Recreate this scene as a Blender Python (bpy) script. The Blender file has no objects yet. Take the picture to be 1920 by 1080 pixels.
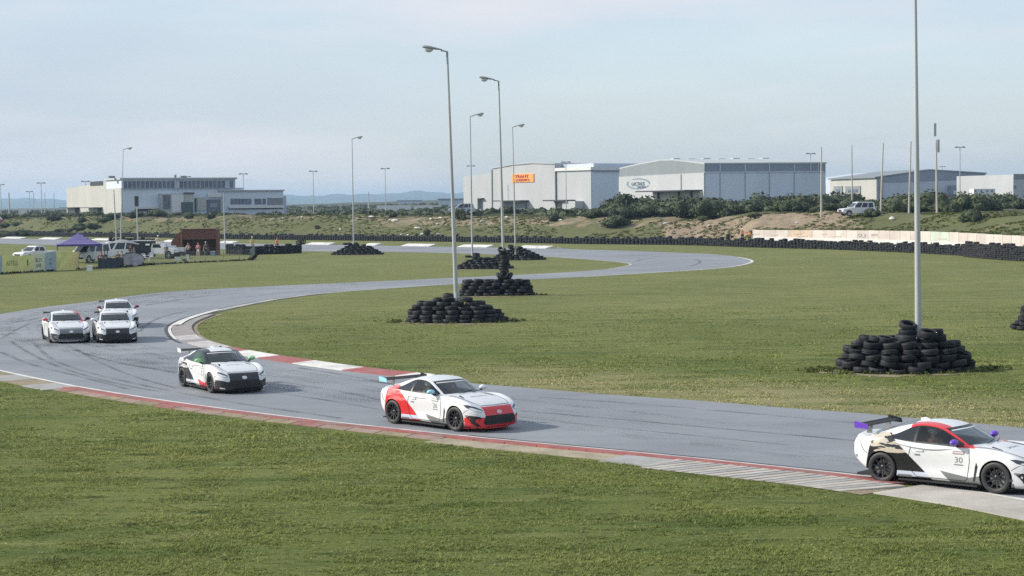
DENOISE = False
import bpy, bmesh, math, random
import numpy as np
from mathutils import Vector, Matrix
from mathutils.bvhtree import BVHTree
from mathutils.geometry import delaunay_2d_cdt

# ------------------------------------------------------------------ camera, world, sun, exposure
SC = bpy.context.scene
COL = SC.collection
FPX, CH, PITCH, ROLL = 3500.0, 6.0, math.atan(160.0 / 3500.0), math.radians(0.6)
FWD = Vector((0, math.cos(PITCH), -math.sin(PITCH)))
UP0 = Vector((0, math.sin(PITCH), math.cos(PITCH)))
RT0 = Vector((1, 0, 0))
RT = RT0 * math.cos(ROLL) - UP0 * math.sin(ROLL)
UP = UP0 * math.cos(ROLL) + RT0 * math.sin(ROLL)
cam_data = bpy.data.cameras.new('camera')
cam = bpy.data.objects.new('camera', cam_data)
COL.objects.link(cam)
cam_data.sensor_width = 36.0
cam_data.lens = FPX / 1920.0 * 36.0
cam_data.clip_start = 0.5
cam_data.clip_end = 30000
m = Matrix((RT, UP, -FWD)).transposed().to_4x4()
m.translation = (0, 0, CH)
cam.matrix_world = m
SC.camera = cam

SUN_EL, SUN_AZ = math.radians(31), math.radians(-88)   # azimuth measured from +Y towards +X
world = bpy.data.worlds.new('World')
SC.world = world
world.use_nodes = True
wn, wl = world.node_tree.nodes, world.node_tree.links
wn.clear()
w_out = wn.new('ShaderNodeOutputWorld'); w_bg = wn.new('ShaderNodeBackground')
w_sky = wn.new('ShaderNodeTexSky')
w_sky.sky_type = 'NISHITA'; w_sky.sun_disc = False
w_sky.sun_elevation = SUN_EL; w_sky.sun_rotation = SUN_AZ
w_sky.altitude = 60; w_sky.air_density = 1.0; w_sky.dust_density = 1.6; w_sky.ozone_density = 1.4
w_bg.inputs['Strength'].default_value = 0.12
# thin high cloud: veils and soft streaks over the whole sky
tc = wn.new('ShaderNodeTexCoord'); mp = wn.new('ShaderNodeMapping')
mp.inputs['Scale'].default_value = (1.5, 1.5, 7.0); mp.inputs['Rotation'].default_value = (0.0, 0.42, 0.2)
n1 = wn.new('ShaderNodeTexNoise'); n1.inputs['Scale'].default_value = 1.5; n1.inputs['Detail'].default_value = 5; n1.inputs['Roughness'].default_value = 0.45
n2 = wn.new('ShaderNodeTexNoise'); n2.inputs['Scale'].default_value = 2.1; n2.inputs['Detail'].default_value = 6; n2.inputs['Roughness'].default_value = 0.58
r1 = wn.new('ShaderNodeMapRange'); r1.inputs[1].default_value = 0.34; r1.inputs[2].default_value = 0.66; r1.inputs[3].default_value = 0.55; r1.inputs[4].default_value = 0.95
r2 = wn.new('ShaderNodeMapRange'); r2.inputs[1].default_value = 0.50; r2.inputs[2].default_value = 0.74; r2.inputs[3].default_value = 0.0; r2.inputs[4].default_value = 0.95
mx = wn.new('ShaderNodeMixRGB'); mx.inputs[2].default_value = (2.24, 2.57, 2.97, 1)
mx2 = wn.new('ShaderNodeMixRGB'); mx2.inputs[2].default_value = (3.22, 3.22, 3.42, 1)
wl.new(tc.outputs['Generated'], mp.inputs['Vector'])
wl.new(mp.outputs[0], n1.inputs['Vector']); wl.new(mp.outputs[0], n2.inputs['Vector'])
wl.new(n1.outputs[0], r1.inputs[0]); wl.new(n2.outputs[0], r2.inputs[0])
wl.new(w_sky.outputs[0], mx.inputs[1]); wl.new(r1.outputs[0], mx.inputs[0])
wl.new(mx.outputs[0], mx2.inputs[1]); wl.new(r2.outputs[0], mx2.inputs[0])
wl.new(mx2.outputs[0], w_bg.inputs['Color']); wl.new(w_bg.outputs[0], w_out.inputs['Surface'])

sun_d = bpy.data.lights.new('sun', 'SUN'); sun_d.energy = 2.45; sun_d.angle = math.radians(3.0); sun_d.color = (1.0, 0.93, 0.82)
sun = bpy.data.objects.new('sun', sun_d); COL.objects.link(sun)
sdir = Vector((math.sin(SUN_AZ) * math.cos(SUN_EL), math.cos(SUN_AZ) * math.cos(SUN_EL), math.sin(SUN_EL)))
sun.rotation_euler = sdir.to_track_quat('Z', 'Y').to_euler()
sun.location = sdir * 50
SC.view_settings.view_transform = 'Standard'; SC.view_settings.look = 'None'
SC.view_settings.exposure = 1.08; SC.view_settings.gamma = 1.0
SC.view_settings.use_curve_mapping = False
SC.render.engine = 'CYCLES'
SC.cycles.max_bounces = 6; SC.cycles.transparent_max_bounces = 12
SC.cycles.volume_bounces = 1
SC.cycles.use_denoising = DENOISE

# ------------------------------------------------------------------ helpers
rnd = random.Random(7)
def G(px, py, z=0.0):
    """point at height z seen at a pixel of the 1920x1080 photograph"""
    u, v = (px - 960) / FPX, (540 - py) / FPX
    d = FWD + RT * u + UP * v
    t = (z - CH) / d.z
    return Vector((d.x * t, d.y * t, z))
def RAY(px, py, Y):
    """point on the ray of a pixel at depth Y"""
    u, v = (px - 960) / FPX, (540 - py) / FPX
    d = FWD + RT * u + UP * v
    t = Y / d.y
    return Vector((d.x * t, Y, CH + d.z * t))
def PXS(X, Y):
    """approximate photo column of a ground point"""
    return 960 + FPX * X / np.maximum(Y, 1.0)

_mats = {}
def nodemat(name):
    m = bpy.data.materials.new(name); m.use_nodes = True
    nt = m.node_tree
    b = nt.nodes['Principled BSDF']
    return m, nt, b
def mat(name, col, rough=0.6, metal=0.0, var=0.12, scale=3.0, bump=0.0, bscale=None, coat=0.0, spec=0.5, dirt=None, stretch=None):
    if name in _mats: return _mats[name]
    m, nt, b = nodemat(name)
    N, L = nt.nodes, nt.links
    b.inputs['Roughness'].default_value = rough
    b.inputs['Metallic'].default_value = metal
    b.inputs['Specular IOR Level'].default_value = spec
    b.inputs['Coat Weight'].default_value = coat
    t = N.new('ShaderNodeTexCoord'); mpn = N.new('ShaderNodeMapping')
    if stretch: mpn.inputs['Scale'].default_value = stretch
    L.new(t.outputs['Object'], mpn.inputs[0])
    n = N.new('ShaderNodeTexNoise'); n.inputs['Scale'].default_value = scale; n.inputs['Detail'].default_value = 5
    L.new(mpn.outputs[0], n.inputs['Vector'])
    mr = N.new('ShaderNodeMapRange'); mr.inputs[1].default_value = 0.3; mr.inputs[2].default_value = 0.7
    mr.inputs[3].default_value = 1 - var; mr.inputs[4].default_value = 1 + var
    L.new(n.outputs[0], mr.inputs[0])
    mul = N.new('ShaderNodeVectorMath'); mul.operation = 'SCALE'; mul.inputs[0].default_value = col[:3]
    L.new(mr.outputs[0], mul.inputs['Scale'])
    src = mul.outputs[0]
    if dirt:
        n2 = N.new('ShaderNodeTexNoise'); n2.inputs['Scale'].default_value = scale * 0.37; n2.inputs['Detail'].default_value = 8; n2.inputs['Roughness'].default_value = 0.7
        L.new(mpn.outputs[0], n2.inputs['Vector'])
        r = N.new('ShaderNodeMapRange'); r.inputs[1].default_value = 0.48; r.inputs[2].default_value = 0.68; r.inputs[4].default_value = dirt[3]
        L.new(n2.outputs[0], r.inputs[0])
        mxx = N.new('ShaderNodeMixRGB'); mxx.inputs[2].default_value = (*dirt[:3], 1)
        L.new(r.outputs[0], mxx.inputs[0]); L.new(src, mxx.inputs[1]); src = mxx.outputs[0]
    L.new(src, b.inputs['Base Color'])
    if bump:
        nb = N.new('ShaderNodeTexNoise'); nb.inputs['Scale'].default_value = bscale or scale * 6; nb.inputs['Detail'].default_value = 6
        L.new(mpn.outputs[0], nb.inputs['Vector'])
        bp = N.new('ShaderNodeBump'); bp.inputs['Strength'].default_value = bump; bp.inputs['Distance'].default_value = 0.05
        L.new(nb.outputs[0], bp.inputs['Height']); L.new(bp.outputs[0], b.inputs['Normal'])
    _mats[name] = m
    return m

class MB:
    """collects geometry for one mesh"""
    def __init__(s): s.v = []; s.f = []; s.m = []
    def add(s, vs, fs, mi=0):
        o = len(s.v); s.v.extend([tuple(v) for v in vs]); s.f.extend([tuple(i + o for i in f) for f in fs]); s.m.extend([mi] * len(fs))
        return s
    def box(s, x0, x1, y0, y1, z0, z1, mi=0, mat=None):
        vs = [Vector(p) for p in ((x0,y0,z0),(x1,y0,z0),(x1,y1,z0),(x0,y1,z0),(x0,y0,z1),(x1,y0,z1),(x1,y1,z1),(x0,y1,z1))]
        if mat is not None: vs = [mat @ v for v in vs]
        return s.add(vs, [(0,3,2,1),(4,5,6,7),(0,1,5,4),(1,2,6,5),(2,3,7,6),(3,0,4,7)], mi)
    def tube(s, pts, rads, n=8, mi=0, caps=True, flat=None):
        pts = [Vector(p) for p in pts]
        if not hasattr(rads, '__len__'): rads = [rads] * len(pts)
        rings = []
        for i, p in enumerate(pts):
            a = pts[max(i - 1, 0)]; b = pts[min(i + 1, len(pts) - 1)]
            t = (b - a).normalized()
            ref = Vector((0, 0, 1)) if abs(t.z) < 0.95 else Vector((1, 0, 0))
            e1 = t.cross(ref).normalized(); e2 = t.cross(e1).normalized()
            if flat: rings.append([p + e1 * math.cos(2*math.pi*k/n) * rads[i] + e2 * math.sin(2*math.pi*k/n) * rads[i] * flat for k in range(n)])
            else: rings.append([p + (e1 * math.cos(2*math.pi*k/n) + e2 * math.sin(2*math.pi*k/n)) * rads[i] for k in range(n)])
        vs = [v for r in rings for v in r]; fs = []
        for i in range(len(pts) - 1):
            for k in range(n):
                fs.append((i*n+k, i*n+(k+1) % n, (i+1)*n+(k+1) % n, (i+1)*n+k))
        if caps:
            fs.append(tuple(range(n))); fs.append(tuple((len(pts)-1)*n + k for k in range(n))[::-1])
        return s.add(vs, fs, mi)
    def lathe(s, prof, n=24, mi=0, axis='z', c=(0, 0, 0), closed=False):
        c = Vector(c); vs = []; fs = []; P = len(prof)
        for k in range(n):
            a = 2*math.pi*k/n
            for r, h in prof:
                if axis == 'z': vs.append(c + Vector((r*math.cos(a), r*math.sin(a), h)))
                else: vs.append(c + Vector((r*math.cos(a), h, r*math.sin(a))))
        for k in range(n):
            for i in range(P if closed else P - 1):
                j = (i + 1) % P; k2 = (k + 1) % n
                fs.append((k*P+i, k*P+j, k2*P+j, k2*P+i))
        return s.add(vs, fs, mi)
    def prism(s, poly, y0, y1, mi=0, plane='xz'):
        """polygon in a plane extruded along the third axis"""
        n = len(poly)
        f = (lambda a, b, c: (a, c, b)) if plane == 'xz' else ((lambda a, b, c: (a, b, c)) if plane == 'xy' else (lambda a, b, c: (c, a, b)))
        vs = [f(a, b, y0) for a, b in poly] + [f(a, b, y1) for a, b in poly]
        fs = [tuple(range(n)), tuple(range(n, 2*n))[::-1]] + [(i, i + n, (i+1) % n + n, (i+1) % n) for i in range(n)]
        return s.add(vs, fs, mi)
    def mesh(s, name, mats, smooth=False, fix=False):
        me = bpy.data.meshes.new(name)
        me.from_pydata(s.v, [], s.f)
        for mm in (mats if isinstance(mats, (list, tuple)) else [mats]): me.materials.append(mm)
        if any(s.m): me.polygons.foreach_set('material_index', s.m)
        if fix:
            bm = bmesh.new(); bm.from_mesh(me); bmesh.ops.remove_doubles(bm, verts=bm.verts, dist=1e-5); bmesh.ops.recalc_face_normals(bm, faces=bm.faces); bm.to_mesh(me); bm.free()
        if smooth: smooth_mesh(me)
        me.update()
        return me
    def build(s, name, mats, parent=None, smooth=False, fix=True, loc=None, rz=None):
        o = link(name, s.mesh(name, mats, smooth, fix), parent)
        if loc is not None: o.location = loc
        if rz is not None: o.rotation_euler.z = rz
        return o
def smooth_mesh(me, ang=38):
    me.polygons.foreach_set('use_smooth', [True] * len(me.polygons))
    if hasattr(me, 'set_sharp_from_angle'): me.set_sharp_from_angle(angle=math.radians(ang))
def link(name, me, parent=None):
    o = bpy.data.objects.new(name, me); COL.objects.link(o)
    if parent is not None: o.parent = parent
    return o
def thing(name, label, cat, loc=(0, 0, 0), rz=0.0, group=None):
    o = bpy.data.objects.new(name, None); COL.objects.link(o); o.empty_display_size = 0.3
    o.location = loc; o.rotation_euler.z = rz
    return tag(o, label, cat, group)
def tag(o, label=None, cat=None, group=None, kind=None):
    if label: o['label'] = label
    if cat: o['category'] = cat
    if group: o['group'] = group
    if kind: o['kind'] = kind
    return o
def dup(root, loc=None, rz=None, label=None, group=None, parent=None):
    r = root.copy(); COL.objects.link(r)
    if parent is not None: r.parent = parent
    if loc is not None: r.location = loc
    if rz is not None: r.rotation_euler.z = rz
    if label: r['label'] = label
    if group: r['group'] = group
    for ch in list(root.children): dup(ch, parent=r)
    return r
def np_mesh(name, V, F, mats):
    me = bpy.data.meshes.new(name)
    V = np.asarray(V, dtype=np.float32); F = np.asarray(F, dtype=np.int32); n, k = F.shape
    me.vertices.add(len(V)); me.vertices.foreach_set('co', V.ravel())
    me.loops.add(n * k); me.loops.foreach_set('vertex_index', F.ravel())
    me.polygons.add(n); me.polygons.foreach_set('loop_start', np.arange(0, n * k, k, dtype=np.int32))
    me.polygons.foreach_set('loop_total', np.full(n, k, dtype=np.int32))
    for mm in mats: me.materials.append(mm)
    me.update(calc_edges=True); me.validate()
    return me
def catmull(pts, sub=6):
    """smooth curve through points with near even arc length"""
    P = [Vector(p) for p in pts]; out = []
    for i in range(len(P) - 1):
        p0 = P[max(i-1, 0)]; p1 = P[i]; p2 = P[i+1]; p3 = P[min(i+2, len(P)-1)]
        # centripetal
        t0 = 0; t1 = t0 + max((p1-p0).length, 1e-4)**0.5; t2 = t1 + max((p2-p1).length, 1e-4)**0.5; t3 = t2 + max((p3-p2).length, 1e-4)**0.5
        for k in range(sub):
            t = t1 + (t2 - t1) * k / sub
            if i == 0: A1 = p1
            else: A1 = p0*((t1-t)/(t1-t0)) + p1*((t-t0)/(t1-t0))
            A2 = p1*((t2-t)/(t2-t1)) + p2*((t-t1)/(t2-t1))
            if i == len(P) - 2: A3 = p2
            else: A3 = p2*((t3-t)/(t3-t2)) + p3*((t-t2)/(t3-t2))
            B1 = A1 if i == 0 else A1*((t2-t)/(t2-t0)) + A2*((t-t0)/(t2-t0))
            B2 = A3 if i == len(P) - 2 else A2*((t3-t)/(t3-t1)) + A3*((t-t1)/(t3-t1))
            if i == 0: B1 = A2
            if i == len(P) - 2: B2 = A2
            out.append(B1*((t2-t)/(t2-t1)) + B2*((t-t1)/(t2-t1)))
    out.append(P[-1])
    return out
def lerp_keys(keys, x):
    ks = sorted(keys)
    xs = [k[0] for k in ks]; ys = [k[1] for k in ks]
    return float(np.interp(x, xs, ys))
def pchip(keys, x):
    ks = sorted(keys); X = [k[0] for k in ks]; Yv = [k[1] for k in ks]; n = len(X)
    if x <= X[0]: return Yv[0]
    if x >= X[-1]: return Yv[-1]
    d = [(Yv[i+1]-Yv[i])/(X[i+1]-X[i]) for i in range(n-1)]
    def slope(i):
        if i == 0: return d[0]
        if i == n-1: return d[-1]
        if d[i-1]*d[i] <= 0: return 0.0
        h0 = X[i]-X[i-1]; h1 = X[i+1]-X[i]; w1 = 2*h1+h0; w2 = h1+2*h0
        return (w1+w2)/(w1/d[i-1]+w2/d[i])
    i = 0
    while x > X[i+1]: i += 1
    h = X[i+1]-X[i]; t = (x-X[i])/h
    return (2*t**3-3*t**2+1)*Yv[i] + (t**3-2*t**2+t)*h*slope(i) + (-2*t**3+3*t**2)*Yv[i+1] + (t**3-t**2)*h*slope(i+1)
def inpoly(x, y, poly):
    c = np.zeros(x.shape, dtype=bool); n = len(poly)
    for i in range(n):
        x0, y0 = poly[i]; x1, y1 = poly[(i+1) % n]
        if y0 == y1: continue
        cr = ((y0 > y) != (y1 > y)) & (x < (x1-x0)*(y-y0)/(y1-y0)+x0)
        c ^= cr
    return c
def text_mesh(name, txt, size, material, parent, extrude=0.004, align='CENTER', squash=1.0):
    cu = bpy.data.curves.new(name, 'FONT'); cu.body = txt; cu.size = size; cu.extrude = extrude; cu.align_x = align; cu.align_y = 'CENTER'; cu.resolution_u = 3
    tmp = bpy.data.objects.new(name, cu); COL.objects.link(tmp)
    dg = bpy.context.evaluated_depsgraph_get()
    me = bpy.data.meshes.new_from_object(tmp.evaluated_get(dg)); me.name = name
    bpy.data.objects.remove(tmp); bpy.data.curves.remove(cu)
    if squash != 1.0:
        for v in me.vertices: v.co.x *= squash
    me.materials.clear(); me.materials.append(material)
    return link(name, me, parent)
# ------------------------------------------------------------------ barrier line, terrain
BAR_PX = [(-900, 432), (-400, 436), (0, 441), (200, 444), (430, 448), (620, 450), (850, 453), (1100, 457), (1280, 459), (1400, 463), (1550, 467), (1700, 473), (1820, 480), (1920, 488), (2200, 512), (2700, 560)]
BAR = [G(*p) for p in BAR_PX]
BAR_C = np.array([PXS(p.x, p.y) for p in BAR]); BAR_D = np.array([p.y for p in BAR])
def sstep(a, b, x):
    t = np.clip((x - a) / (b - a), 0, 1); return t*t*(3-2*t)
def vnoise(x, y, seed=0):
    """cheap smooth value noise on arrays"""
    xi = np.floor(x).astype(np.int64); yi = np.floor(y).astype(np.int64); xf = x-xi; yf = y-yi
    def h(a, b):
        n = (a*374761393 + b*668265263 + seed*1442695041) & 0xffffffff
        n = ((n ^ (n >> 13)) * 1274126177) & 0xffffffff
        return ((n ^ (n >> 16)) & 0xffff) / 65535.0
    u = xf*xf*(3-2*xf); v = yf*yf*(3-2*yf)
    return (h(xi, yi)*(1-u)+h(xi+1, yi)*u)*(1-v) + (h(xi, yi+1)*(1-u)+h(xi+1, yi+1)*u)*v
def fbm(x, y, seed=0, o=4):
    s = 0; a = 0.5
    for i in range(o): s = s + a*vnoise(x*2**i, y*2**i, seed+i); a *= 0.5
    return s / (1-0.5**o)
def terrain(X, Y):
    X = np.asarray(X, dtype=float); Y = np.asarray(Y, dtype=float)
    c = PXS(X, Y)
    B = np.interp(c, BAR_C, BAR_D)
    s = np.where(Y > 60, Y - B, -100.0)
    right = sstep(1370, 1430, c)
    n = fbm(X/9.0, Y/9.0, 3) - 0.5
    n2 = fbm(X/2.6, Y/2.6, 9) - 0.5
    zl = 3.75 * sstep(3, 30, s) * (1 - 0.12*sstep(40, 90, s))
    zr = 2.15 * sstep(3.9, 5.2, s) + 1.9 * sstep(6, 26, s)
    z = zl*(1-right) + zr*right
    z = z + sstep(5, 16, s) * (n*1.3*(1-0.5*right) + n2*0.5) * (1 - 0.6*sstep(80, 200, s))
    # heaps of dug sand on the right of the bank
    sand = sstep(1225, 1260, c) * (1-sstep(1560, 1640, c)) * sstep(9, 14, s) * (1-sstep(20, 26, s))
    z = z + sand * (fbm(X/3.0, Y/3.0, 21)*1.6 - 0.5)
    far = np.interp(c, [0, 540, 830, 1200, 1900], [0.5, 3.0, 6.2, 6.5, 6.0])
    z = z + far * sstep(430, 2300, Y)
    z = z + sstep(300, 500, Y) * (fbm(X/60.0, Y/60.0, 5)-0.5)*1.6
    return z
def tz(x, y): return float(terrain(np.array([x]), np.array([y]))[0])
def GT(px, py, dmin=150, dmax=2600):
    """terrain point under a pixel (first hit beyond dmin)"""
    ys = np.arange(dmin, dmax, 1.0)
    a = RAY(px, py, 1.0) - Vector((0, 0, CH))
    xs = a.x*ys; zs = CH + a.z*ys
    tzv = terrain(xs, ys)
    k = np.nonzero(tzv >= zs)[0]
    i = int(k[0]) if len(k) else len(ys)-1
    return Vector((xs[i], ys[i], tzv[i]))

# ------------------------------------------------------------------ track outlines
O_PX = [(2500, 1075), (2100, 975), (1920, 939), (1760, 914), (1608, 893), (1460, 877), (1317, 862), (1180, 848.5), (1067, 838), (900, 822), (700, 801), (500, 778), (312, 753), (150, 727), (60, 709), (0, 696), (-120, 668), (-175, 640), (-130, 615), (0, 589), (84, 576), (167, 566), (320, 547), (500, 537), (700, 528), (850, 521), (1000, 514), (1099, 508), (1150, 503.5), (1177, 499), (1186, 496), (1172, 492.5), (1099, 486), (1021, 481), (890, 476), (763, 473), (574, 471), (400, 467), (200, 462), (0, 457), (-400, 449)]
I_PX = [(2500, 880), (2100, 826), (1920, 803), (1700, 783), (1600, 774), (1500, 767), (1300, 751), (1100, 737), (960, 725), (860, 717), (760, 708), (640, 695), (547, 682), (482, 672), (400, 657), (355, 645), (334, 636), (322, 622), (324, 612), (345, 600), (404, 583), (524, 560), (600, 551), (700, 543), (850, 533), (1000, 524), (1100, 519), (1200, 513), (1300, 507), (1370, 501), (1405, 494.5), (1414, 490), (1407, 486.5), (1385, 482), (1340, 477), (1250, 473), (1151, 469.5), (1021, 466), (855, 463), (700, 460.5), (571, 458.5), (405, 455.5), (200, 451), (0, 447), (-400, 439)]
O_G = catmull([G(*p) for p in O_PX], 6); I_G = catmull([G(*p) for p in I_PX], 6)

def ribbon_frames(P):
    out = []
    for i, p in enumerate(P):
        t = (P[min(i+1, len(P)-1)] - P[max(i-1, 0)]); t.z = 0; t.normalize()
        out.append((p, t, Vector((-t.y, t.x, 0))))      # left normal
    return out
def arclen(P):
    s = [0.0]
    for a, b in zip(P, P[1:]): s.append(s[-1] + (b-a).length)
    return s
def resample(P, s0, s1, step):
    S = arclen(P); n = max(1, int(round((s1-s0)/step))); out = []
    for k in range(n+1):
        t = s0 + (s1-s0)*k/n
        i = max(0, min(len(S)-2, int(np.searchsorted(S, t)) - 1))
        f = (t-S[i])/max(S[i+1]-S[i], 1e-6)
        out.append(P[i].lerp(P[i+1], f))
    return out
def s_at(P, px, py):
    g = G(px, py); S = arclen(P)
    return S[min(range(len(P)), key=lambda i: (P[i]-g).length)]
def strip(P, a, b, z, mi=0, mb=None, z2=None):
    mb = mb or MB(); fr = ribbon_frames(P)
    vs = []
    for p, t, n in fr:
        vs.append((p.x+n.x*a, p.y+n.y*a, z)); vs.append((p.x+n.x*b, p.y+n.y*b, z if z2 is None else z2))
    mb.add(vs, [(2*i, 2*i+2, 2*i+3, 2*i+1) for i in range(len(P)-1)], mi)
    return mb

def turf_colour(N, L, coord, dry, gain=1.0):
    """mown turf: broad patches, drawn-out streaks, small dimples and straw; shared by soil sheet and blades"""
    def noise(sc, det=6, ro=0.6, st=(1, 1, 1), rot=0):
        mp_ = N.new('ShaderNodeMapping'); mp_.inputs['Scale'].default_value = st; mp_.inputs['Rotation'].default_value = (0, 0, rot); L.new(coord, mp_.inputs[0])
        n = N.new('ShaderNodeTexNoise'); n.inputs['Scale'].default_value = sc; n.inputs['Detail'].default_value = det; n.inputs['Roughness'].default_value = ro
        L.new(mp_.outputs[0], n.inputs['Vector']); return n.outputs[0]
    def ramp(src, a, b_, lo=0., hi=1.):
        r = N.new('ShaderNodeMapRange'); r.inputs[1].default_value = a; r.inputs[2].default_value = b_; r.inputs[3].default_value = lo; r.inputs[4].default_value = hi
        L.new(src, r.inputs[0]); return r.outputs[0]
    def mix(f, a, b_, mode='MIX'):
        x = N.new('ShaderNodeMixRGB'); x.blend_type = mode
        for i, s in ((0, f), (1, a), (2, b_)):
            if isinstance(s, tuple): x.inputs[i].default_value = (*s, 1)
            elif isinstance(s, float): x.inputs[i].default_value = s
            else: L.new(s, x.inputs[i])
        return x.outputs[0]
    g = gain
    base = mix(ramp(noise(0.09, 5, .6, (1, .7, 1), .2), 0.38, 0.62), (.118*g, .150*g, .034*g), (.176*g, .196*g, .056*g))
    base = mix(ramp(noise(0.55, 6, 0.62, (.35, 1.3, 1), .12), 0.46, 0.66, 0, 0.8), base, (.075*g, .112*g, .024*g))
    base = mix(ramp(noise(0.85, 6, 0.62, (.30, 1.5, 1), -.05), 0.54, 0.72, 0, 0.75), base, (.235*g, .245*g, .092*g))
    base = mix(ramp(noise(2.3, 5, 0.6, (.40, 1.2, 1), .05), 0.57, 0.67, 0, 0.85), base, (.045*g, .068*g, .018*g))
    base = mix(ramp(noise(4.5, 4, 0.55, (.5, 1.2, 1), .0), 0.58, 0.68, 0, 0.6), base, (.19*g, .205*g, .085*g))
    dn = ramp(noise(0.7, 6, 0.7, (.35, 1.4, 1), .08), 0.34, 0.62, .15, 1.)
    m_ = N.new('ShaderNodeMath'); m_.operation = 'MULTIPLY'; m_.use_clamp = True; L.new(dn, m_.inputs[0]); L.new(dry, m_.inputs[1])
    base = mix(m_.outputs[0], base, (.31*g, .285*g, .15*g))
    return mix(1.0, base, ramp(noise(9.0, 6, 0.75), 0.3, 0.7, 0.74, 1.26), 'MULTIPLY')
# ------------------------------------------------------------------ ground material: turf, dry grass, sand, scrub floor
def ground_material():
    m, nt, b = nodemat('turf_and_sand'); N, L = nt.nodes, nt.links
    b.inputs['Roughness'].default_value = 0.95; b.inputs['Specular IOR Level'].default_value = 0.15
    t = N.new('ShaderNodeTexCoord'); at = N.new('ShaderNodeAttribute'); at.attribute_name = 'mask'
    sep = N.new('ShaderNodeSeparateColor'); L.new(at.outputs['Color'], sep.inputs[0])
    def noise(sc, det=6, ro=0.6, st=(1, 1, 1), rot=0):
        mp_ = N.new('ShaderNodeMapping'); mp_.inputs['Scale'].default_value = st; mp_.inputs['Rotation'].default_value = (0, 0, rot); L.new(t.outputs['Object'], mp_.inputs[0])
        n = N.new('ShaderNodeTexNoise'); n.inputs['Scale'].default_value = sc; n.inputs['Detail'].default_value = det; n.inputs['Roughness'].default_value = ro
        L.new(mp_.outputs[0], n.inputs['Vector']); return n.outputs[0]
    def ramp(src, a, b_, lo=0., hi=1.):
        r = N.new('ShaderNodeMapRange'); r.inputs[1].default_value = a; r.inputs[2].default_value = b_; r.inputs[3].default_value = lo; r.inputs[4].default_value = hi
        L.new(src, r.inputs[0]); return r.outputs[0]
    def mix(f, a, b_, mode='MIX'):
        x = N.new('ShaderNodeMixRGB'); x.blend_type = mode
        for i, s in ((0, f), (1, a), (2, b_)):
            if isinstance(s, tuple): x.inputs[i].default_value = (*s, 1)
            elif isinstance(s, float): x.inputs[i].default_value = s
            else: L.new(s, x.inputs[i])
        return x.outputs[0]
    def math_(op, a, b_):
        x = N.new('ShaderNodeMath'); x.operation = op; x.use_clamp = op in ('ADD', 'MULTIPLY') 
        for i, s in ((0, a), (1, b_)):
            if isinstance(s, float): x.inputs[i].default_value = s
            else: L.new(s, x.inputs[i])
        return x.outputs[0]
    base = turf_colour(N, L, t.outputs['Object'], sep.outputs[1], .84)
    sandn = noise(0.33, 8, 0.68)
    sandm = ramp(math_('MULTIPLY', sep.outputs[0], ramp(sandn, 0.30, 0.70, 0.35, 1.35)), 0.42, 0.62)
    sandc = mix(ramp(noise(0.7, 8, 0.7), 0.35, 0.65), (0.30, 0.24, 0.172), (0.19, 0.15, 0.105))
    scrubc = mix(ramp(noise(0.12, 8, 0.7, (1, .35, 1)), 0.38, 0.62), (0.048, 0.058, 0.034), (0.100, 0.098, 0.062))
    base = mix(sep.outputs[2], base, scrubc)
    base = mix(sandm, base, sandc)
    L.new(base, b.inputs['Base Color'])
    bp = N.new('ShaderNodeBump'); bp.inputs['Strength'].default_value = 0.9; bp.inputs['Distance'].default_value = 0.12
    hn = N.new('ShaderNodeMath'); hn.operation = 'MULTIPLY_ADD'; hn.inputs[1].default_value = 0.35
    L.new(noise(14.0, 8, 0.75), hn.inputs[0]); L.new(noise(1.7, 7, 0.7), hn.inputs[2])
    L.new(hn.outputs[0], bp.inputs['Height']); L.new(bp.outputs[0], b.inputs['Normal'])
    return m
M_GROUND = ground_material()

rows = np.concatenate([np.arange(-80, 20, 10), np.arange(20, 170, 2.0), np.arange(170, 330, 0.9), np.arange(330, 440, 1.4), 440 * (1.03 ** np.arange(0, 105))])
NC = 420
tcol = np.linspace(-1, 1, NC)
YY = np.repeat(rows, NC).reshape(len(rows), NC)
W = 70 + 0.42*np.clip(rows, 0, None) + np.clip(rows-900, 0, None)*0.35
XX = tcol[None, :] * W[:, None]
ZZ = terrain(XX, YY)
cpx = PXS(XX, YY); sdist = np.where(YY > 60, YY - np.interp(cpx, BAR_C, BAR_D), -100)
idx = np.arange(len(rows)*NC).reshape(len(rows), NC)
F = np.stack([idx[:-1, :-1].ravel(), idx[:-1, 1:].ravel(), idx[1:, 1:].ravel(), idx[1:, :-1].ravel()], 1)
gm = np_mesh('ground', np.stack([XX.ravel(), YY.ravel(), ZZ.ravel()], 1), F, [M_GROUND])
gm.polygons.foreach_set('use_smooth', np.ones(len(gm.polygons), dtype=bool))
ground = tag(link('ground', gm), kind='structure')
# masks: r sand, g dry, b scrub floor
rr = sstep(1225, 1262, cpx) * (1-sstep(1540, 1690, cpx)) * sstep(6, 9, sdist) * (1-sstep(24, 32, sdist)) * 1.0
rr = np.maximum(rr, 0.62*sstep(560, 700, cpx)*(1-sstep(1225, 1262, cpx))*sstep(14, 20, sdist)*(1-sstep(30, 44, sdist)))
rr = np.maximum(rr, 0.58*(1-sstep(560, 700, cpx))*sstep(18, 24, sdist)*(1-sstep(34, 52, sdist)))
rr = np.maximum(rr, 0.45*sstep(1690, 1800, cpx)*sstep(6, 10, sdist)*(1-sstep(16, 24, sdist)))
gg = np.zeros_like(rr)
Iarr = np.array([(p.x, p.y) for p in I_G])
near = (YY > 35) & (YY < 130)
dI = np.full(YY.shape, 99.0)
yy_, xx_ = YY[near], XX[near]
dmin = np.full(yy_.shape, 99.0)
for q in Iarr[:110:2]: dmin = np.minimum(dmin, np.hypot(xx_-q[0], yy_-q[1]))
dI[near] = dmin
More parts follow.
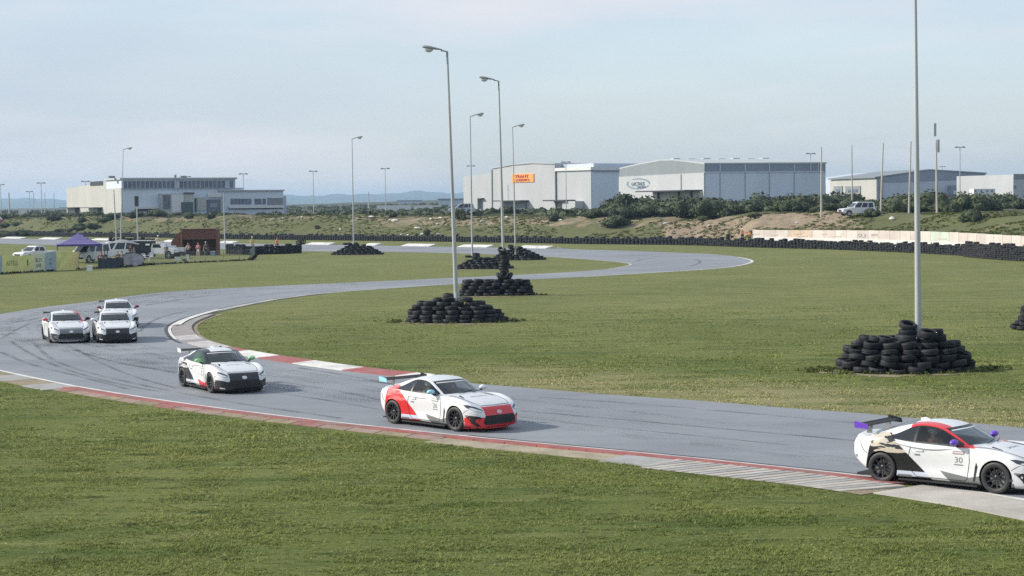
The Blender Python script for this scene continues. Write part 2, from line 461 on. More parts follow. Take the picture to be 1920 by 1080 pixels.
gg = np.clip(0.95*(1-sstep(3.0, 9.0, dI)), 0, 1) * sstep(-6, 3, XX)
gg = np.maximum(gg, 0.35*sstep(60, 110, YY)*(1-sstep(3, 6, sdist)))
gg = np.maximum(gg, 0.4*sstep(5, 12, sdist)*(1-sstep(40, 60, sdist)))
bb = np.clip(0.55*sstep(4, 9, sdist) + 0.45*sstep(22, 45, sdist), 0, .93)
ca = gm.color_attributes.new('mask', 'FLOAT_COLOR', 'POINT')
ca.data.foreach_set('color', np.stack([rr.ravel(), gg.ravel(), bb.ravel(), np.ones(rr.size)], 1).astype(np.float32).ravel())

# ------------------------------------------------------------------ asphalt
def asphalt_material():
    m, nt, b = nodemat('worn_asphalt'); N, L = nt.nodes, nt.links
    b.inputs['Roughness'].default_value = 0.72; b.inputs['Specular IOR Level'].default_value = 0.35
    t = N.new('ShaderNodeTexCoord')
    def noise(sc, det=6, ro=0.6, st=(1, 1, 1), rot=0):
        mp_ = N.new('ShaderNodeMapping'); mp_.inputs['Scale'].default_value = st; mp_.inputs['Rotation'].default_value = (0, 0, rot); L.new(t.outputs['Object'], mp_.inputs[0])
        n = N.new('ShaderNodeTexNoise'); n.inputs['Scale'].default_value = sc; n.inputs['Detail'].default_value = det; n.inputs['Roughness'].default_value = ro
        L.new(mp_.outputs[0], n.inputs['Vector']); return n.outputs[0]
    def ramp(src, a, b_, lo=0., hi=1.):
        r = N.new('ShaderNodeMapRange'); r.inputs[1].default_value = a; r.inputs[2].default_value = b_; r.inputs[3].default_value = lo; r.inputs[4].default_value = hi
        L.new(src, r.inputs[0]); return r.outputs[0]
    x = N.new('ShaderNodeMixRGB'); x.inputs[1].default_value = (0.178, 0.191, 0.213, 1); x.inputs[2].default_value = (0.240, 0.254, 0.276, 1)
    L.new(ramp(noise(0.10, 6, 0.62), 0.36, 0.64), x.inputs[0])
    y = N.new('ShaderNodeMixRGB'); y.blend_type = 'MULTIPLY'; y.inputs[0].default_value = 1
    L.new(x.outputs[0], y.inputs[1]); L.new(ramp(noise(0.5, 7, 0.7, (.18, 1.6, 1), -0.65), 0.3, 0.7, 0.88, 1.10), y.inputs[2])
    z = N.new('ShaderNodeMixRGB'); z.blend_type = 'MULTIPLY'; z.inputs[0].default_value = 1
    L.new(y.outputs[0], z.inputs[1]); L.new(ramp(noise(38.0, 4, 0.8), 0.3, 0.7, 0.86, 1.14), z.inputs[2])
    L.new(z.outputs[0], b.inputs['Base Color'])
    bp = N.new('ShaderNodeBump'); bp.inputs['Strength'].default_value = 0.35; bp.inputs['Distance'].default_value = 0.01
    L.new(noise(60.0, 4, 0.8), bp.inputs['Height']); L.new(bp.outputs[0], b.inputs['Normal'])
    return m
M_ASPH = asphalt_material()
loop = [(p.x, p.y) for p in O_G] + [(p.x, p.y) for p in reversed(I_G)]
res = delaunay_2d_cdt([Vector(p) for p in loop], [(i, (i+1) % len(loop)) for i in range(len(loop))], [], 1, 1e-4)
mbt = MB(); mbt.add([(v.x, v.y, 0.006) for v in res[0]], [tuple(f) for f in res[2]])
track = tag(mbt.build('race_track', M_ASPH), kind='structure')
TRACK_POLY = loop

# ------------------------------------------------------------------ kerbs, edge lines
M_WHITE = mat('painted_white', (0.62, 0.61, 0.58), 0.7, var=0.12, scale=2.2, dirt=(0.22, 0.21, 0.20, 0.65))
M_RED = mat('painted_red', (0.30, 0.085, 0.080), 0.75, var=0.2, scale=2.4, dirt=(0.20, 0.17, 0.16, 0.6))
M_REDW = mat('worn_red', (0.23, 0.095, 0.085), 0.8, var=0.25, scale=3.5, dirt=(0.26, 0.22, 0.19, 0.9))
M_CONC = mat('pale_concrete', (0.40, 0.375, 0.34), 0.85, var=0.12, scale=1.4, bump=0.2, dirt=(0.23, 0.21, 0.185, 0.6))
M_CONCG = mat('grey_concrete', (0.30, 0.30, 0.295), 0.85, var=0.14, scale=1.6, bump=0.2, dirt=(0.2, 0.185, 0.16, 0.6))
M_EARTH = mat('bare_earth', (0.23, 0.19, 0.125), 0.95, var=0.3, scale=2.0, bump=0.6, dirt=(0.13, 0.135, 0.06, 0.6))
M_DARK = mat('dark_edge', (0.05, 0.055, 0.065), 0.9, var=0.2)
LT = 1  # left side of the outer line is the camera side

def seg(P, pa, pb, step):
    a, b = s_at(P, *pa), s_at(P, *pb)
    return resample(P, min(a, b), max(a, b), step)
def blocks(name, P, mats, a, b, z0, z1, length, gap=0.0, skew=0.0, parent=None, mat_of=None):
    """row of kerb pieces along a curve, each an object"""
    S = arclen(P); n = max(1, int(round(S[-1]/length))); length = (S[-1]-1e-3)/n; out = []
    for k in range(n):
        q = resample(P, k*length, min((k+1)*length-gap, S[-1]), 0.7 if length > 1.2 else length)
        fr = ribbon_frames(q)
        q2 = resample(P, min(k*length+skew, S[-1]-.01), min((k+1)*length-gap+skew, S[-1]), 0.7 if length > 1.2 else length) if skew else None
        fr2 = ribbon_frames(q2) if q2 else fr
        if len(fr2) != len(fr): continue
        mb = MB(); vs = []
        for (p, t, nn), (p2, t2, n2) in zip(fr, fr2):
            A = p + nn*a; Bp = p2 + n2*b
            vs += [(A.x, A.y, 0.0), (A.x, A.y, z0), (Bp.x, Bp.y, z1), (Bp.x, Bp.y, 0.0)]
        fs = []
        for i in range(len(fr)-1):
            for j in range(3): fs.append((4*i+j, 4*i+4+j, 4*i+5+j, 4*i+1+j))
        fs += [(0, 1, 2, 3), tuple(4*(len(fr)-1)+j for j in (3, 2, 1, 0))]
        mb.add(vs, fs)
        out.append(mb.build(name, mats[mat_of(k) if mat_of else k % len(mats)], parent))
    return out

# edge lines of the near straight (camera side)
full = seg(O_G, (2400, 1050), (-60, 682), 0.9)
o = strip(full, -0.16, 0.06, 0.011).build('edge_line', M_WHITE); tag(o, kind='structure')
o = strip(seg(O_G, (1608, 893), (860, 818), 0.9), -0.30, -0.165, 0.0115).build('dark_line', M_DARK); tag(o, kind='structure')  # narrow dark line beside the white one
# apex inner edge line + dark strip
o = strip(seg(I_G, (334, 636), (850, 533), 0.8), 0.02, 0.16, 0.011).build('edge_line', M_WHITE); tag(o, kind='structure')
o = strip(seg(I_G, (345, 643), (560, 555.5), 0.8), 0.165, 0.34, 0.0115).build('dark_line', M_DARK); tag(o, kind='structure')

KW = {}
k1 = tag(thing('kerb', None, None), kind='structure'); k1.name = 'near_kerb'
# red painted kerb, camera side: short cast pieces, worn red
Pk = seg(O_G, (1705, 904), (150, 727), 0.5)
S_full = arclen(Pk)[-1]
def redmat(k): return 0 if rnd.random() < 0.6 else 1
blocks('kerb_piece', Pk, [M_RED, M_REDW], 0.07, 0.62, 0.035, 0.07, 1.0, 0.02, 0, k1, redmat)
# ribbed paving behind it on the right
Pv = seg(O_G, (1745, 911), (1290, 860), 0.25)
blocks('paving_rib', Pv, [M_CONC, M_CONCG, M_CONC], 0.63, 1.95, 0.065, 0.02, 0.30, 0.075, 0.62, k1)
strip(seg(O_G, (1735, 909), (1285, 859), 0.5), 0.6, 1.98, 0.013).build('joint_bed', M_EARTH, k1)
# broken pale concrete and earth further left
Pb = seg(O_G, (1288, 859), (1190, 850), 0.5); blocks('concrete_slab', Pb, [M_CONCG], 0.63, 1.7, 0.05, 0.02, 1.45, 0.03, 0, k1)
M_EARTHP = mat('pale_earth', (.30, .26, .19), .95, var=.2, scale=1.5, bump=.4, dirt=(.17, .165, .085, .8))
Pb = seg(O_G, (1190, 850), (860, 818), 0.5); blocks('earth_verge', Pb, [M_EARTHP], 0.63, 1.45, 0.03, 0.012, 1.9, 0.0, 0, k1)
M_PINKC = mat('worn_pink_concrete', (0.26, 0.185, 0.155), 0.85, var=.2, scale=2.5, dirt=(.17, .15, .09, .9))
Pb = seg(O_G, (860, 818), (150, 727), 0.5); blocks('broken_kerb', Pb, [M_PINKC, M_EARTH, M_PINKC, M_PINKC, M_REDW, M_EARTH], 0.63, .98, 0.05, 0.012, 1.15, 0.04, 0, k1)
Pb = seg(O_G, (150, 727), (0, 696), 0.5); blocks('earth_verge', Pb, [M_CONCG, M_EARTH], 0.07, 1.3, 0.03, 0.012, 2.2, 0.0, 0, k1)
# smooth run-off slab under the right-hand car
Pc = seg(O_G, (2450, 1060), (1748, 911.5), 0.8); blocks('concrete_slab', Pc, [M_CONC, M_CONCG, M_CONC], 0.07, 1.62, 0.03, 0.02, 2.4, 0.02, 0, k1)
# apex kerb, infield side
k2 = tag(thing('apex_kerb', None, None), kind='structure')
M_WDULL = mat('dull_white_kerb', (0.42, 0.405, 0.40), 0.8, var=.15, scale=2.0, dirt=(0.24, 0.21, 0.20, .8))
M_KGREY = mat('worn_grey_kerb', (0.235, 0.22, 0.215), 0.85, var=.15, scale=1.8, dirt=(0.30, 0.24, 0.22, .7))
for pa_, pb_, mm in (((778, 709.5), (745, 706.5), M_WHITE), ((744.5, 706.4), (634, 694.3), M_RED), ((633.5, 694.2), (543, 681.6), M_WHITE), ((542.5, 681.5), (478, 671.5), M_RED), ((477.5, 671.4), (425, 663), M_WHITE), ((424.5, 662.9), (388, 654.5), M_RED), ((387.5, 654.3), (352, 644), M_WDULL), ((351.6, 643.8), (341, 639.5), M_KGREY), ((340.7, 639.3), (328, 632), M_WDULL), ((327.8, 631.7), (322.5, 620), M_KGREY), ((322.4, 619.5), (326, 610.5), M_KGREY), ((326.3, 610), (345, 600), M_KGREY), ((345.5, 599.8), (372, 591), M_KGREY)):
    sp = seg(I_G, pa_, pb_, .5); blocks('kerb_piece', sp, [mm], -0.02, -.98, 0.03, 0.08, max(arclen(sp)[-1]-.01, .3), 0.0, 0, k2)
sp = seg(I_G, (326, 612), (404, 583), .4); strip(sp, -.05, -.42, .088).build('painted_band', M_WHITE, k2)
Pa2 = seg(I_G, (374, 590.5), (600, 551), 0.4)
blocks('kerb_piece', Pa2, [M_CONCG, M_CONC], 0.0, -0.5, 0.03, 0.05, 2.6, 0.02, 0, k2)
strip(seg(I_G, (778, 709.5), (380, 589), 0.8), -.98, -1.25, 0.014).build('earth_verge', M_EARTH, k2)
# far side: white painted kerb lengths along the back straight
k3 = tag(thing('far_kerb', None, None), kind='structure')
for a, b in (((1066, 467.2), (1050, 467)), ((1021, 466), (970, 465)), ((914, 464.3), (850, 463)), ((805, 462.3), (754, 461.5)), ((706, 460.7), (672, 460.1)), ((614, 459.3), (571, 458.5)), ((436, 456.2), (405, 455.5)), ((330, 454), (290, 453)), ((210, 451.4), (175, 450.4)), ((118, 449.3), (78, 448.5)), ((40, 447.8), (-30, 446.5))):
    sp = seg(I_G, a, b, 4.0)
    blocks('kerb_piece', sp, [M_WHITE], -0.1, -1.5, 0.02, 0.32, arclen(sp)[-1]-0.05, 0, 0, k3)
# pale edge of the hairpin
o = strip(seg(I_G, (1100, 519), (1385, 482), 1.5), 0.05, 0.3, 0.011).build('edge_line', M_WHITE); tag(o, kind='structure')
o = strip(seg(O_G, (1140, 504.5), (1021, 481), 1.0), 0.02, 0.3, 0.011).build('edge_line', M_CONC); tag(o, kind='structure')

# tyre marks on the asphalt
def skid_material():
    m, nt, b = nodemat('rubber_marks'); N, L = nt.nodes, nt.links
    b.inputs['Base Color'].default_value = (0.045, 0.048, 0.055, 1); b.inputs['Roughness'].default_value = 0.6
    t = N.new('ShaderNodeTexCoord'); n = N.new('ShaderNodeTexNoise'); n.inputs['Scale'].default_value = 0.6; n.inputs['Detail'].default_value = 7
    L.new(t.outputs['Object'], n.inputs['Vector'])
    r = N.new('ShaderNodeMapRange'); r.inputs[1].default_value = 0.30; r.inputs[2].default_value = 0.72; r.inputs[3].default_value = 0.02; r.inputs[4].default_value = 0.50
    L.new(n.outputs[0], r.inputs[0])
    L.new(r.outputs[0], b.inputs['Alpha'])
    return m
M_SKID = skid_material()
M_SKID_L = M_SKID.copy(); M_SKID_L.name = 'faint_rubber_marks'; M_SKID_L.node_tree.nodes['Map Range'].inputs[4].default_value = 0.38; M_SKID_L.node_tree.nodes['Map Range'].inputs[3].default_value = 0.0
SK = [([(975, 771), (1120, 783), (1275, 797), (1440, 812), (1620, 828)], 0.20, 0), ([(975, 782), (1130, 800), (1300, 817), (1480, 835)], 0.15, 1),
      ([(127, 649), (150, 660), (185, 671), (235, 683), (290, 692), (330, 700)], 0.2, 0), ([(137, 651), (165, 668), (210, 690), (270, 712), (330, 728)], 0.16, 1),
      ([(262, 622), (272, 611), (295, 598), (320, 590), (350, 584)], 0.22, 0), ([(270, 573), (330, 563), (390, 555), (440, 550)], 0.25, 0), ([(0, 636), (60, 606), (130, 590), (240, 577)], 0.22, 1),
      ([(20, 640), (60, 665), (130, 695), (230, 722), (330, 740)], 0.2, 1), ([(0, 660), (60, 684), (140, 704), (240, 730)], 0.2, 1), ([(520, 715), (640, 735), (720, 752)], 0.2, 1), ([(560, 690), (660, 706), (740, 722)], 0.25, 1),
      ([(430, 560), (600, 543), (760, 533)], 0.25, 1), ([(1190, 490), (1230, 484), (1290, 485), (1312, 492), (1296, 499)], 0.35, 0), ([(1130, 477), (1200, 479), (1270, 484)], 0.4, 1), ([(500, 735), (620, 752), (710, 768)], 0.18, 1),
      ([(0, 610), (70, 597), (180, 580), (300, 565)], 0.3, 1), ([(1010, 745), (1200, 758), (1400, 775), (1600, 793)], 0.22, 1), ([(60, 640), (110, 680), (220, 712), (420, 752), (640, 785)], 0.2, 1)]
for i, (pts, w, k) in enumerate(SK):
    P = catmull([G(*p) for p in pts], 8)
    o = strip(P, -w/2, w/2, 0.0085 + 0.0002*i).build('tyre_mark', [M_SKID, M_SKID_L][k]); tag(o, kind='structure')
# many faint rubber lines following the racing line
Of_ = resample(O_G, s_at(O_G, 2100, 975), s_at(O_G, 1000, 514), 2.0)
If_ = resample(I_G, s_at(I_G, 2100, 826), s_at(I_G, 1000, 524), 2.0)
rs = random.Random(77); nO = len(Of_); nI = len(If_)
mid_ = []
for i in range(61):
    t = i/60
    mid_.append((Of_[int(t*(nO-1))], If_[int(t*(nI-1))]))
M_FAINT = M_SKID.copy(); M_FAINT.name = 'worn_rubber_film'; M_FAINT.node_tree.nodes['Map Range'].inputs[4].default_value = .12; M_FAINT.node_tree.nodes['Map Range'].inputs[3].default_value = -.04
for k in range(46):
    f0 = rs.uniform(.25, .85); f1 = f0 + rs.uniform(-.12, .12); a0 = rs.randrange(0, 40); a1 = a0 + rs.randrange(10, 26)
    pts = []
    for i in range(a0, min(a1, 60)):
        t = i/60; line = .42 + .30*math.sin(t*7.0-.6)*(1 if t < .55 else .6); q = (f0-.55)*.75 + line
        o_, i_ = mid_[i]; pts.append(o_.lerp(i_, min(max(q, .06), .94)))
    if len(pts) > 4:
        o = strip(catmull(pts, 4), 0, rs.uniform(.12, .5), .0068 + .00006*k).build('tyre_mark', M_FAINT); tag(o, kind='structure')
# ------------------------------------------------------------------ far hills and air
M_HILL = mat('hill_scrub', (0.07, 0.095, 0.075), 0.95, var=0.2, scale=0.004)
def hills():
    V = []; F_ = []; cols = np.arange(-700, 2700, 12.0)
    prof = lambda c: np.interp(c, [-700, -300, 0, 60, 90, 125, 300, 470, 540, 580, 620, 660, 700, 741, 790, 830, 880, 1000, 1300, 1700, 2300, 2700], [378, 376, 373.5, 372.5, 371, 375, 374, 370, 366.5, 366.8, 363.5, 366.5, 363, 361.5, 359, 361, 360, 362, 366, 368, 372, 372])
    for c in cols:
        top = RAY(c, float(prof(c)) , 7200)
        top.z += 3*math.sin(c*0.05) + 2*math.sin(c*0.13+1)
        x0 = RAY(c, 400, 5400)
        V += [(x0.x, 5400, -2), (RAY(c, 400, 6300).x, 6300, top.z*0.45 + 3*math.sin(c*.07)), (top.x, 7200, top.z), (top.x*1.15, 8400, -2)]
    n = len(cols)
    for i in range(n-1):
        for j in range(3): F_.append((4*i+j, 4*i+4+j, 4*i+5+j, 4*i+1+j))
    mb = MB(); mb.add(V, F_)
    return tag(mb.build('hills', M_HILL, smooth=True), kind='structure')
hills()
def haze():
    m = bpy.data.materials.new('haze_air'); m.use_nodes = True; nt = m.node_tree; nt.nodes.clear()
    out = nt.nodes.new('ShaderNodeOutputMaterial'); v = nt.nodes.new('ShaderNodeVolumePrincipled')
    v.inputs['Color'].default_value = (0.50, 0.72, 1.0, 1); v.inputs['Density'].default_value = HAZE_D; v.inputs['Anisotropy'].default_value = 0.2
    nt.links.new(v.outputs[0], out.inputs['Volume'])
    mb = MB(); mb.box(-9000, 9000, -200, 9000, -6, 62)
    o = mb.build('haze', m); tag(o, kind='stuff'); return o
HAZE_D = 1.25e-4
haze()

# ------------------------------------------------------------------ buildings
def clad(name, col, pitch=1.0, var=0.04):
    """profiled sheet cladding: fine vertical ribs"""
    m = mat(name, col, 0.55, var=var, scale=0.15, dirt=(col[0]*0.75, col[1]*0.75, col[2]*0.74, 0.4), stretch=(1, 1, 0.35))
    return m
M_CREAM = clad('cream_cladding', (0.42, 0.42, 0.385)); M_WALLW = clad('white_cladding', (0.40, 0.42, 0.43)); M_PALEBLUE = clad('pale_blue_cladding', (0.46, 0.51, 0.58))
M_BLUEG = clad('slate_cladding', (0.23, 0.265, 0.33)); M_GREYC = clad('grey_cladding', (0.20, 0.225, 0.235)); M_ROOF = clad('roof_sheet', (0.40, 0.43, 0.44)); M_SHADEBLUE = clad('shaded_blue_cladding', (0.56, 0.62, 0.71))  # last cladding: blue of walls turned from the sun, put into the colour
M_BAND = mat('dark_glazing', (0.11, 0.13, 0.175), 0.25, var=0.3, scale=0.5); M_DKOPEN = mat('dark_opening', (0.03, 0.035, 0.04), 0.8)
M_WTRIM = mat('white_trim', (0.62, 0.63, 0.63), 0.6, var=0.04); M_DKMETAL = mat('dark_metal', (0.045, 0.045, 0.05), 0.5); M_DKGREEN = mat('green_door', (0.05, 0.085, 0.075), 0.5)
M_PEACH = clad('sand_cladding', (0.50, 0.45, 0.38))

class Face:
    """a building corner frame; local x runs along the right-hand face, local y along the left-hand face"""
    def __init__(s, px, d, ang, z0, name, label):
        p = RAY(px, 380, d); s.o = Vector((p.x, d, z0)); s.a = ang; s.z0 = z0
        s.root = thing(name, label, 'building', s.o, ang)
        s.e1 = Vector((math.cos(ang), math.sin(ang), 0)); s.e2 = Vector((-math.sin(ang), math.cos(ang), 0))
    def hit(s, px, py, axis):
        e = s.e1 if axis == 'x' else s.e2
        u, v = (px - 960)/FPX, (540-py)/FPX; d = FWD + RT*u + UP*v
        # o + e t = cam + d k  (in plan)
        det = e.x*(-d.y) + d.x*e.y
        k = (e.x*s.o.y - e.y*s.o.x)/(e.x*d.y - e.y*d.x)
        P = Vector((d.x*k, d.y*k, CH + d.z*k))
        return (P - s.o).dot(e), P.z - s.z0
    def rect(s, mb, axis, px0, py0, px1, py1, out=0.1, back=0.05, mi=0, zmin=None):
        t0, za = s.hit(px0, (py0+py1)/2, axis); t1, zb = s.hit(px1, (py0+py1)/2, axis)
        _, zt = s.hit((px0+px1)/2, py0, axis); _, zl = s.hit((px0+px1)/2, py1, axis)
        if zmin is not None: zl = zmin
        t0, t1 = sorted((t0, t1)); zl, zt = sorted((zl, zt))
        if axis == 'x': mb.box(t0, t1, -out, back, zl, zt, mi)
        else: mb.box(-out, back, t0, t1, zl, zt, mi)
        return t0, t1, zl, zt

# --- left factory
fa = Face(230, 470, math.atan2(.456, .89), 2.6, 'factory_building', 'cream factory, its shaded side tinted blue, with a long glazed band on top, left of the lamp posts')
R = fa.root
h = fa.hit(231, 353, 'x')[1]; tR = fa.hit(457, 360, 'x')[0]; tL = fa.hit(127, 370, 'y')[0]; hL = fa.hit(127, 353, 'y')[1]
mb = MB(); mb.box(0, tR, 0, tL, -4, h); mb.build('main_wall', clad('shaded_light_blue_cladding', (0.60, 0.66, 0.75)), R)  # bluish shade of the side away from the sun, in the cladding colour
# left face skin with sloping parapet
hp = fa.hit(214, 338, 'y')[1]
mb = MB(); mb.prism([(-0.0, -4), (tL, -4), (tL, hL), (tL*0.35, hL+0.9), (0.6, hp), (0.0, hp)], -0.35, -0.003, plane='yz'); mb.build('left_wall', M_CREAM, R)
mb = MB(); t0, t1, zl, zt = fa.rect(mb, 'y', 172, 340, 196, 348, 0.45, -0.36); mb.v = mb.v[:]; mb.build('roof_notch', M_DKOPEN, R)
tb = fa.hit(440, 345, 'x')[0]; zb0 = fa.hit(330, 354.5, 'x')[1]; zb1 = fa.hit(330, 336.5, 'x')[1]
mb = MB(); mb.box(-0.36, tb, -0.5, 14, h+.003, zb1); mb.build('upper_storey', M_SHADEBLUE, R)
mb = MB(); mb.box(-0.8, tb+.4, -0.9, 14.4, zb1+.003, zb1+0.45); mb.build('roof', M_ROOF, R)
nw = 26
for i in range(nw):
    x0 = 0.2 + (tb-0.6)*i/nw; x1 = 0.2 + (tb-0.6)*(i+1)/nw - 0.16
    if i in (12, 24): continue
    mb = MB(); mb.box(x0, x1, -0.56, -0.45, zb0+0.25, zb1-0.4); mb.build('window', M_BAND, R)
mb = MB(); mb.box(0.1, tb-0.2, -0.53, -0.47, zb0+0.15, zb1-0.3); mb.build('window_frame', M_PALEBLUE, R)
x326 = fa.hit(327, 345, 'x')[0]
mb = MB(); mb.box(x326-.25, x326+.35, -0.8, -0.5, zb0, zb1+1.2); mb.build('flue', M_ROOF, R)
mb = MB(); fa.rect(mb, 'x', 254, 387, 297, 391.5, 0.5, .0); mb.build('white_panel', M_WTRIM, R)
mb = MB(); fa.rect(mb, 'x', 254, 391.7, 300, 396, 0.3, .0); mb.build('loading_opening', M_DKOPEN, R)
mb = MB(); t0, t1, zl, zt = fa.rect(mb, 'x', 297, 363, 340, 400, 3.0, .0, zmin=-3); mb.build('porch', M_WALLW, R)
# pieces of the porch front, proud of it
def front(px0, py0, px1, py1, out, nm, mm, mi=0):
    mb = MB(); fa.rect(mb, 'x', px0, py0, px1, py1, out, -out+0.25); return mb.build(nm, mm, R)
front(299, 365.5, 312.5, 392, 3.15, 'porch_recess', M_BAND); front(315, 365, 338, 398, 3.12, 'porch_panel', M_WTRIM); front(333, 379, 355, 399, 3.3, 'roller_door', M_DKGREEN); front(337, 361, 357, 364, 3.5, 'canopy', M_DKMETAL); front(338.5, 364.2, 356, 378.8, 3.25, 'pier', M_CREAM)
front(358, 363, 412, 402, 0.6, 'entrance_wall', M_SHADEBLUE); front(368, 370, 384, 395, 0.9, 'entrance_panel', M_CREAM); front(363.5, 372, 366.5, 398, 0.75, 'dark_slot', M_DKOPEN)
front(387, 362, 411, 369.5, 1.4, 'entrance_canopy', M_WTRIM); front(386, 374, 411, 400, 0.8, 'entrance_glazing', M_BAND); front(391, 381, 406, 389, 0.95, 'inner_panel', M_BLUEG); front(412, 368, 415, 403, 1.2, 'column', M_WALLW)
# low office wing
tw0 = fa.hit(412, 370, 'x')[0]; tw1 = fa.hit(530, 370, 'x')[0]; zw = fa.hit(480, 358.5, 'x')[1]
mb = MB(); mb.box(tw0, tw1, -0.5, 12, -4, zw); mb.build('office_wing', clad('shaded_light_blue_cladding', (0.60, 0.66, 0.75)), R)  # wing faces away from the sun; that shade is put into its light blue
mb = MB(); mb.box(tw0-.3, tw1+.3, -0.9, 12.3, zw+.003, zw+.35); mb.build('wing_roof', M_ROOF, R)
for a, b in ((431, 437), (438, 443.5), (444.5, 450), (451, 456.5), (457.5, 463), (464, 470), (476, 482), (483, 489), (491, 497)): front(a, 372.5, b, 383, 0.62, 'window', M_BAND)
front(500, 371, 529, 384, 0.62, 'louvre_panel', M_GREYC); front(427, 385, 529, 390, 1.5, 'sun_shelf', M_WTRIM); front(427, 390.2, 529, 392, 0.7, 'dark_plinth', M_DKOPEN)
mb = MB(); t5 = fa.hit(538, 370, 'x')[0]; mb.box(tw1+.31, t5, 0.4, 8, -4, fa.hit(534, 367, 'x')[1]); mb.build('end_block', M_PALEBLUE, R)
for a, b in ((128, 152), (168, 195)):
    mb = MB(); fa.rect(mb, 'y', a, 388.6, b, 390, 2.6, -0.36); mb.build('dock_canopy', M_DKMETAL, R)
for a, b in ((144, 151), (187, 193)):
    mb = MB(); fa.rect(mb, 'y', a, 390.3, b, 402, 0.5, -0.36); mb.build('dock_door', M_DKOPEN, R)
for px in (160, 350):
    mb = MB(); t, z = fa.hit(px, 331, 'x') if px > 230 else fa.hit(215, 331, 'x')
    # rooftop vents
    mb.box(t-0.6, t+0.9, 3, 4.5, zb1+.46, zb1+1.0); mb.build('roof_vent', M_GREYC, R)

# --- orange-sign warehouse
fb = Face(1110, 530, math.radians(38), 2.6, 'warehouse_building', 'long pale warehouse with an orange sign high on its wall')
R = fb.root
zt = fb.hit(1110, 319, 'x')[1]; tl1 = fb.hit(1044.5, 350, 'y')[0]; tl2 = fb.hit(925, 350, 'y')[0]; tl3 = fb.hit(870, 350, 'y')[0]; tr = 34
mb = MB(); mb.box(0, tr, 0, tl1, -4, zt); mb.build('east_wall', [M_SHADEBLUE], R)  # blue tint of the shaded side is in the colour; sunlit front stays white
mb = MB(); mb.box(-0.3, -0.003, 0, tl1, -4, zt); mb.build('front_wall', M_WALLW, R)
mb = MB(); mb.box(-0.8, tr, -0.5, tl1-.01, zt+.003, zt+0.9); mb.build('eave_strip', M_WTRIM, R)
g = [fb.hit(925.5, 316.5, 'y'), fb.hit(965, 309.5, 'y'), fb.hit(1000, 306.5, 'y'), fb.hit(1044, 307.8, 'y')]
poly = [(tl1+.01, -4), (tl2, -4)] + g[0:1] + g[1:3] + g[3:4]
poly = [(tl2, -4)] + g + [(tl1+.01, -4)]
mb = MB(); mb.prism(poly, -0.5, 60, plane='yz'); mb.build('gable_hall', M_WALLW, R)
mb = MB(); tt = [(a, z+.35) for a, z in g]; 
for i in range(3):
    a, b = g[i], g[i+1]; mb.add([(-0.8, a[0], a[1]+.01), (-0.8, b[0], b[1]+.01), (60, b[0], b[1]+.01), (60, a[0], a[1]+.01), (-0.8, a[0], a[1]+.3), (-0.8, b[0], b[1]+.3), (60, b[0], b[1]+.3), (60, a[0], a[1]+.3)], [(0,1,2,3),(4,7,6,5),(0,4,5,1),(2,6,7,3),(1,5,6,2),(0,3,7,4)])
mb.build('roof', M_ROOF, R)
mb = MB(); mb.box(2, 60, tl1-14, tl1-0.02, zt+.91, g[3][1]-0.05); mb.build('rear_roof', M_PALEBLUE, R)
mb = MB(); z3 = fb.hit(872, 331, 'y')[1]; z3b = fb.hit(924, 323.5, 'y')[1]
mb.prism([(tl2+.01, -4), (tl3, -4), (tl3, z3), (tl2+.01, z3b)], -0.2, 40, plane='yz'); mb.build('low_hall', M_WALLW, R)
for px in (1044.5, 925.5): 
    mb = MB(); fb.rect(mb, 'y', px-.5, 308 if px > 1000 else 318, px+.5, 390, 0.75, -0.51); mb.build('downpipe', M_GREYC, R)
mb = MB(); fb.rect(mb, 'x', 1111, 318.2, 1163, 321.5, 0.4, 0); mb.build('parapet_trim', M_BLUEG, R)
# sign
M_SIGNO = mat('orange_sign', (0.80, 0.33, 0.07), 0.5, var=0.06, scale=0.6); M_SIGNR = mat('sign_red', (0.42, 0.05, 0.03), 0.5, var=0.02)
mb = MB(); t0, t1, zl, ztp = fb.rect(mb, 'y', 963.5, 326, 1004, 341.5, 0.75, -0.52); sg = mb.build('sign', M_SIGNO, R)
def wall_text(txt, parent, fx, px, py, sizepx, axis, out, material, squash=1.0, base=0.0):
    t, z = fx.hit(px, py, axis); s_ = fx.hit(px, py-sizepx, axis)[1] - z
    o = text_mesh('lettering', txt, s_, material, parent, 0.05, squash=squash)
    if axis == 'y': o.rotation_euler = (math.pi/2, 0, -math.pi/2); o.location = (-out, t, z)
    else: o.rotation_euler = (math.pi/2, 0, 0); o.location = (t, -out, z)
    return o
# the local y axis runs to the left of the picture, so the text faces -x
wall_text('TRANT', sg, fb, 982, 331, 8.5, 'y', 0.85, M_SIGNR, 1.5)
wall_text('LOGISTICS', sg, fb, 983.5, 337.8, 6, 'y', 0.85, M_SIGNR, 1.45)
mb = MB(); fb.rect(mb, 'y', 943, 375.5, 994, 377.5, 4, -0.52); mb.build('dock_canopy', M_DKMETAL, R)
mb = MB(); fb.rect(mb, 'y', 944, 377.8, 990, 392, 1.2, -0.52); mb.build('dock_wall', M_GREYC, R)
mb = MB(); t0, t1, zl, z_ = fb.rect(mb, 'y', 1040, 374.5, 1080, 377, 4.5, 3.0); mb.build('dock_canopy', M_DKMETAL, R)
mb = MB(); fb.rect(mb, 'y', 1072, 377, 1096, 392, 3.5, -.31); mb.build('plant_room', M_WALLW, R)
mb = MB(); fb.rect(mb, 'y', 902, 372, 903, 392, 1.5, 1.0); fb.rect(mb, 'y', 902, 371, 909, 372.4, 1.5, 1.0); mb.build('gate_post', M_GREYC, R)

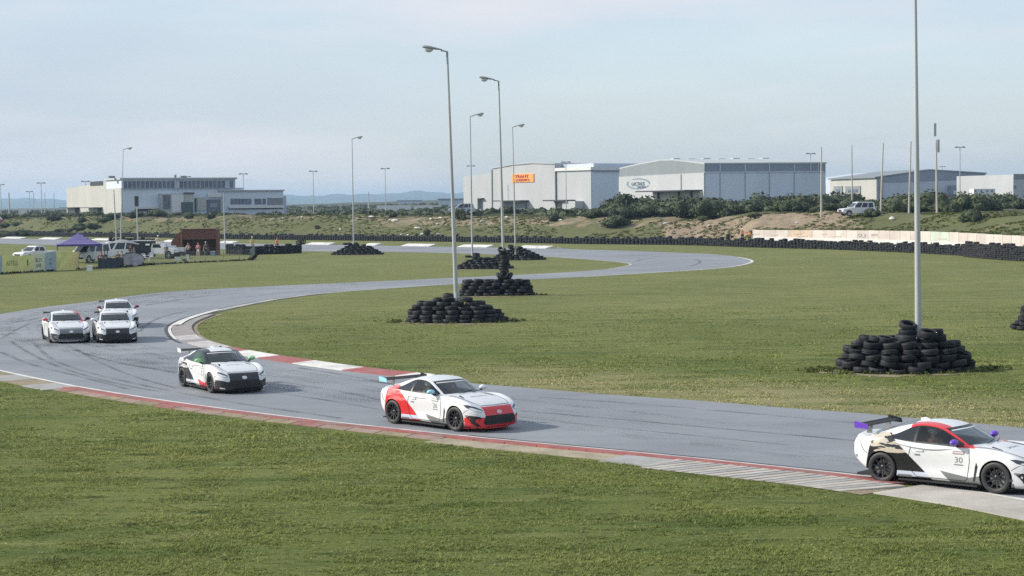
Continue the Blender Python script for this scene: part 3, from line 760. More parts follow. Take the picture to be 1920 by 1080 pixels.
# --- dairy warehouse with oval logo
fc = Face(1323, 440, math.atan2(16.7, 58), 2.4, 'dairy_warehouse', 'large warehouse with an oval logo on its white wall and a dark blue upper band')
R = fc.root
z1 = fc.hit(1323, 307.5, 'x')[1]; zb = fc.hit(1323, 323.5, 'x')[1]; tr = fc.hit(1548, 350, 'x')[0]; tl = fc.hit(1163, 350, 'y')[0]
mb = MB(); mb.box(0, tr, 0, tl, -4, zb); mb.build('lower_wall', M_SHADEBLUE, R)  # long side in shade: its blue is coloured in, unlike the sunlit logo wall
mb = MB(); mb.box(0, tr, 0.0, 3, zb+.003, z1); mb.build('upper_band', M_BLUEG, R)
# gable on the left face
gp = [fc.hit(p, q, 'y') for p, q in ((1163.5, 317), (1200, 309), (1240, 301.5), (1262, 301), (1290, 304), (1322.9, 308))]
zbl = fc.hit(1163.5, 331.5, 'y')[1]
mb = MB(); mb.prism([(tl, zbl)] + gp + [(0.0, zb)], -0.25, -0.003, plane='yz'); mb.build('gable', M_GREYC, R)
mb = MB(); mb.prism([(0, -4), (tl, -4), (tl, zbl-.01), (0, zb-.01)], -0.4, -0.003, plane='yz'); mb.build('logo_wall', M_WALLW, R)
mb = MB()
for i in range(len(gp)-1):
    a, b = gp[i], gp[i+1]; mb.add([(-0.3, a[0], a[1]), (-0.3, b[0], b[1]), (tr+.3, b[0], b[1]), (tr+.3, a[0], a[1]), (-0.3, a[0], a[1]+.35), (-0.3, b[0], b[1]+.35), (tr+.3, b[0], b[1]+.35), (tr+.3, a[0], a[1]+.35)], [(0,1,2,3),(4,7,6,5),(0,4,5,1),(2,6,7,3),(1,5,6,2),(0,3,7,4)])
mb.build('roof', M_ROOF, R)
mb = MB(); mb.prism([(3.01, zb)] + [(a, z-.02) for a, z in reversed(gp) if a > 3.01] + [(tl, zb)], tr-.4, tr, plane='yz'); mb.build('far_gable', M_GREYC, R)
for i in range(7):
    x = tr*(0.12+0.13*i); mb = MB(); mb.box(x-.9, x+.9, gp[2][0]-1.2, gp[2][0]+1.2, gp[2][1]+.36, gp[2][1]+.62-.12*(i % 2)); mb.build('ridge_vent', M_ROOF, R)
for px in (1350, 1397, 1442.5, 1489, 1519.5, 1533.5):
    mb = MB(); fc.rect(mb, 'x', px-1.0, 308, px+1.0, 322.5, 0.2, -0.005); mb.build('white_post', M_PALEBLUE, R)
for px in (1350, 1397, 1442.5, 1489):
    mb = MB(); fc.rect(mb, 'x', px-.35, 324, px+.35, 400, 0.12, -0.005); mb.build('downpipe', M_GREYC, R)
mb = MB(); mb.box(-.3, tr, -0.12, -0.004, zb-.15, zb+.2); mb.build('band_trim', M_PALEBLUE, R)
mb = MB(); fc.rect(mb, 'y', 1280, 327, 1281, 392, 0.55, -0.41); mb.build('downpipe', M_GREYC, R)
mb = MB(); t0, t1, zl, zt_ = fc.rect(mb, 'y', 1226, 356.8, 1320, 359, 5, -0.41); mb.build('dock_canopy', M_DKMETAL, R)
mb = MB(); fc.rect(mb, 'y', 1243, 359.3, 1321, 400, 1.0, -0.41); mb.build('dock_screen', M_CREAM, R)
for px in (1243, 1281.5, 1305):
    mb = MB(); fc.rect(mb, 'y', px-.7, 359.3, px+.7, 400, 1.5, -1.01); mb.build('dock_post', M_DKMETAL, R)
M_LOGO = mat('logo_grey_blue', (0.13, 0.20, 0.26), 0.5, var=0.02)
ct, cz = fc.hit(1199.5, 344.5, 'y'); rx = abs(fc.hit(1178, 344, 'y')[0]-fc.hit(1221, 344, 'y')[0])/2; rz_ = abs(fc.hit(1200, 334.5, 'y')[1]-fc.hit(1200, 354.5, 'y')[1])/2
mb = MB(); n = 48
for a0, a1 in ((0.16, 0.52), (0.56, 1.08)):
    vs = []
    k = 20
    for i in range(k+1):
        a = 2*math.pi*(a0+(a1-a0)*i/k); w = 0.16*math.sin(math.pi*i/k)+0.05
        for q in (1, 1-w*0.8): vs += [(-0.5, ct + rx*math.cos(a)*q, cz + rz_*math.sin(a)*q)]
    mb.add(vs, [(2*i, 2*i+1, 2*i+3, 2*i+2) for i in range(k)])
lg = mb.build('oval_logo', M_LOGO, R); mod = lg.modifiers.new('depth', 'SOLIDIFY'); mod.thickness = 0.08
wall_text('LACTALIS', R, fc, 1199.5, 345, 9.5, 'y', 0.5, M_LOGO, 1.75)
wall_text('SOUTH AFRICA', R, fc, 1206, 350.6, 4.2, 'y', 0.5, M_LOGO, 1.6)

# --- grey shed on the right
fd = Face(1645, 600, math.radians(14), 2.6, 'grey_shed', 'low grey shed with a shallow pitched roof, behind the bare poles')
R = fd.root
tr = fd.hit(1847, 350, 'x')[0]; tl = fd.hit(1558, 350, 'y')[0]; zE = fd.hit(1846, 326, 'x')[1]; zC = fd.hit(1645, 334, 'x')[1]; pk = fd.hit(1742, 319.5, 'x')
mb = MB(); mb.prism([(0, -4), (tr, -4), (tr, zE), pk, (0, zC)], 0, 60, plane='xz'); mb.build('wall', M_PALEBLUE, R)  # grey-blue shade of the front put into the colour; sunlit left wall stays cream
mb = MB(); mb.prism([(6, zC-1.4), (tr, zE-1.4), (tr, zE), pk, (0, zC), (0, -4), (1.9, -4), (1.9, zC-1.2)], -0.2, -0.003, plane='xz'); mb.build('upper_band', M_BLUEG, R)
mb = MB(); mb.box(-.3, -.003, 0, tl, -4, fd.hit(1600, 337.5, 'y')[1]); mb.build('left_wall', M_CREAM, R)
mb = MB(); zr1 = zC; mb.add([(-1, -.4, zC), (-1, tl, zC), (pk[0], tl, pk[1]), (pk[0], -.4, pk[1]), (tr+.4, -.4, zE), (tr+.4, tl, zE)], [(0, 1, 2, 3), (3, 2, 5, 4)]); rf = mb.build('roof', M_GREYC, R); md = rf.modifiers.new('t', 'SOLIDIFY'); md.thickness = .4; md.offset = 1
for a, b, c, d in ((1566, 349, 1582, 364), (1588, 349, 1616, 364)):
    mb = MB(); fd.rect(mb, 'y', a, b, c, d, 0.6, -.31); mb.build('window', M_GREYC, R)
    mb = MB(); fd.rect(mb, 'y', a+6, b+6, c-5, d-4, 0.8, -.61); mb.build('shutter', M_BAND, R)
mb = MB(); fd.rect(mb, 'x', 1777, 348, 1800, 366, 2, -.21); mb.build('doorway', M_BLUEG, R)
mb = MB(); fd.rect(mb, 'x', 1782, 358, 1798, 364, 2.3, -2.01); mb.build('door_panel', M_WTRIM, R)

# --- far right blocks
fe = Face(1900, 560, math.radians(20), 2.8, 'white_office_block', 'white block cut off by the right edge of the photo')
mb = MB(); fe.rect(mb, 'x', 1900, 327, 2000, 380, 0, 30, zmin=-4); mb.build('wall', M_WALLW, fe.root)
mb = MB(); fe.rect(mb, 'x', 1900, 326, 2000, 335, .15, -.003); mb.build('fascia', M_GREYC, fe.root)
mb = MB(); fe.rect(mb, 'x', 1901, 348, 1905, 353, .15, -.003); mb.build('window', M_BAND, fe.root)
ff = Face(1850, 640, math.radians(20), 2.8, 'sand_coloured_shed', 'sand coloured shed between the grey shed and the white block')
mb = MB(); t0 = ff.hit(1840, 340, 'x')[0]; t1 = ff.hit(1903, 340, 'x')[0]; mb.prism([(t0, -4), (t1, -4), (t1, ff.hit(1900, 328, 'x')[1]), (t0, ff.hit(1848, 334, 'x')[1])], 0, 25); mb.build('wall', M_PEACH, ff.root)
mb = MB(); ff.rect(mb, 'x', 1848, 350, 1890, 353, 6, -.01); mb.build('canopy_roof', M_GREYC, ff.root)
mb = MB(); ff.rect(mb, 'x', 1850, 353.2, 1888, 362, 1, -.01); mb.build('dark_bay', M_BAND, ff.root)
fg = Face(1549, 640, math.radians(10), 2.8, 'pale_low_block', 'pale low block just visible between two warehouses')
mb = MB(); fg.rect(mb, 'x', 1540, 342, 1562, 375, 0, 12, zmin=-4); mb.build('wall', M_CREAM, fg.root)
fh = Face(1826, 560, math.radians(12), 2.9, 'site_cabin', 'white site cabin with four small dark windows')
mb = MB(); fh.rect(mb, 'x', 1826, 354, 1866, 364, 0, 3, zmin=-1); mb.build('cabin_wall', M_WTRIM, fh.root)
for px in (1829, 1840, 1851, 1860):
    mb = MB(); fh.rect(mb, 'x', px-1.4, 356, px+1.4, 360, .08, -.003); mb.build('window', M_BAND, fh.root)
fi = Face(1745, 540, math.radians(8), 3.0, 'brown_freight_container', 'rust brown freight container beside the grey shed door'); fi.root['category'] = 'container'
M_RUST = mat('rust_paint', (0.16, 0.075, 0.06), 0.7, var=0.2, scale=.5)
mb = MB(); fi.rect(mb, 'x', 1745, 362, 1775, 373, 0, 2.6, zmin=-1); mb.build('container_box', M_RUST, fi.root)
mb = MB(); fi.rect(mb, 'x', 1757, 364, 1759, 373, .08, -.003); mb.build('door_bar', M_BAND, fi.root)

# --- far white wall/roofs in the middle distance
for (x0, x1, y0, y1, d, nm, lab) in ((706, 770, 384.6, 387.4, 700, 'white_wall', 'long low white wall far out in the scrub'), (776, 830, 385, 386.6, 760, 'white_wall', 'thinner white wall end beyond the longer white wall'), (745, 790, 376.5, 378.5, 1300, 'far_shed', 'tiny far shed above the long white wall'), (822, 872, 374, 380, 900, 'low_shed', 'striped low shed left of the pale warehouse')):
    a = RAY(x0, y1, d); b = RAY(x1, y0, d)
    r = thing(nm, lab, 'wall' if 'wall' in nm else 'building', ((a.x+b.x)/2, d, a.z), 0.03)
    w = (b.x-a.x)/2; mb = MB(); mb.box(-w, w, 0, 4 if 'shed' in nm else .3, -4, b.z-a.z); mb.build('wall_face', M_WTRIM if 'white' in nm else M_PALEBLUE, r)
    if 'shed' in nm: mb = MB(); mb.box(-w-.4, w+.4, -.4, 4.4, b.z-a.z+.003, b.z-a.z+.5); mb.build('roof', M_GREYC, r)
# --- white boxes at left horizon
a = RAY(35, 405, 520); r = thing('white_trailer', 'tiny white trailer near the left edge of the photo', 'trailer', (a.x, 520, tz(a.x, 520)), 0)
mb = MB(); mb.box(0, 1.9, 0, 2, .6, 2.3); mb.build('trailer_box', M_WTRIM, r); mb = MB(); mb.box(.2, 1.7, .1, 1.9, 0, .597); mb.build('chassis', M_DKMETAL, r)

# ------------------------------------------------------------------ lamp posts and poles
M_GALV = mat('galvanised_pole', (0.40, 0.42, 0.43), 0.5, metal=0.25, var=0.1, scale=0.8, dirt=(0.22, 0.21, 0.19, 0.5), stretch=(1, 1, .25))
M_POLEW = mat('grey_wood_pole', (0.40, 0.38, 0.34), 0.85, var=0.2, scale=1.5, stretch=(3, 3, .3))
M_LAMPH = mat('lamp_housing', (0.20, 0.21, 0.22), 0.45, var=0.08)
M_LAMPG = mat('lamp_glass', (0.55, 0.58, 0.60), 0.15, var=0.03)
def lamp_post(bx, by, tx, ty, side, rb, label, bz=0.0, z_base=None, no_top=False, hlen=1.15):
    b = G(bx, by) if z_base is None else RAY(bx, by, z_base)
    if z_base is not None: b.z = tz(b.x, b.y)
    if no_top: t = Vector((b.x + RAY(tx, ty, b.y).x - RAY(bx, by, b.y).x, b.y, 13.6)); t.x = b.x - .12
    else: t = RAY(tx, ty, b.y)
    r = thing('lamp_post', label, 'lamp post', b, 0, 'tall street lamps around the track')
    d = t - b
    mb = MB(); n = 7
    mb.tube([Vector((0, 0, -.3))] + [d*(i/n) for i in range(1, n+1)], [rb] + [rb + (rb*.42-rb)*(i/n) for i in range(1, n+1)], 14); mb.build('pole', M_GALV, r, smooth=True)
    mb = MB(); mb.tube([(0, 0, 1.15), (0, 0, 1.5)], [rb*1.12, rb*1.1], 12); mb.build('access_collar', M_GALV, r, smooth=True)
    s = side
    mb = MB(); mb.tube([d + Vector((0, 0, -.25)), d + Vector((0, 0, .02)), d + Vector((s*.12, 0, .06)), d + Vector((s*.32, 0, .085))], [rb*.46, rb*.46, .035, .03], 8); mb.build('arm', M_LAMPH, r, smooth=True)
    hd = MB(); L = hlen
    st = [(.25, .03, .04), (.38, .06, .055), (.55, .085, .075), (.75, .14, .10), (.95, .16, .115), (1.15, .13, .10), (1.25, .05, .06)]
    rings = []; vs = []
    for x, hw, hh in st:
        c = d + Vector((s*x*L/1.15, 0, .08 + x*.16))
        for k in range(10):
            a = 2*math.pi*k/10; vs.append(c + Vector((0, hw*math.cos(a), hh*(math.sin(a) if math.sin(a) > 0 else .45*math.sin(a)))))
    fs = [(i*10+k, i*10+(k+1) % 10, i*10+10+(k+1) % 10, i*10+10+k) for i in range(len(st)-1) for k in range(10)] + [tuple(range(10)), tuple(range(len(st)*10-10, len(st)*10))[::-1]]
    hd.add(vs, fs); ho = hd.build('lamp_head', M_LAMPH, r, smooth=True)
    gb = MB(); vs = []; fs = []
    c0 = d + Vector((s*.93*L/1.15, 0, .08+.93*.16-.03))
    for j in range(5):
        a = math.pi/2*j/4
        for k in range(12): vs.append(c0 + Vector((.24*math.cos(a)*math.cos(2*math.pi*k/12), .125*math.cos(a)*math.sin(2*math.pi*k/12), -.20*math.sin(a))))
    fs = [(i*12+k, i*12+(k+1) % 12, i*12+12+(k+1) % 12, i*12+12+k) for i in range(4) for k in range(12)]
    gb.add(vs, fs); gb.build('glass_bowl', M_LAMPG, ho, smooth=True)
    return r
PA, PB, PC_, PD, PE = (856.5, 600), (946, 548), (885, 501), (966, 486), (663, 475)
lamp_post(857, 603, 838.5, 98, -1, .125, 'tallest lamp post in the middle, lamp head pointing left, rising from a tyre pile')
lamp_post(946, 554, 935, 153, -1, .115, 'lamp post with a lamp head pointing left, rising through a column of tyres')
lamp_post(886, 504, 881.5, 219, 1, .10, 'lamp post between the two left-pointing ones, lamp head pointing right')
lamp_post(967, 488, 961, 239, 1, .10, 'shorter lamp post right of the tyre column, lamp head pointing right')
lamp_post(663.5, 477.5, 660, 261, 1, .10, 'lone lamp post on a tyre pile left of centre')
lamp_post(226, 468, 231, 281, 1, .10, 'lamp post above the grey canopy at the marshals camp')
lamp_post(1722.5, 694, 1717, -60, -1, .125, 'thick lamp post on the right, its top out of the photo', no_top=True)

def bare_pole(bx, by, tx, ty, d, r0, label, m, name='pole', top=None):
    b = RAY(bx, by, d); b.z = tz(b.x, d); t = RAY(tx, ty, d)
    r = thing(name, label, 'pole', b, 0, 'bare poles standing behind the track')
    dd = t - b
    mb = MB(); mb.tube([(0, 0, -.4), dd*.55, dd], [r0, r0*.85, r0*.6], 8); mb.build('shaft', m, r, smooth=True)
    if top: mb = MB(); mb.box(dd.x-.25, dd.x+.25, -.2, .2, dd.z-1.3, dd.z+.1); mb.build('floodlight', M_DKMETAL, r)
    return r
bare_pole(1540, 440, 1540, 276, 244, .13, 'bare pole at the right corner of the dairy warehouse', M_POLEW)
bare_pole(1598, 396, 1597, 272, 300, .14, 'bare pole rising behind the white car on the bank', M_POLEW)
bare_pole(1651, 436, 1656, 268, 240, .13, 'bare pole just right of the white car on the bank', M_POLEW)
bare_pole(1704, 433, 1708, 265, 236, .13, 'bare pole just left of the thick lamp post', M_POLEW)
p = bare_pole(1757, 432, 1755, 262, 232, .15, 'bare pole with antenna pieces right of the thick lamp post', M_POLEW)
mb = MB(); mb.box(-.42, -.12, -.15, .15, 9.6, 11.2); mb.box(.05, .3, -.1, .1, 7.6, 9.2); mb.build('antenna_box', M_GALV, p)
bare_pole(1808, 432, 1808, 418, 229, .16, 'short stub post on the green bank', M_POLEW)
bare_pole(219, 466, 213.5, 356, 262, .11, 'leaning pole left of the camp lamp post', M_GALV)
bare_pole(259, 466, 256, 369, 258, .11, 'pole with a dark lamp box right of the camp lamp post', M_GALV, top=True)
bare_pole(422, 462, 419, 361, 268, .09, 'thin pole right of the brick shelter', M_GALV)
bare_pole(18, 400, 16.5, 361, 500, .25, 'thick tapered post near the left edge of the photo', M_GALV)
def t_light(px, top, d, label, w=2.6):
    t = RAY(px, top, d); b = Vector((t.x, d, tz(t.x, d)))
    r = thing('road_light', label, 'street light', b, 0, 'twin headed road lights on the far road')
    h_ = t.z - b.z
    mb = MB(); mb.tube([(0, 0, -.3), (0, 0, h_)], [.16, .09], 6); mb.build('pole', M_GALV, r)
    mb = MB(); mb.tube([(-w/2, 0, h_+.05), (-w*.35, 0, h_+.2), (0, 0, h_+.1), (w*.35, 0, h_+.2), (w/2, 0, h_+.05)], [.16, .2, .09, .2, .16], 6); mb.build('twin_heads', M_LAMPH, r)
for px, top, d, lab in ((1, 347, 620, 'twin headed light at the left edge of the photo'), (77, 344, 560, 'twin headed light before the blue hills, left of the factory'), (55, 360, 700, 'small far light left of the factory'), (160, 341, 560, 'twin headed light behind the left end of the factory'), (350, 332, 580, 'twin headed light showing above the factory roof'), (456, 327, 540, 'twin headed light right of the factory upper floor'), (587, 322, 560, 'twin headed light right of the factory, over open scrub'), (722, 317, 540, 'twin headed light right of the lone lamp post'), (883, 312, 560, 'twin headed light beside the second lamp post from the middle'), (1061, 305, 500, 'twin headed light in front of the orange-sign warehouse'), (1520, 289, 500, 'twin headed light above the dairy warehouse end'), (1800, 277, 470, 'tallest twin headed light on the right'), (1767, 313, 800, 'small twin headed light above the grey shed')):
    t_light(px, top, d, lab)
for px, top, d in ((63, 361, 800), (84, 361, 780), (101, 361, 800)): bare_pole(px, 385, px, top, d, .2, 'thin far mast before the blue hills left of the factory', M_GALV, 'mast')
p = bare_pole(691, 385, 691, 360, 900, .3, 'small far mast between two lights over the scrub', M_GALV, 'mast')
# ------------------------------------------------------------------ tyres
def rubber():
    m, nt, b = nodemat('tyre_rubber'); N, L = nt.nodes, nt.links
    b.inputs['Roughness'].default_value = 0.62; b.inputs['Specular IOR Level'].default_value = 0.22
    oi = N.new('ShaderNodeObjectInfo'); geo = N.new('ShaderNodeNewGeometry')
    n = N.new('ShaderNodeTexNoise'); n.inputs['Scale'].default_value = 2.3; n.inputs['Detail'].default_value = 7
    L.new(geo.outputs['Position'], n.inputs['Vector'])
    a = N.new('ShaderNodeMath'); a.operation = 'ADD'; L.new(n.outputs[0], a.inputs[0])
    s = N.new('ShaderNodeMath'); s.operation = 'MULTIPLY'; s.inputs[1].default_value = 0.35; L.new(oi.outputs['Random'], s.inputs[0]); L.new(s.outputs[0], a.inputs[1])
    r = N.new('ShaderNodeMapRange'); r.inputs[1].default_value = 0.35; r.inputs[2].default_value = 1.0
    L.new(a.outputs[0], r.inputs[0])
    x = N.new('ShaderNodeMixRGB'); x.inputs[1].default_value = (0.007, 0.008, 0.010, 1); x.inputs[2].default_value = (0.034, 0.036, 0.041, 1)
    L.new(r.outputs[0], x.inputs[0]); L.new(x.outputs[0], b.inputs['Base Color'])
    bp = N.new('ShaderNodeBump'); bp.inputs['Strength'].default_value = .5; bp.inputs['Distance'].default_value = .01
    n3 = N.new('ShaderNodeTexNoise'); n3.inputs['Scale'].default_value = 30; L.new(geo.outputs['Position'], n3.inputs['Vector']); L.new(n3.outputs[0], bp.inputs['Height']); L.new(bp.outputs[0], b.inputs['Normal'])
    return m
M_RUB = rubber()
def tyre_prof(R=.31, W=.2, rim=.19):
    h = W/2
    return [(rim, -h*.72), (rim+.02, -h*.86), (R-.055, -h), (R-.02, -h*.88), (R, -h*.62), (R, -h*.12), (R-.010, -h*.06), (R-.010, h*.06), (R, h*.12), (R, h*.62), (R-.02, h*.88), (R-.055, h), (rim+.02, h*.86), (rim, h*.72), (rim+.012, h*.62), (R-.04, h*.55), (R-.04, -h*.55), (rim+.012, -h*.62)]
TY = []
for (R_, W_, rm) in ((.31, .2, .19), (.335, .22, .2), (.29, .18, .185), (.32, .245, .2)):
    mb = MB(); mb.lathe(tyre_prof(R_, W_, rm), 26, closed=True); TY.append((mb.mesh('tyre', M_RUB, smooth=True, fix=True), R_, W_))
def pile_layout(cx, cy, A, B, layers, sq=2.2, seed=0, jag=1.0, shrinkx=.38, shrinky=.30, prof=None):
    """rings of lying tyres, each layer set in from the one below"""
    r = random.Random(seed); out = []
    for L_ in range(layers):
        a = A - shrinkx*L_; b = B - shrinky*L_
        if prof: a, b = prof[L_]
        if a < .32: break
        b = max(b, .05)
        rings = [(a, b)]
        if (layers-L_) <= 2: rings.append((a-.6, max(b-.6, .02)))
        for (ra, rb) in rings:
            if ra < .1: continue
            pts = []
            N_ = 240
            prev = None; acc = 0
            P = [(ra*abs(math.cos(t))**(2/sq)*math.copysign(1, math.cos(t)), rb*abs(math.sin(t))**(2/sq)*math.copysign(1, math.sin(t))) for t in [2*math.pi*k/N_ for k in range(N_+1)]]
            per = sum(math.hypot(P[i+1][0]-P[i][0], P[i+1][1]-P[i][1]) for i in range(N_))
            cnt = max(1, int(per/.635)) if rb > .25 else max(1, int(2*ra/.64))
            step = per/cnt; acc = step*r.random()*.3
            if rb <= .25:
                for k in range(cnt): pts.append((-ra + (2*ra)*(k+.5)/cnt, 0))
            else:
                s = 0; i = 0
                for k in range(cnt):
                    target = (k+.5*(L_ % 2))*step
                    while i < N_ and s + math.hypot(P[i+1][0]-P[i][0], P[i+1][1]-P[i][1]) < target:
                        s += math.hypot(P[i+1][0]-P[i][0], P[i+1][1]-P[i][1]); i += 1
                    pts.append(P[min(i, N_)])
            for (x, y) in pts:
                out.append((cx + x + r.uniform(-.07, .07)*jag, cy + y + r.uniform(-.06, .06)*jag, .105 + L_*.205 + r.uniform(-.012, .02)*jag, r.uniform(-.13, .13)*jag, r.uniform(-.13, .13)*jag, r.uniform(0, 6.28), r.randrange(4)))
    return out
TYRE_COUNT = 0
def place_tyres(L_, label, group, pole=None):
    global TYRE_COUNT
    for (x, y, z, tx, ty, rz, k) in L_:
        lab_ = label
        if pole and tx > .28: lab_ = label.replace('worn black tyre in', 'tilted tyre on top of')
        if pole and math.hypot(x-pole[0], y-pole[1]) < .22: continue
        o = link('tyre', TY[k][0]); o.location = (x, y, z); o.rotation_euler = (tx, ty, rz)
        tag(o, lab_, 'tyre', group); TYRE_COUNT += 1
def stuff_tyres(name, Ls, label=None, lo=14):
    """many tyres as one mesh"""
    mb = MB(); mb.lathe([(.2, -.09), (.27, -.1), (.31, -.06), (.31, .06), (.27, .1), (.2, .09)], lo, closed=True)
    v0 = np.array(mb.v); f0 = np.array(mb.f); V = []; F_ = []
    for i, (x, y, z, tx, ty, rz, k) in enumerate(Ls):
        M_ = np.array(Matrix.Rotation(rz, 3, 'Z') @ Matrix.Rotation(ty, 3, 'Y') @ Matrix.Rotation(tx, 3, 'X'))
        s = (1.0, 1.07, .94, 1.03)[k]
        V.append((v0*s) @ M_.T + np.array([x, y, z])); F_.append(f0 + i*len(v0))
    me = np_mesh(name, np.concatenate(V), np.concatenate(F_), [M_RUB]); smooth_mesh(me)
    o = link(name, me); return tag(o, label=label, kind='stuff')
# right pile
pr = G(1722.5, 694)
pile_r = pile_layout(pr.x-.48, pr.y, 2.12, 1.35, 6, seed=3, jag=1.35, prof=[(2.12, 1.4), (2.06, 1.3), (1.98, 1.2), (1.86, 1.05), (1.55, .80), (.85, .42)])
zt6 = .105+.205*6
pile_r += [(pr.x-.40, pr.y-.05, zt6+.205*k, .05, .03, k, k % 4) for k in (0,)] + [(pr.x-.38, pr.y-.03, zt6+.205+.04, .30, -.22, 1, 0), (pr.x+.62, pr.y-.1, zt6-.205, -.04, .05, 2, 3), (pr.x+.50, pr.y-.12, zt6, -.04, .05, 2, 1), (pr.x+.2, pr.y-.62, zt6-.02, .22, .1, 0, 3), (pr.x-1.5, pr.y-.25, 1.13, .03, .10, 0, 2), (pr.x-1.72, pr.y+.2, 1.1, .03, .12, 0, 1)]
place_tyres(pile_r, 'worn black tyre in the pile round the thick lamp post on the right', 'tyres of the right-hand pile', (pr.x, pr.y))
# pile A
pa = G(857, 603)
pile_a = pile_layout(pa.x+.05, pa.y+.0, 2.25, 1.35, 5, seed=11, jag=.9, prof=[(2.25, 1.4), (2.18, 1.3), (2.03, 1.15), (1.80, .92), (1.42, .6)])
pile_a = [(x-.09*round((z-.105)/.205), y, z, a_, b_, c_, k_) for (x, y, z, a_, b_, c_, k_) in pile_a]
pile_a += [(pa.x-.45, pa.y-.2, 1.135, .05, .0, 0, 3), (pa.x+.48, pa.y-.1, 1.135, .0, .05, 0, 1), (pa.x-.9, pa.y-.1, 1.12, .1, .0, 0, 0), (pa.x-.4, pa.y+.4, 1.3, .1, .1, 0, 0)]
place_tyres(pile_a, 'worn black tyre in the pile round the tallest middle lamp post', 'tyres of the middle pile', (pa.x, pa.y))
# pile B: block with a column of tyres round the post
pb = G(946, 554)
bc = G(930, 554)
pile_b = pile_layout(bc.x, bc.y, 2.15, .85, 5, sq=4.5, seed=23, jag=.9, shrinkx=.07, shrinky=.10)
col_b = []
for k in range(9):
    col_b.append((pb.x + .06*math.sin(k*1.3), pb.y + .03, 1.15 + k*.195, .06*math.sin(k*2), .06*math.cos(k), k, k % 4))
col_b += [(pb.x-.30, pb.y-.1, 1.2, .1, 1.0, 0, 1), (pb.x+.33, pb.y-.1, 1.2, .1, -1.0, 0, 1), (pb.x-.12, pb.y-.2, 2.95, .5, .3, 0, 2), (pb.x-.02, pb.y-.36, 1.4, 1.3, 0, 0, 2)]
place_tyres(pile_b, 'worn black tyre in the square pile behind the tallest lamp post', 'tyres of the square pile', (pb.x, pb.y))
place_tyres(col_b, 'worn black tyre in the column threaded on the lamp post', 'tyres of the column')
rest = []
# second rings inside the piles, only glimpsed through the gaps
for L_, (a_, b_) in enumerate([(2.03, 1.3), (1.92, 1.18), (1.72, 1.0), (1.42, .78)]): rest += pile_layout(pr.x-.10, pr.y+.05, 1, 1, 1, seed=90+L_, jag=.8, prof=[(a_-.62, b_-.6)]) if False else [(x, y, z+.205*L_, p, q, w, k) for x, y, z, p, q, w, k in pile_layout(pr.x-.48, pr.y+.02, 1, 1, 1, seed=90+L_, jag=.8, prof=[(a_-.60, max(b_-.56, .3))])]
for L_, (a_, b_) in enumerate([(2.2, 1.35), (2.05, 1.2), (1.85, 1.05)]): rest += [(x-.09*L_, y, z+.205*L_, p, q, w, k) for x, y, z, p, q, w, k in pile_layout(pa.x+.05, pa.y, 1, 1, 1, seed=95+L_, jag=.8, prof=[(a_-.62, max(b_-.58, .3))])]
for L_ in range(4): rest += [(x, y, z+.205*L_, p, q, w, k) for x, y, z, p, q, w, k in pile_layout(bc.x, bc.y, 1, 1, 1, seed=98+L_, jag=.8, prof=[(1.55, .2)])]
pc = G(886, 504); cc = G(908, 504); pile_c = pile_layout(cc.x, cc.y, 2.45, 1.3, 5, seed=31, jag=1.0, shrinkx=.30) + [(pc.x-.38, pc.y-.1, 1.13, .04, .04, 0, 0), (pc.x+.40, pc.y-.1, 1.13, .04, .04, 0, 0), (pc.x+.38, pc.y, 1.33, .1, .1, 0, 0)]
left = 300 - TYRE_COUNT
pile_c.sort(key=lambda t: t[1])
if left > 0: place_tyres(pile_c[:left], 'worn black tyre in the pile round the post left of the tyre column', 'tyres of the pile behind the square one', (pc.x, pc.y))
rest += pile_c[max(left, 0):]
pd = G(967, 488); cd = G(972, 487.5); rest += pile_layout(cd.x, cd.y, 2.65, 1.4, 6, seed=41, jag=1.0, shrinkx=.33) + [(pd.x-.5, pd.y-.2, 1.32, .1, .1, 0, 0), (pd.x+.45, pd.y-.2, 1.32, .1, .1, 0, 0), (pd.x-.5, pd.y, 1.5, .1, .1, 0, 0)]
pe = G(663.5, 477.5); ce = G(670, 477.5); rest += pile_layout(ce.x, ce.y, 2.85, 1.5, 6, seed=51, jag=1.0, shrinkx=.34) + [(pe.x-.5, pe.y-.2, 1.32, .1, .1, 0, 0), (pe.x-1.0, pe.y-.1, 1.3, .1, .1, 0, 0), (pe.x+.3, pe.y-.2, 1.32, .1, .1, 0, 0)]
# right edge pile, mostly out of the photo
pf = G(1938, 618); rest += pile_layout(pf.x+.6, pf.y, 1.25, 1.0, 6, seed=61, jag=1.4, shrinkx=.12, shrinky=.1)
# marshals' tyre walls
def wall_of(P, hlay, seed, depth=1, zj=.03):
    r = random.Random(seed); out = []; S = arclen(P)[-1]; n = int(S/.66)
    for k in range(n):
        p = resample(P, k*.66, k*.66+.3, .3)[0]
        for dd in range(depth):
            hh = hlay + (r.random() < .4) - (r.random() < .35)
            for l in range(hh):
                out.append((p.x + r.uniform(-.05, .05), p.y + dd*.62 + r.uniform(-.08, .08), .1 + l*.2 + r.uniform(-.01, zj), r.uniform(-.1, .1), r.uniform(-.1, .1), r.random()*6, r.randrange(4)))
    return out
rest += wall_of([G(428, 476), G(468, 477.5), G(520, 476.5), G(571, 474)], 5, 71, 2)
rest += [(G(560+i*3, 474).x, G(560, 474).y-.3, 1.25+.05*i, 1.2, .5*i, 0, 1) for i in range(4)]
rest += wall_of([G(208, 462), G(250, 461), G(290, 463)], 6, 72, 1)
stuff_tyres('tyres', rest)
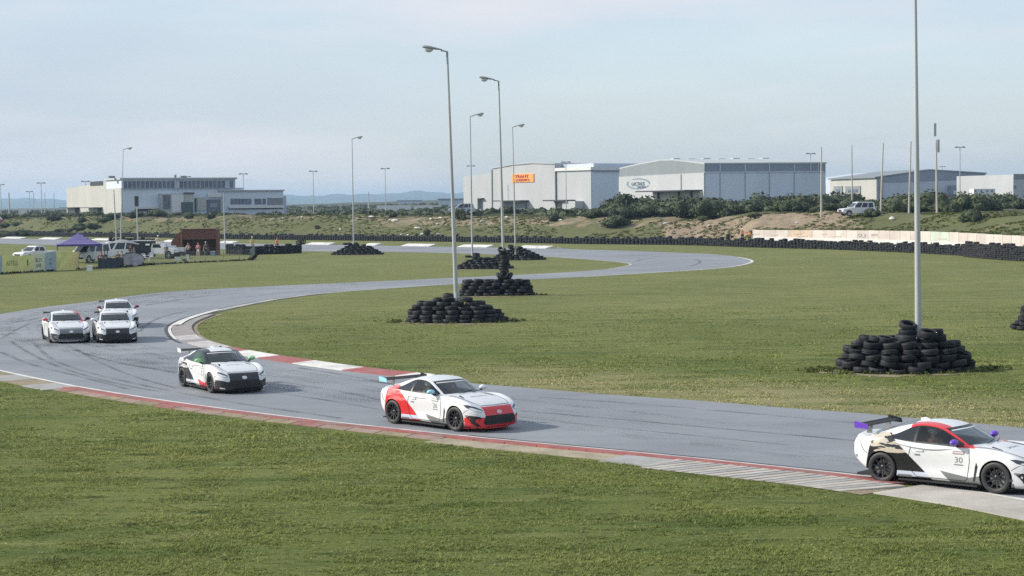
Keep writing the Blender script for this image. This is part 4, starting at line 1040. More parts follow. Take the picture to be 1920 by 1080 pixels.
# the long far barrier of stacked tyres
bar = []
r_ = random.Random(5)
P = catmull([Vector(G(*p)) for p in [(-60, 441.2), (0, 441.8), (200, 444.6), (430, 448.4), (620, 450.6), (850, 453.6), (1100, 457.5), (1280, 459.5), (1400, 463.5), (1550, 467.5), (1700, 473.5), (1800, 479), (1835, 482)]], 12)
bar += wall_of(P, 5, 81, 1, .05); bar = [t for t in bar if t[2] < .85 or t[0] > 20 or t[0] < -300]; bar += [(x+.33, y+.35, z+.05, a, b, c, k) for x, y, z, a, b, c, k in wall_of(P, 4, 84, 1)]
P = catmull([Vector(G(*p)) for p in [(1815, 482), (1860, 486), (1920, 490), (2000, 497), (2150, 510)]], 12)
bar += wall_of(P, 7, 82, 2)
P = [G(1392, 458), G(1350, 458.5)]; bar += wall_of(P, 7, 83, 1)
o = stuff_tyres('tyre_barrier', bar, 'long low barrier of stacked tyres along the far edge of the circuit', 9)
# bare earth round the pile feet: thin uneven pads
def pad(px, py, rx, ry, m=M_EARTH, seed=0, z=.012):
    c = G(px, py); r = random.Random(seed); n = 40
    vs = [(c.x, c.y, z)]; ph = [r.uniform(0, 6) for _ in range(4)]
    for k in range(n):
        a = 2*math.pi*k/n; q = 1 + .12*math.sin(3*a+ph[0]) + .09*math.sin(5*a+ph[1]) + .07*math.sin(9*a+ph[2]) + .05*r.uniform(-1, 1)
        vs.append((c.x + rx*q*math.cos(a), c.y + ry*q*math.sin(a), z))
    mb = MB(); mb.add(vs, [(0, 1+k, 1+(k+1) % n) for k in range(n)])
    o = mb.build('earth_patch', m); tag(o, kind='structure')
pad(1690, 698, 2.8, 1.5, seed=1); pad(850, 605, 2.55, 1.6, seed=2); pad(935, 555, 2.45, 1.35, seed=3); pad(905, 505, 2.6, 1.5, seed=4); pad(975, 488, 2.8, 1.6, seed=5); pad(672, 478, 2.9, 1.7, seed=6)

# ------------------------------------------------------------------ concrete wall behind the barrier on the right
M_WALLC = mat('limewashed_concrete', (0.56, 0.52, 0.475), 0.85, var=0.08, scale=.6, dirt=(0.40, 0.32, 0.27, 0.7), bump=.2)
M_WALLO = mat('faded_orange_paint', (0.52, 0.42, 0.32), 0.85, var=0.15, scale=.8, dirt=(0.45, 0.40, 0.35, .9)); M_WALLG = mat('faded_green_paint', (0.45, 0.51, 0.43), 0.85, var=0.12, scale=.8, dirt=(0.45, 0.42, 0.37, .8)); M_WALLP = mat('faded_pink_paint', (0.52, 0.46, 0.425), 0.85, var=0.1, scale=.8, dirt=(0.40, 0.37, 0.34, .7))
M_WHITEBASE = mat('wall_white_base', (0.60, 0.59, 0.56), 0.85, var=.08)
cw = thing('concrete_wall', 'pale painted concrete wall with faded adverts behind the tyre barrier', 'wall')
wp = [(1412, 431, 455), (1550, 431.5, 459), (1700, 433, 464), (1800, 436, 468), (1920, 442.5, 472), (2100, 455, 486)]
WP = []
for px, ty_, by_ in wp:
    B_ = float(np.interp(px, BAR_C, BAR_D)); q = RAY(px, ty_, B_+4.0); WP.append(q)
WQ = catmull([Vector((q.x, q.y, 0)) for q in WP], 8); Sx = [q.x for q in WP]; Sz = [q.z for q in WP]
Sl = arclen(WQ)[-1]; npan = int(Sl/2.45)
for k in range(npan):
    a, b = resample(WQ, k*2.45, k*2.45+2.40, 3)[0], resample(WQ, k*2.45, k*2.45+2.40, 3)[-1]
    za, zb_ = np.interp(a.x, Sx, Sz), np.interp(b.x, Sx, Sz)
    pxm = float(PXS((a.x+b.x)/2, (a.y+b.y)/2))
    mm = M_WALLO if 1490 < pxm < 1530 else (M_WALLG if 1740 < pxm < 1790 else (M_WALLP if k % 5 in (1, 4) else M_WALLC))
    n_ = Vector((-(b-a).y, (b-a).x, 0)).normalized()*.09
    z_ = (za+zb_)/2 + rnd.uniform(-.015, .015)
    vs = [(a-n_).to_tuple()[:2]+(-.2,), (b-n_).to_tuple()[:2]+(-.2,), (b+n_).to_tuple()[:2]+(-.2,), (a+n_).to_tuple()[:2]+(-.2,), (a-n_).to_tuple()[:2]+(z_,), (b-n_).to_tuple()[:2]+(z_,), (b+n_).to_tuple()[:2]+(z_,), (a+n_).to_tuple()[:2]+(z_,)]
    mb = MB(); mb.add(vs, [(0,3,2,1),(4,5,6,7),(0,1,5,4),(1,2,6,5),(2,3,7,6),(3,0,4,7)]); pn = mb.build('wall_panel', mm, cw)
# white base course
mb = MB()
fr = ribbon_frames(WQ); vs = []
for p, t, n in fr:
    q = p - n*.13*(1 if t.x > 0 else -1); q2 = p - n*.10*(1 if t.x > 0 else -1)
    vs += [(q.x, q.y, -.1), (q.x, q.y, 1.25), (q2.x, q2.y, 1.25)]
mb.add(vs, [(3*i+j, 3*i+3+j, 3*i+4+j, 3*i+1+j) for i in range(len(fr)-1) for j in range(2)]); mb.build('white_base', M_WHITEBASE, cw)
M_LETTER = mat('faded_dark_lettering', (0.33, 0.31, 0.29), 0.8, var=.1)
def on_wall(px, py, off=.13):
    """point on the camera side of the wall under a pixel, with the wall's local heading"""
    u, v = (px-960)/FPX, (540-py)/FPX; d = FWD + RT*u + UP*v; best = None
    for a, b in zip(WQ, WQ[1:]):
        e = b-a; det = d.x*e.y - d.y*e.x
        if abs(det) < 1e-9: continue
        k = (a.x*e.y - a.y*e.x)/det; t = ((a.x*d.y - a.y*d.x)/det)
        if k > 0 and -.02 <= t <= 1.02: best = (k, e.normalized())
    k, e = best; n = Vector((e.y, -e.x, 0)); n = n if n.y < 0 or n.x < 0 else -n
    return Vector((d.x*k, d.y*k, CH + d.z*k)) + n*off, math.atan2(e.y, e.x)
for txt, px, py, hpx, wpx in (('SU', 1617, 442, 7, 14), ('=', 1641, 441, 9, 12)):
    q, ang = on_wall(px, py); sc_ = FPX/q.y
    o = text_mesh('lettering', txt, hpx/sc_*1.35, M_LETTER, cw, .01); w0 = max(v.co.x for v in o.data.vertices)*2
    w1 = (on_wall(px+wpx/2, py)[0] - on_wall(px-wpx/2, py)[0]).length
    for v in o.data.vertices: v.co.x *= w1/w0
    o.rotation_euler = (math.pi/2, 0, ang); o.location = q
for px, py, wpx, hpx in ((1497, 438, 14, 2), (1505, 443, 20, 2), (1547, 439, 9, 1.5), (1768, 447, 16, 2), (1420, 438, 9, 1.5), (1453, 440, 12, 1.5), (1570, 443, 16, 1.2)):
    q, ang = on_wall(px, py); w1 = (on_wall(px+wpx/2, py)[0] - on_wall(px-wpx/2, py)[0]).length; h_ = hpx/(FPX/q.y)
    mb = MB(); mb.box(-w1/2, w1/2, -.01, .01, -h_/2, h_/2); o = mb.build('painted_stroke', M_WALLO if px in (1497, 1505) else M_WALLP, cw); o.location = q; o.rotation_euler.z = ang
# ------------------------------------------------------------------ bushes on the bank
def leaf_material():
    m, nt, b = nodemat('scrub_leaves'); N, L = nt.nodes, nt.links
    b.inputs['Roughness'].default_value = 0.7; b.inputs['Specular IOR Level'].default_value = 0.25
    geo = N.new('ShaderNodeNewGeometry'); n = N.new('ShaderNodeTexNoise'); n.inputs['Scale'].default_value = 0.9; n.inputs['Detail'].default_value = 6
    L.new(geo.outputs['Position'], n.inputs['Vector'])
    oi = N.new('ShaderNodeObjectInfo'); ad = N.new('ShaderNodeMath'); ad.operation = 'MULTIPLY_ADD'; ad.inputs[1].default_value = .3
    L.new(oi.outputs['Random'], ad.inputs[0]); L.new(n.outputs[0], ad.inputs[2])
    r = N.new('ShaderNodeMapRange'); r.inputs[1].default_value = 0.4; r.inputs[2].default_value = 0.9; L.new(ad.outputs[0], r.inputs[0])
    x = N.new('ShaderNodeMixRGB'); x.inputs[1].default_value = (0.036, 0.052, 0.030, 1); x.inputs[2].default_value = (0.082, 0.100, 0.046, 1)
    L.new(r.outputs[0], x.inputs[0]); L.new(x.outputs[0], b.inputs['Base Color'])
    return m
M_LEAF = leaf_material()
M_BARK = mat('bark', (0.06, 0.05, 0.04), 0.9)
def bush_mesh(seed, nleaf=1300):
    r = np.random.RandomState(seed)
    lobes = [(0, 0, .42, .5)] + [(math.cos(a)*q, math.sin(a)*q, r.uniform(.22, .5), r.uniform(.22, .36)) for a, q in zip(r.uniform(0, 6.28, 9), r.uniform(.28, .62, 9))]
    V = []; F_ = []
    pts = []
    for i in range(nleaf):
        lx, ly, lz, lr = lobes[r.randint(len(lobes))]
        d = r.normal(size=3); d /= np.linalg.norm(d)
        rad = lr*r.uniform(.78, 1.06)
        p = np.array([lx, ly, lz]) + d*rad*np.array([1, 1, .8])
        if p[2] < .0: p[2] = abs(p[2])*.3
        pts.append((p, d))
    for p, d in pts:
        n = d + r.normal(size=3)*.5; n /= np.linalg.norm(n)
        t = np.cross(n, r.normal(size=3)); t /= np.linalg.norm(t); b = np.cross(n, t); s = r.uniform(.025, .06)
        o = len(V); V += [p - t*s - b*s*.7, p + t*s - b*s*.7, p + t*s*.7 + b*s, p - t*s*.7 + b*s]; F_.append((o, o+1, o+2, o+3))
    # dark core so that the crown is not see-through in its middle
    for (lx, ly, lz, lr) in lobes:
        o = len(V); nu, nv = 8, 5; q = lr*.82
        for j in range(nv+1):
            a = math.pi*j/nv
            for i in range(nu): V.append(np.array([lx + q*math.sin(a)*math.cos(6.283*i/nu), ly + q*math.sin(a)*math.sin(6.283*i/nu), max(lz + q*.8*math.cos(a), 0)]))
        for j in range(nv):
            for i in range(nu): F_.append((o+j*nu+i, o+j*nu+(i+1) % nu, o+(j+1)*nu+(i+1) % nu, o+(j+1)*nu+i))
    return np_mesh('bush_crown', V, F_, [M_LEAF])
BM = [bush_mesh(s) for s in range(5)]
stem = MB()
for a in range(4): stem.tube([(0, 0, -.15), (.12*math.cos(a*1.6), .12*math.sin(a*1.6), .25), (.3*math.cos(a*1.6), .3*math.sin(a*1.6), .5)], [.03, .02, .01], 5)
ST = stem.mesh('bush_stem', M_BARK)
NB = [0]
def bush(x, y, w, h, label, group, z=None):
    r = thing('bush', label, 'bush', (x, y, (tz(x, y) if z is None else z) - .08*h), rnd.uniform(0, 6.28), group)
    r.scale = (w/2/.85, w/2/.85, h/.88)
    link('crown', BM[NB[0] % 5], r); link('trunk', ST, r); NB[0] += 1
    return r
def bush_px(px, py, wpx, hpx, label, group=None, dm=200):
    p = GT(px, py, dm); s = FPX/p.y
    return bush(p.x, p.y, wpx/s, hpx/s, label, group)
# bushes one can point to
for a in ((866, 411, 30, 26, 'round dark bush in front of the white car beside the tallest lamp post'), (1040, 416, 34, 17, 'dark bush on the bank below the orange-sign warehouse'), (800, 443, 16, 17, 'small bush right behind the barrier, left of the tallest lamp post'), (738, 408, 20, 13, 'small bush on the bank right of the lone lamp post'),
          (98, 415, 24, 18, 'round bush below the left end of the factory'), (154, 417, 20, 14, 'round bush under the factory dock'), (354, 410, 22, 15, 'round bush before the factory porch'), (396, 411, 20, 15, 'round bush before the factory entrance'), (478, 398, 44, 10, 'low wide bush before the office wing'),
          (1633, 408, 38, 20, 'dark bush half hiding the white car on the right-hand bank'), (1820, 418, 46, 30, 'big round bush on the green bank at the right'), (1318, 416, 26, 12, 'small dark bush on top of the sand heap'), (1415, 408, 36, 13, 'low bush behind the sand heap'), (595, 432, 12, 9, 'tiny bush on the grass bank left of the lone lamp post')):
    bush_px(*a)
GA, GB, GC = 'bushes on the bank in front of the big warehouses', 'bushes on the left-hand bank', 'bushes behind the concrete wall'
rb = random.Random(12)
def scatter(n, px0, px1, topf, basef, wr, label, group, dmin=200):
    for i in range(n):
        px = rb.uniform(px0, px1); t = rb.random()
        py = basef(px) + (topf(px)-basef(px))*t
        p = GT(px, py, dmin)
        w = rb.uniform(*wr); bush(p.x, p.y + rb.uniform(0, 3), w, w*rb.uniform(.45, .66), label, group)
def bush_at(px, d, w, h, label, group): 
    x = RAY(px, 380, d).x; bush(x, d, w, h, label, group)
for i in range(74):
    px = rb.uniform(1150, 1640); d = rb.uniform(274, 325)
    w = rb.uniform(4, 8); bush_at(px, d, w, w*rb.uniform(.38, .50), 'dark green bush in the thicket before the dairy warehouse', GA)
for i in range(30):
    px = rb.uniform(890, 1160); d = rb.uniform(326, 380)
    w = rb.uniform(2.6, 5); bush_at(px, d, w, w*rb.uniform(.28, .42), 'low bush before the orange-sign warehouse', GA + ' on the left')
for i in range(66):
    px = rb.uniform(1640, 1960); d = rb.uniform(255, 330)
    if px > 1850 and d < 280: continue
    w = rb.uniform(3.4, 6.6); bush_at(px, d, w, w*rb.uniform(.40, .56), 'dark green bush behind the concrete wall', GC)
for i in range(9):
    bush_at(rb.uniform(1670, 1800), rb.uniform(240, 252), rb.uniform(2, 3.6), rb.uniform(1.2, 2.0), 'bush on the slope just above the concrete wall', GC + ' low on the slope')
for i in range(7):
    bush_at(1110 + 17*i + rb.uniform(-6, 6), rb.uniform(293, 303), rb.uniform(3, 4.6), rb.uniform(1.3, 2.2), 'dark bush on the slope left of the sand heap', GA + ' on the slope')
for i in range(44):
    px = rb.uniform(-30, 300); d = rb.uniform(392, 445)
    w = rb.uniform(2.6, 5.6); bush_at(px, d, w, w*rb.uniform(.22, .36), 'dark bush along the crest below the factory', GB)
for i in range(34):
    px = rb.uniform(250, 560); d = rb.uniform(395, 450)
    w = rb.uniform(2.2, 4.4); bush_at(px, d, w, w*rb.uniform(.20, .32), 'low bush before the office wing of the factory', GB + ' before the office wing')
# scrub that nobody could count: one object over the plain
r = np.random.RandomState(4)
n = 5200
d = 300 + 900*r.rand(n)**1.6; px = r.uniform(-150, 2080, n); X = (px-960)/FPX*d; Y = d
B_ = np.interp(px, BAR_C, BAR_D); keep = (Y - B_ > 34) ; X, Y, px, B_ = X[keep], Y[keep], px[keep], B_[keep]
dens = fbm(X/22., Y/22., 40); keep = dens > .42; X, Y = X[keep], Y[keep]
Z = terrain(X, Y); n = len(X); sz = r.uniform(.5, 1.5, n)*(1 + Y/900.)*np.where(PXS(X, Y) < 900, .75, 1.)
def lump_cloud(name, X, Y, Z, sz, hf, mats, seed=0, q=7, leaf=False):
    r = np.random.RandomState(seed); n = len(X)
    nq = q; c = np.stack([X, Y, Z], 1)
    P = r.normal(size=(n, nq, 3)); P /= np.linalg.norm(P, axis=2, keepdims=True); P[:, :, 2] = np.abs(P[:, :, 2])*hf
    ctr = c[:, None, :] + P*sz[:, None, None]*.8
    t = r.normal(size=(n, nq, 3)); nrm = P/np.array([1, 1, hf]) + r.normal(size=(n, nq, 3))*.35; t -= nrm*(np.sum(t*nrm, 2, keepdims=True)/np.sum(nrm*nrm, 2, keepdims=True)); t /= np.linalg.norm(t, axis=2, keepdims=True)
    b = np.cross(nrm, t); b /= np.linalg.norm(b, axis=2, keepdims=True); s = sz[:, None, None]*r.uniform(.14, .34, (n, nq, 1))
    V = np.stack([ctr-t*s-b*s*.6, ctr+t*s-b*s*.6, ctr+t*s*.8+b*s*.6, ctr-t*s*.8+b*s*.6], 2).reshape(-1, 3)
    F_ = np.arange(len(V)).reshape(-1, 4)
    return link(name, np_mesh(name, V, F_, mats))
tag(lump_cloud('scrub', X, Y, Z, sz, .5, [M_LEAF], 3, 34), label='low dark scrub covering the plain', kind='stuff')

# tussocks and rough grass on the bank
def blade_material(name, gain, tone=False):
    m, nt, b = nodemat(name); N, L = nt.nodes, nt.links
    b.inputs['Roughness'].default_value = 0.75; b.inputs['Specular IOR Level'].default_value = 0.2
    geo = N.new('ShaderNodeNewGeometry'); at = N.new('ShaderNodeAttribute'); at.attribute_name = 'dry'
    c_ = turf_colour(N, L, geo.outputs['Position'], at.outputs['Fac'], gain)
    if tone: t2 = N.new('ShaderNodeAttribute'); t2.attribute_name = 'tone'; vm = N.new('ShaderNodeVectorMath'); vm.operation = 'SCALE'; L.new(c_, vm.inputs[0]); L.new(t2.outputs['Fac'], vm.inputs['Scale']); c_ = vm.outputs[0]
    L.new(c_, b.inputs['Base Color'])
    tr = N.new('ShaderNodeBsdfTranslucent'); L.new(c_, tr.inputs['Color']); ms = N.new('ShaderNodeMixShader'); ms.inputs[0].default_value = .25
    L.new(b.outputs[0], ms.inputs[1]); L.new(tr.outputs[0], ms.inputs[2]); L.new(ms.outputs[0], N['Material Output'].inputs['Surface']); return m
M_BLADE = blade_material('grass_blades', 1.38, True)
M_WEED = blade_material('weed_blades', .75)
M_ROUGH = blade_material('rough_grass_blades', .62)
r = np.random.RandomState(8)
n = 15000
px = r.uniform(-80, 2000, n); B_ = np.interp(px, BAR_C, BAR_D); Y = B_ + r.uniform(5, 46, n); X = (px-960)/FPX*Y
keep = fbm(X/6., Y/6., 50) > .45; X, Y = X[keep], Y[keep]; Z = terrain(X, Y)-.03
o = lump_cloud('rough_grass', X, Y, Z, r.uniform(.15, .42, len(X)), .45, [M_ROUGH], 9, 14); tag(o, label='tussocks on the bank', kind='stuff')

# mown turf: real blades where the camera can tell them
def turf(n, d0, d1, px0, px1, hgt, wid, nb, seed, powr=1.0):
    r = np.random.RandomState(seed)
    u = r.rand(n); Y = d0 + (d1-d0)*u**powr; px = r.uniform(px0, px1, n); X = (px-960)/FPX*Y
    T = np.array(TRACK_POLY); ok = ~inpoly(X, Y, TRACK_POLY)
    # keep clear of kerbs and paving
    Oa = np.array([(p.x, p.y) for p in O_G]); Ia = np.array([(p.x, p.y) for p in I_G])
    def near_(A, lim):
        m_ = np.full(X.shape, 1e9)
        for q in A: m_ = np.minimum(m_, np.hypot(X-q[0], Y-q[1]))
        return m_
    pxx = PXS(X, Y)
    Of = resample(O_G, 0, s_at(O_G, -120, 668), .3); dO = near_([(p.x, p.y) for p in Of], 0)
    lim = np.interp(pxx, [0, 150, 860, 1200, 1290, 1650, 1735, 1760, 2000], [1.25, 1.12, 1.4, 1.62, 1.96, 1.98, 1.9, 1.7, 1.68]) + .22*(fbm(X*1.5, Y*1.5, 66)-.45)
    If = resample(I_G, 0, s_at(I_G, 850, 533), .4); dI = near_([(p.x, p.y) for p in If], 0)
    limI = np.where((pxx < 778) & (Y > 50), 1.12, .12) * np.where((pxx > 404) & (Y > 95), .35, 1) + .15*(r.rand(n)-.4)
    ok &= (dO > lim) & (dI > limI)
    c1 = fbm(X*.9, Y*.6, 77); c2 = fbm(X*1.1, Y*2.6, 177); ok &= (r.rand(n) < np.clip(-.55 + 2.6*c1*c2*1.6, .05, 1))
    X, Y, dI, c1 = X[ok], Y[ok], dI[ok], c1[ok]; n = len(X)
    dry = np.clip(.8*(1-sstep(2, 9, dI))*sstep(-6, 3, X) + r.rand(n)*.3, 0, .95)
    h = hgt*(.35 + 1.25*c1)*r.uniform(.7, 1.25, n)
    a = r.uniform(0, 6.283, (n, nb)); lean = r.uniform(.4, 2.0, (n, nb)); off = r.normal(size=(n, nb, 2))*wid*2.2
    base = np.stack([X[:, None] + off[:, :, 0], Y[:, None] + off[:, :, 1], np.zeros((n, nb))], 2)
    ca_, sa = np.cos(a), np.sin(a); w = wid*r.uniform(.7, 1.3, (n, nb))
    hh = h[:, None]*r.uniform(.7, 1.1, (n, nb))
    p0 = base + np.stack([-sa*w, ca_*w, np.zeros_like(w)], 2); p1 = base + np.stack([sa*w, -ca_*w, np.zeros_like(w)], 2)
    tip = base + np.stack([ca_*lean*hh, sa*lean*hh, hh], 2)
    V = np.stack([p0, p1, tip], 2).reshape(-1, 3); V[:, 2] += .0
    F_ = np.arange(len(V)).reshape(-1, 3)
    tone = np.repeat(r.uniform(.68, 1.34, n), nb*3)*np.repeat(r.uniform(.8, 1.25, n*nb), 3)
    return V, F_, np.repeat(dry, nb*3), tone
Vs = []; Fs = []; Ds = []; Ts = []; off = 0
for args in ((110000, 28.5, 47, -60, 1990, .040, .007, 6, 1), (60000, 45, 72, -60, 1990, .040, .013, 4, 2, 1.2), (55000, 46, 105, 300, 2000, .035, .018, 4, 3, 1.3)):
    V, F_, D, T_ = turf(*args); Ts.append(T_); Vs.append(V); Fs.append(F_+off); Ds.append(D); off += len(V)
V = np.concatenate(Vs); gme = np_mesh('grass', V, np.concatenate(Fs), [M_BLADE])
at = gme.attributes.new('dry', 'FLOAT', 'POINT'); at.data.foreach_set('value', np.concatenate(Ds).astype(np.float32)); at = gme.attributes.new('tone', 'FLOAT', 'POINT'); at.data.foreach_set('value', np.concatenate(Ts).astype(np.float32))
tag(link('grass', gme), label='short mown grass inside and outside the bend', kind='stuff')

# loose pale stones and litter on the bank
M_STONE = mat('pale_stone', (0.55, 0.53, 0.48), .8)
mb = MB(); r3 = random.Random(3)
def stone_mesh(seed):
    r3 = random.Random(seed); mb = MB(); vs = []; nu, nv = 7, 4
    for j in range(nv+1):
        a = math.pi*j/nv
        for i in range(nu): q = 1+r3.uniform(-.2, .2); vs.append((q*math.sin(a)*math.cos(6.283*i/nu), q*.7*math.sin(a)*math.sin(6.283*i/nu), q*.5*math.cos(a)))
    mb.add(vs, [(j*nu+i, j*nu+(i+1) % nu, (j+1)*nu+(i+1) % nu, (j+1)*nu+i) for j in range(nv) for i in range(nu)]); return mb.mesh('stone', M_STONE, fix=True)
SM = [stone_mesh(i) for i in range(3)]
for i, (px, py, s) in enumerate(((784, 429, .5), (754, 441, .35), (765, 442, .3), (793, 441, .35), (822, 440, .35), (638, 434, .3), (697, 409, .45), (533, 410, .3), (566, 409, .3), (740, 416, .5), (733, 415, .4), (808, 412, .4), (826, 411, .4), (905, 417, .35), (1673, 414, .55), (1050, 415, .35), (1496, 419, .3), (820, 424, .35), (950, 408, .3), (1250, 422, .4), (1330, 425, .35))):
    p = GT(px, py, 200); o = link('stone', SM[i % 3]); o.location = p + Vector((0, 0, s*.2)); o.scale = (s*1.4, s, s); o.rotation_euler.z = i
    tag(o, 'pale stone lying on the grass bank', 'stone', 'pale stones on the bank')

# weeds crowding the feet of the tyre piles
r_ = np.random.RandomState(61); WX = []; WY = []
for (c_, a_, b_, n_) in ((pr + Vector((-.4, 0, 0)), 2.6, 1.5, 260), (pa, 2.6, 1.6, 150), (bc, 2.5, 1.3, 110)):
    t_ = r_.uniform(0, 6.283, n_); q = 1 + np.abs(r_.normal(size=n_))*.10
    WX.append(c_.x - .1 + a_*q*np.cos(t_)*(1+.25*(np.abs(np.cos(t_)) > .9)*r_.rand(n_))); WY.append(c_.y + b_*q*np.sin(t_))
WX = np.concatenate(WX); WY = np.concatenate(WY)
tag(lump_cloud('weeds', WX, WY, np.zeros(len(WX)), r_.uniform(.06, .20, len(WX)), .9, [M_WEED], 62, 12), label='weeds round the tyre piles', kind='stuff')
# ------------------------------------------------------------------ race coupes
M_GLASS = None
def paint_material(name, art, low, front, pillar=None, art_hi=None, pside=False):
    """white wrap with printed areas, laid out in the car's own coordinates"""
    m, nt, b = nodemat(name); N, L = nt.nodes, nt.links
    b.inputs['Roughness'].default_value = 0.28; b.inputs['Coat Weight'].default_value = 0.5; b.inputs['Coat Roughness'].default_value = 0.04
    t = N.new('ShaderNodeTexCoord'); sp = N.new('ShaderNodeSeparateXYZ'); L.new(t.outputs['Object'], sp.inputs[0])
    ab = N.new('ShaderNodeMath'); ab.operation = 'ABSOLUTE'; L.new(sp.outputs[1], ab.inputs[0])
    AX = {'x': sp.outputs[0], 'y': ab.outputs[0], 'z': sp.outputs[2]}
    def half(kx, ky, kz, c):     # 1 where kx x + ky |y| + kz z + c > 0
        cur = None
        for k, ax in ((kx, 'x'), (ky, 'y'), (kz, 'z')):
            if k == 0: continue
            q = N.new('ShaderNodeMath'); q.operation = 'MULTIPLY_ADD'; q.inputs[1].default_value = k; L.new(AX[ax], q.inputs[0])
            if cur is None: q.inputs[2].default_value = c
            else: L.new(cur, q.inputs[2])
            cur = q.outputs[0]
        g = N.new('ShaderNodeMath'); g.operation = 'GREATER_THAN'; g.inputs[1].default_value = 0; L.new(cur, g.inputs[0]); return g.outputs[0]
    def half_signed():
        g = N.new('ShaderNodeMath'); g.operation = 'GREATER_THAN'; g.inputs[1].default_value = 0; L.new(sp.outputs[1], g.inputs[0]); return g.outputs[0]
    def AND(*a):
        cur = a[0]
        for x_ in a[1:]:
            q = N.new('ShaderNodeMath'); q.operation = 'MULTIPLY'; L.new(cur, q.inputs[0]); L.new(x_, q.inputs[1]); cur = q.outputs[0]
        return cur
    def OR(*a):
        cur = a[0]
        for x_ in a[1:]:
            q = N.new('ShaderNodeMath'); q.operation = 'MAXIMUM'; L.new(cur, q.inputs[0]); L.new(x_, q.inputs[1]); cur = q.outputs[0]
        return cur
    def poly(pts):               # convex, counter-clockwise in x,z
        hs = []
        for i in range(len(pts)):
            (x0, z0), (x1, z1) = pts[i], pts[(i+1) % len(pts)]
            hs.append(half(-(z1-z0), 0, (x1-x0), (z1-z0)*x0 - (x1-x0)*z0))
        return AND(*hs)
    def mix(f, a, b_):
        x_ = N.new('ShaderNodeMixRGB')
        for i, s in ((0, f), (1, a), (2, b_)):
            if isinstance(s, tuple): x_.inputs[i].default_value = (*s[:3], 1)
            else: L.new(s, x_.inputs[i])
        return x_.outputs[0]
    side = half(0, 1, 0, -0.60)
    base = (0.66, 0.675, 0.69)
    nz = N.new('ShaderNodeTexNoise'); nz.inputs['Scale'].default_value = 2.5; nz.inputs['Detail'].default_value = 6; nz.inputs['Roughness'].default_value = .7; L.new(t.outputs['Object'], nz.inputs['Vector'])
    gr = N.new('ShaderNodeMapRange'); gr.inputs[1].default_value = .45; gr.inputs[2].default_value = .8; gr.inputs[4].default_value = .22; L.new(nz.outputs[0], gr.inputs[0])
    lowz = N.new('ShaderNodeMapRange'); lowz.inputs[1].default_value = .55; lowz.inputs[2].default_value = .15; lowz.inputs[3].default_value = .15; L.new(AX['z'], lowz.inputs[0])
    gm_ = N.new('ShaderNodeMath'); gm_.operation = 'MULTIPLY'; L.new(gr.outputs[0], gm_.inputs[0]); L.new(lowz.outputs[0], gm_.inputs[1])
    cur = mix(gm_.outputs[0], base, (0.34, 0.31, 0.28))          # road film
    # quarter-panel artwork
    if art:
        A = AND(side, poly([(-1.72, .13), (-.10, .13), (-1.12, 1.06), (-1.50, 1.06), (-1.60, .62)]))
        cur = mix(A, cur, art)
        if art_hi:
            wv = N.new('ShaderNodeTexNoise'); wv.inputs['Scale'].default_value = 3.0; wv.inputs['Detail'].default_value = 3; mp_ = N.new('ShaderNodeMapping'); mp_.inputs['Scale'].default_value = (1.0, .2, 3.2); L.new(t.outputs['Object'], mp_.inputs[0]); L.new(mp_.outputs[0], wv.inputs['Vector'])
            g = N.new('ShaderNodeMath'); g.operation = 'GREATER_THAN'; g.inputs[1].default_value = .50; L.new(wv.outputs[0], g.inputs[0])
            H = AND(A, half(0, 0, 1, -.66), g.outputs[0]); cur = mix(H, cur, art_hi)
            H2 = AND(A, half(0, 0, -1, .30), half(0, 0, 1, -.19), half(1, 0, 0, .95)); cur = mix(H2, cur, (0.55, 0.60, 0.70))
    # arrow ahead of it
    if low:
        B1 = AND(side, poly([(-.10, .49), (.34, .10), (.98, .10), (.98, .24), (.72, .275)]))
        B2 = AND(side, poly([(.72, .10), (1.7, .10), (1.7, .24), (1.0, .34), (.72, .28)])) if low != 'arrow' else B1
        cur = mix(OR(B1, B2), cur, low)
    if front:
        fr_ = OR(AND(half(1, 0, 0, -1.60), half(-0.0, -1, 0.55, 0.17), half(1, 0, 1.0, -2.42), half(0, 0, -1, 0.66)), AND(half(1, 0, 0, -1.68), half(0, 0, -1, .40)), AND(half(1, 0, 0, -1.9), half(0, -1, 0, .50), half(0, 0, -1, .62)))
        cur = mix(fr_, cur, front)
    if pillar:
        pm_ = AND(*([half_signed()] if pside else []), half(0, 1, 0.62, -1.150), half(0, 0, 1, -.872), half(1, 0, 0, 0.72), half(-1, 0, 0, .82), OR(half(0, 0, 1, -.955), half(1, 0, 0, -.40)))
        cur = mix(pm_, cur, pillar)
    L.new(cur, b.inputs['Base Color'])
    return m

M_BLACK = mat('satin_black', (0.012, 0.013, 0.015), 0.35, var=.1); M_MATTB = mat('matt_black', (0.014, 0.014, 0.016), 0.7)
M_RIM = mat('rim_black', (0.018, 0.019, 0.022), 0.35, metal=.2, var=.1); M_DISC = mat('brake_disc', (0.35, 0.35, 0.36), 0.35, metal=.9); M_WELL = mat('wheel_well', (0.01, 0.01, 0.011), 0.9)
M_TYREC = mat('race_tyre', (0.022, 0.022, 0.024), 0.55, var=.2, scale=8); M_INT = mat('cabin_dark', (0.07, 0.072, 0.078), 0.8); M_CAGE = mat('roll_cage', (0.45, 0.46, 0.48), .4, metal=.3); M_INTL = mat('cabin_trim_tan', (0.52, 0.44, 0.34), 0.8)
M_HLB = mat('headlamp_dark', (0.03, 0.035, 0.045), 0.12, coat=1.0); M_HLW = mat('headlamp_lens', (0.62, 0.66, 0.70), 0.1, coat=1.0)
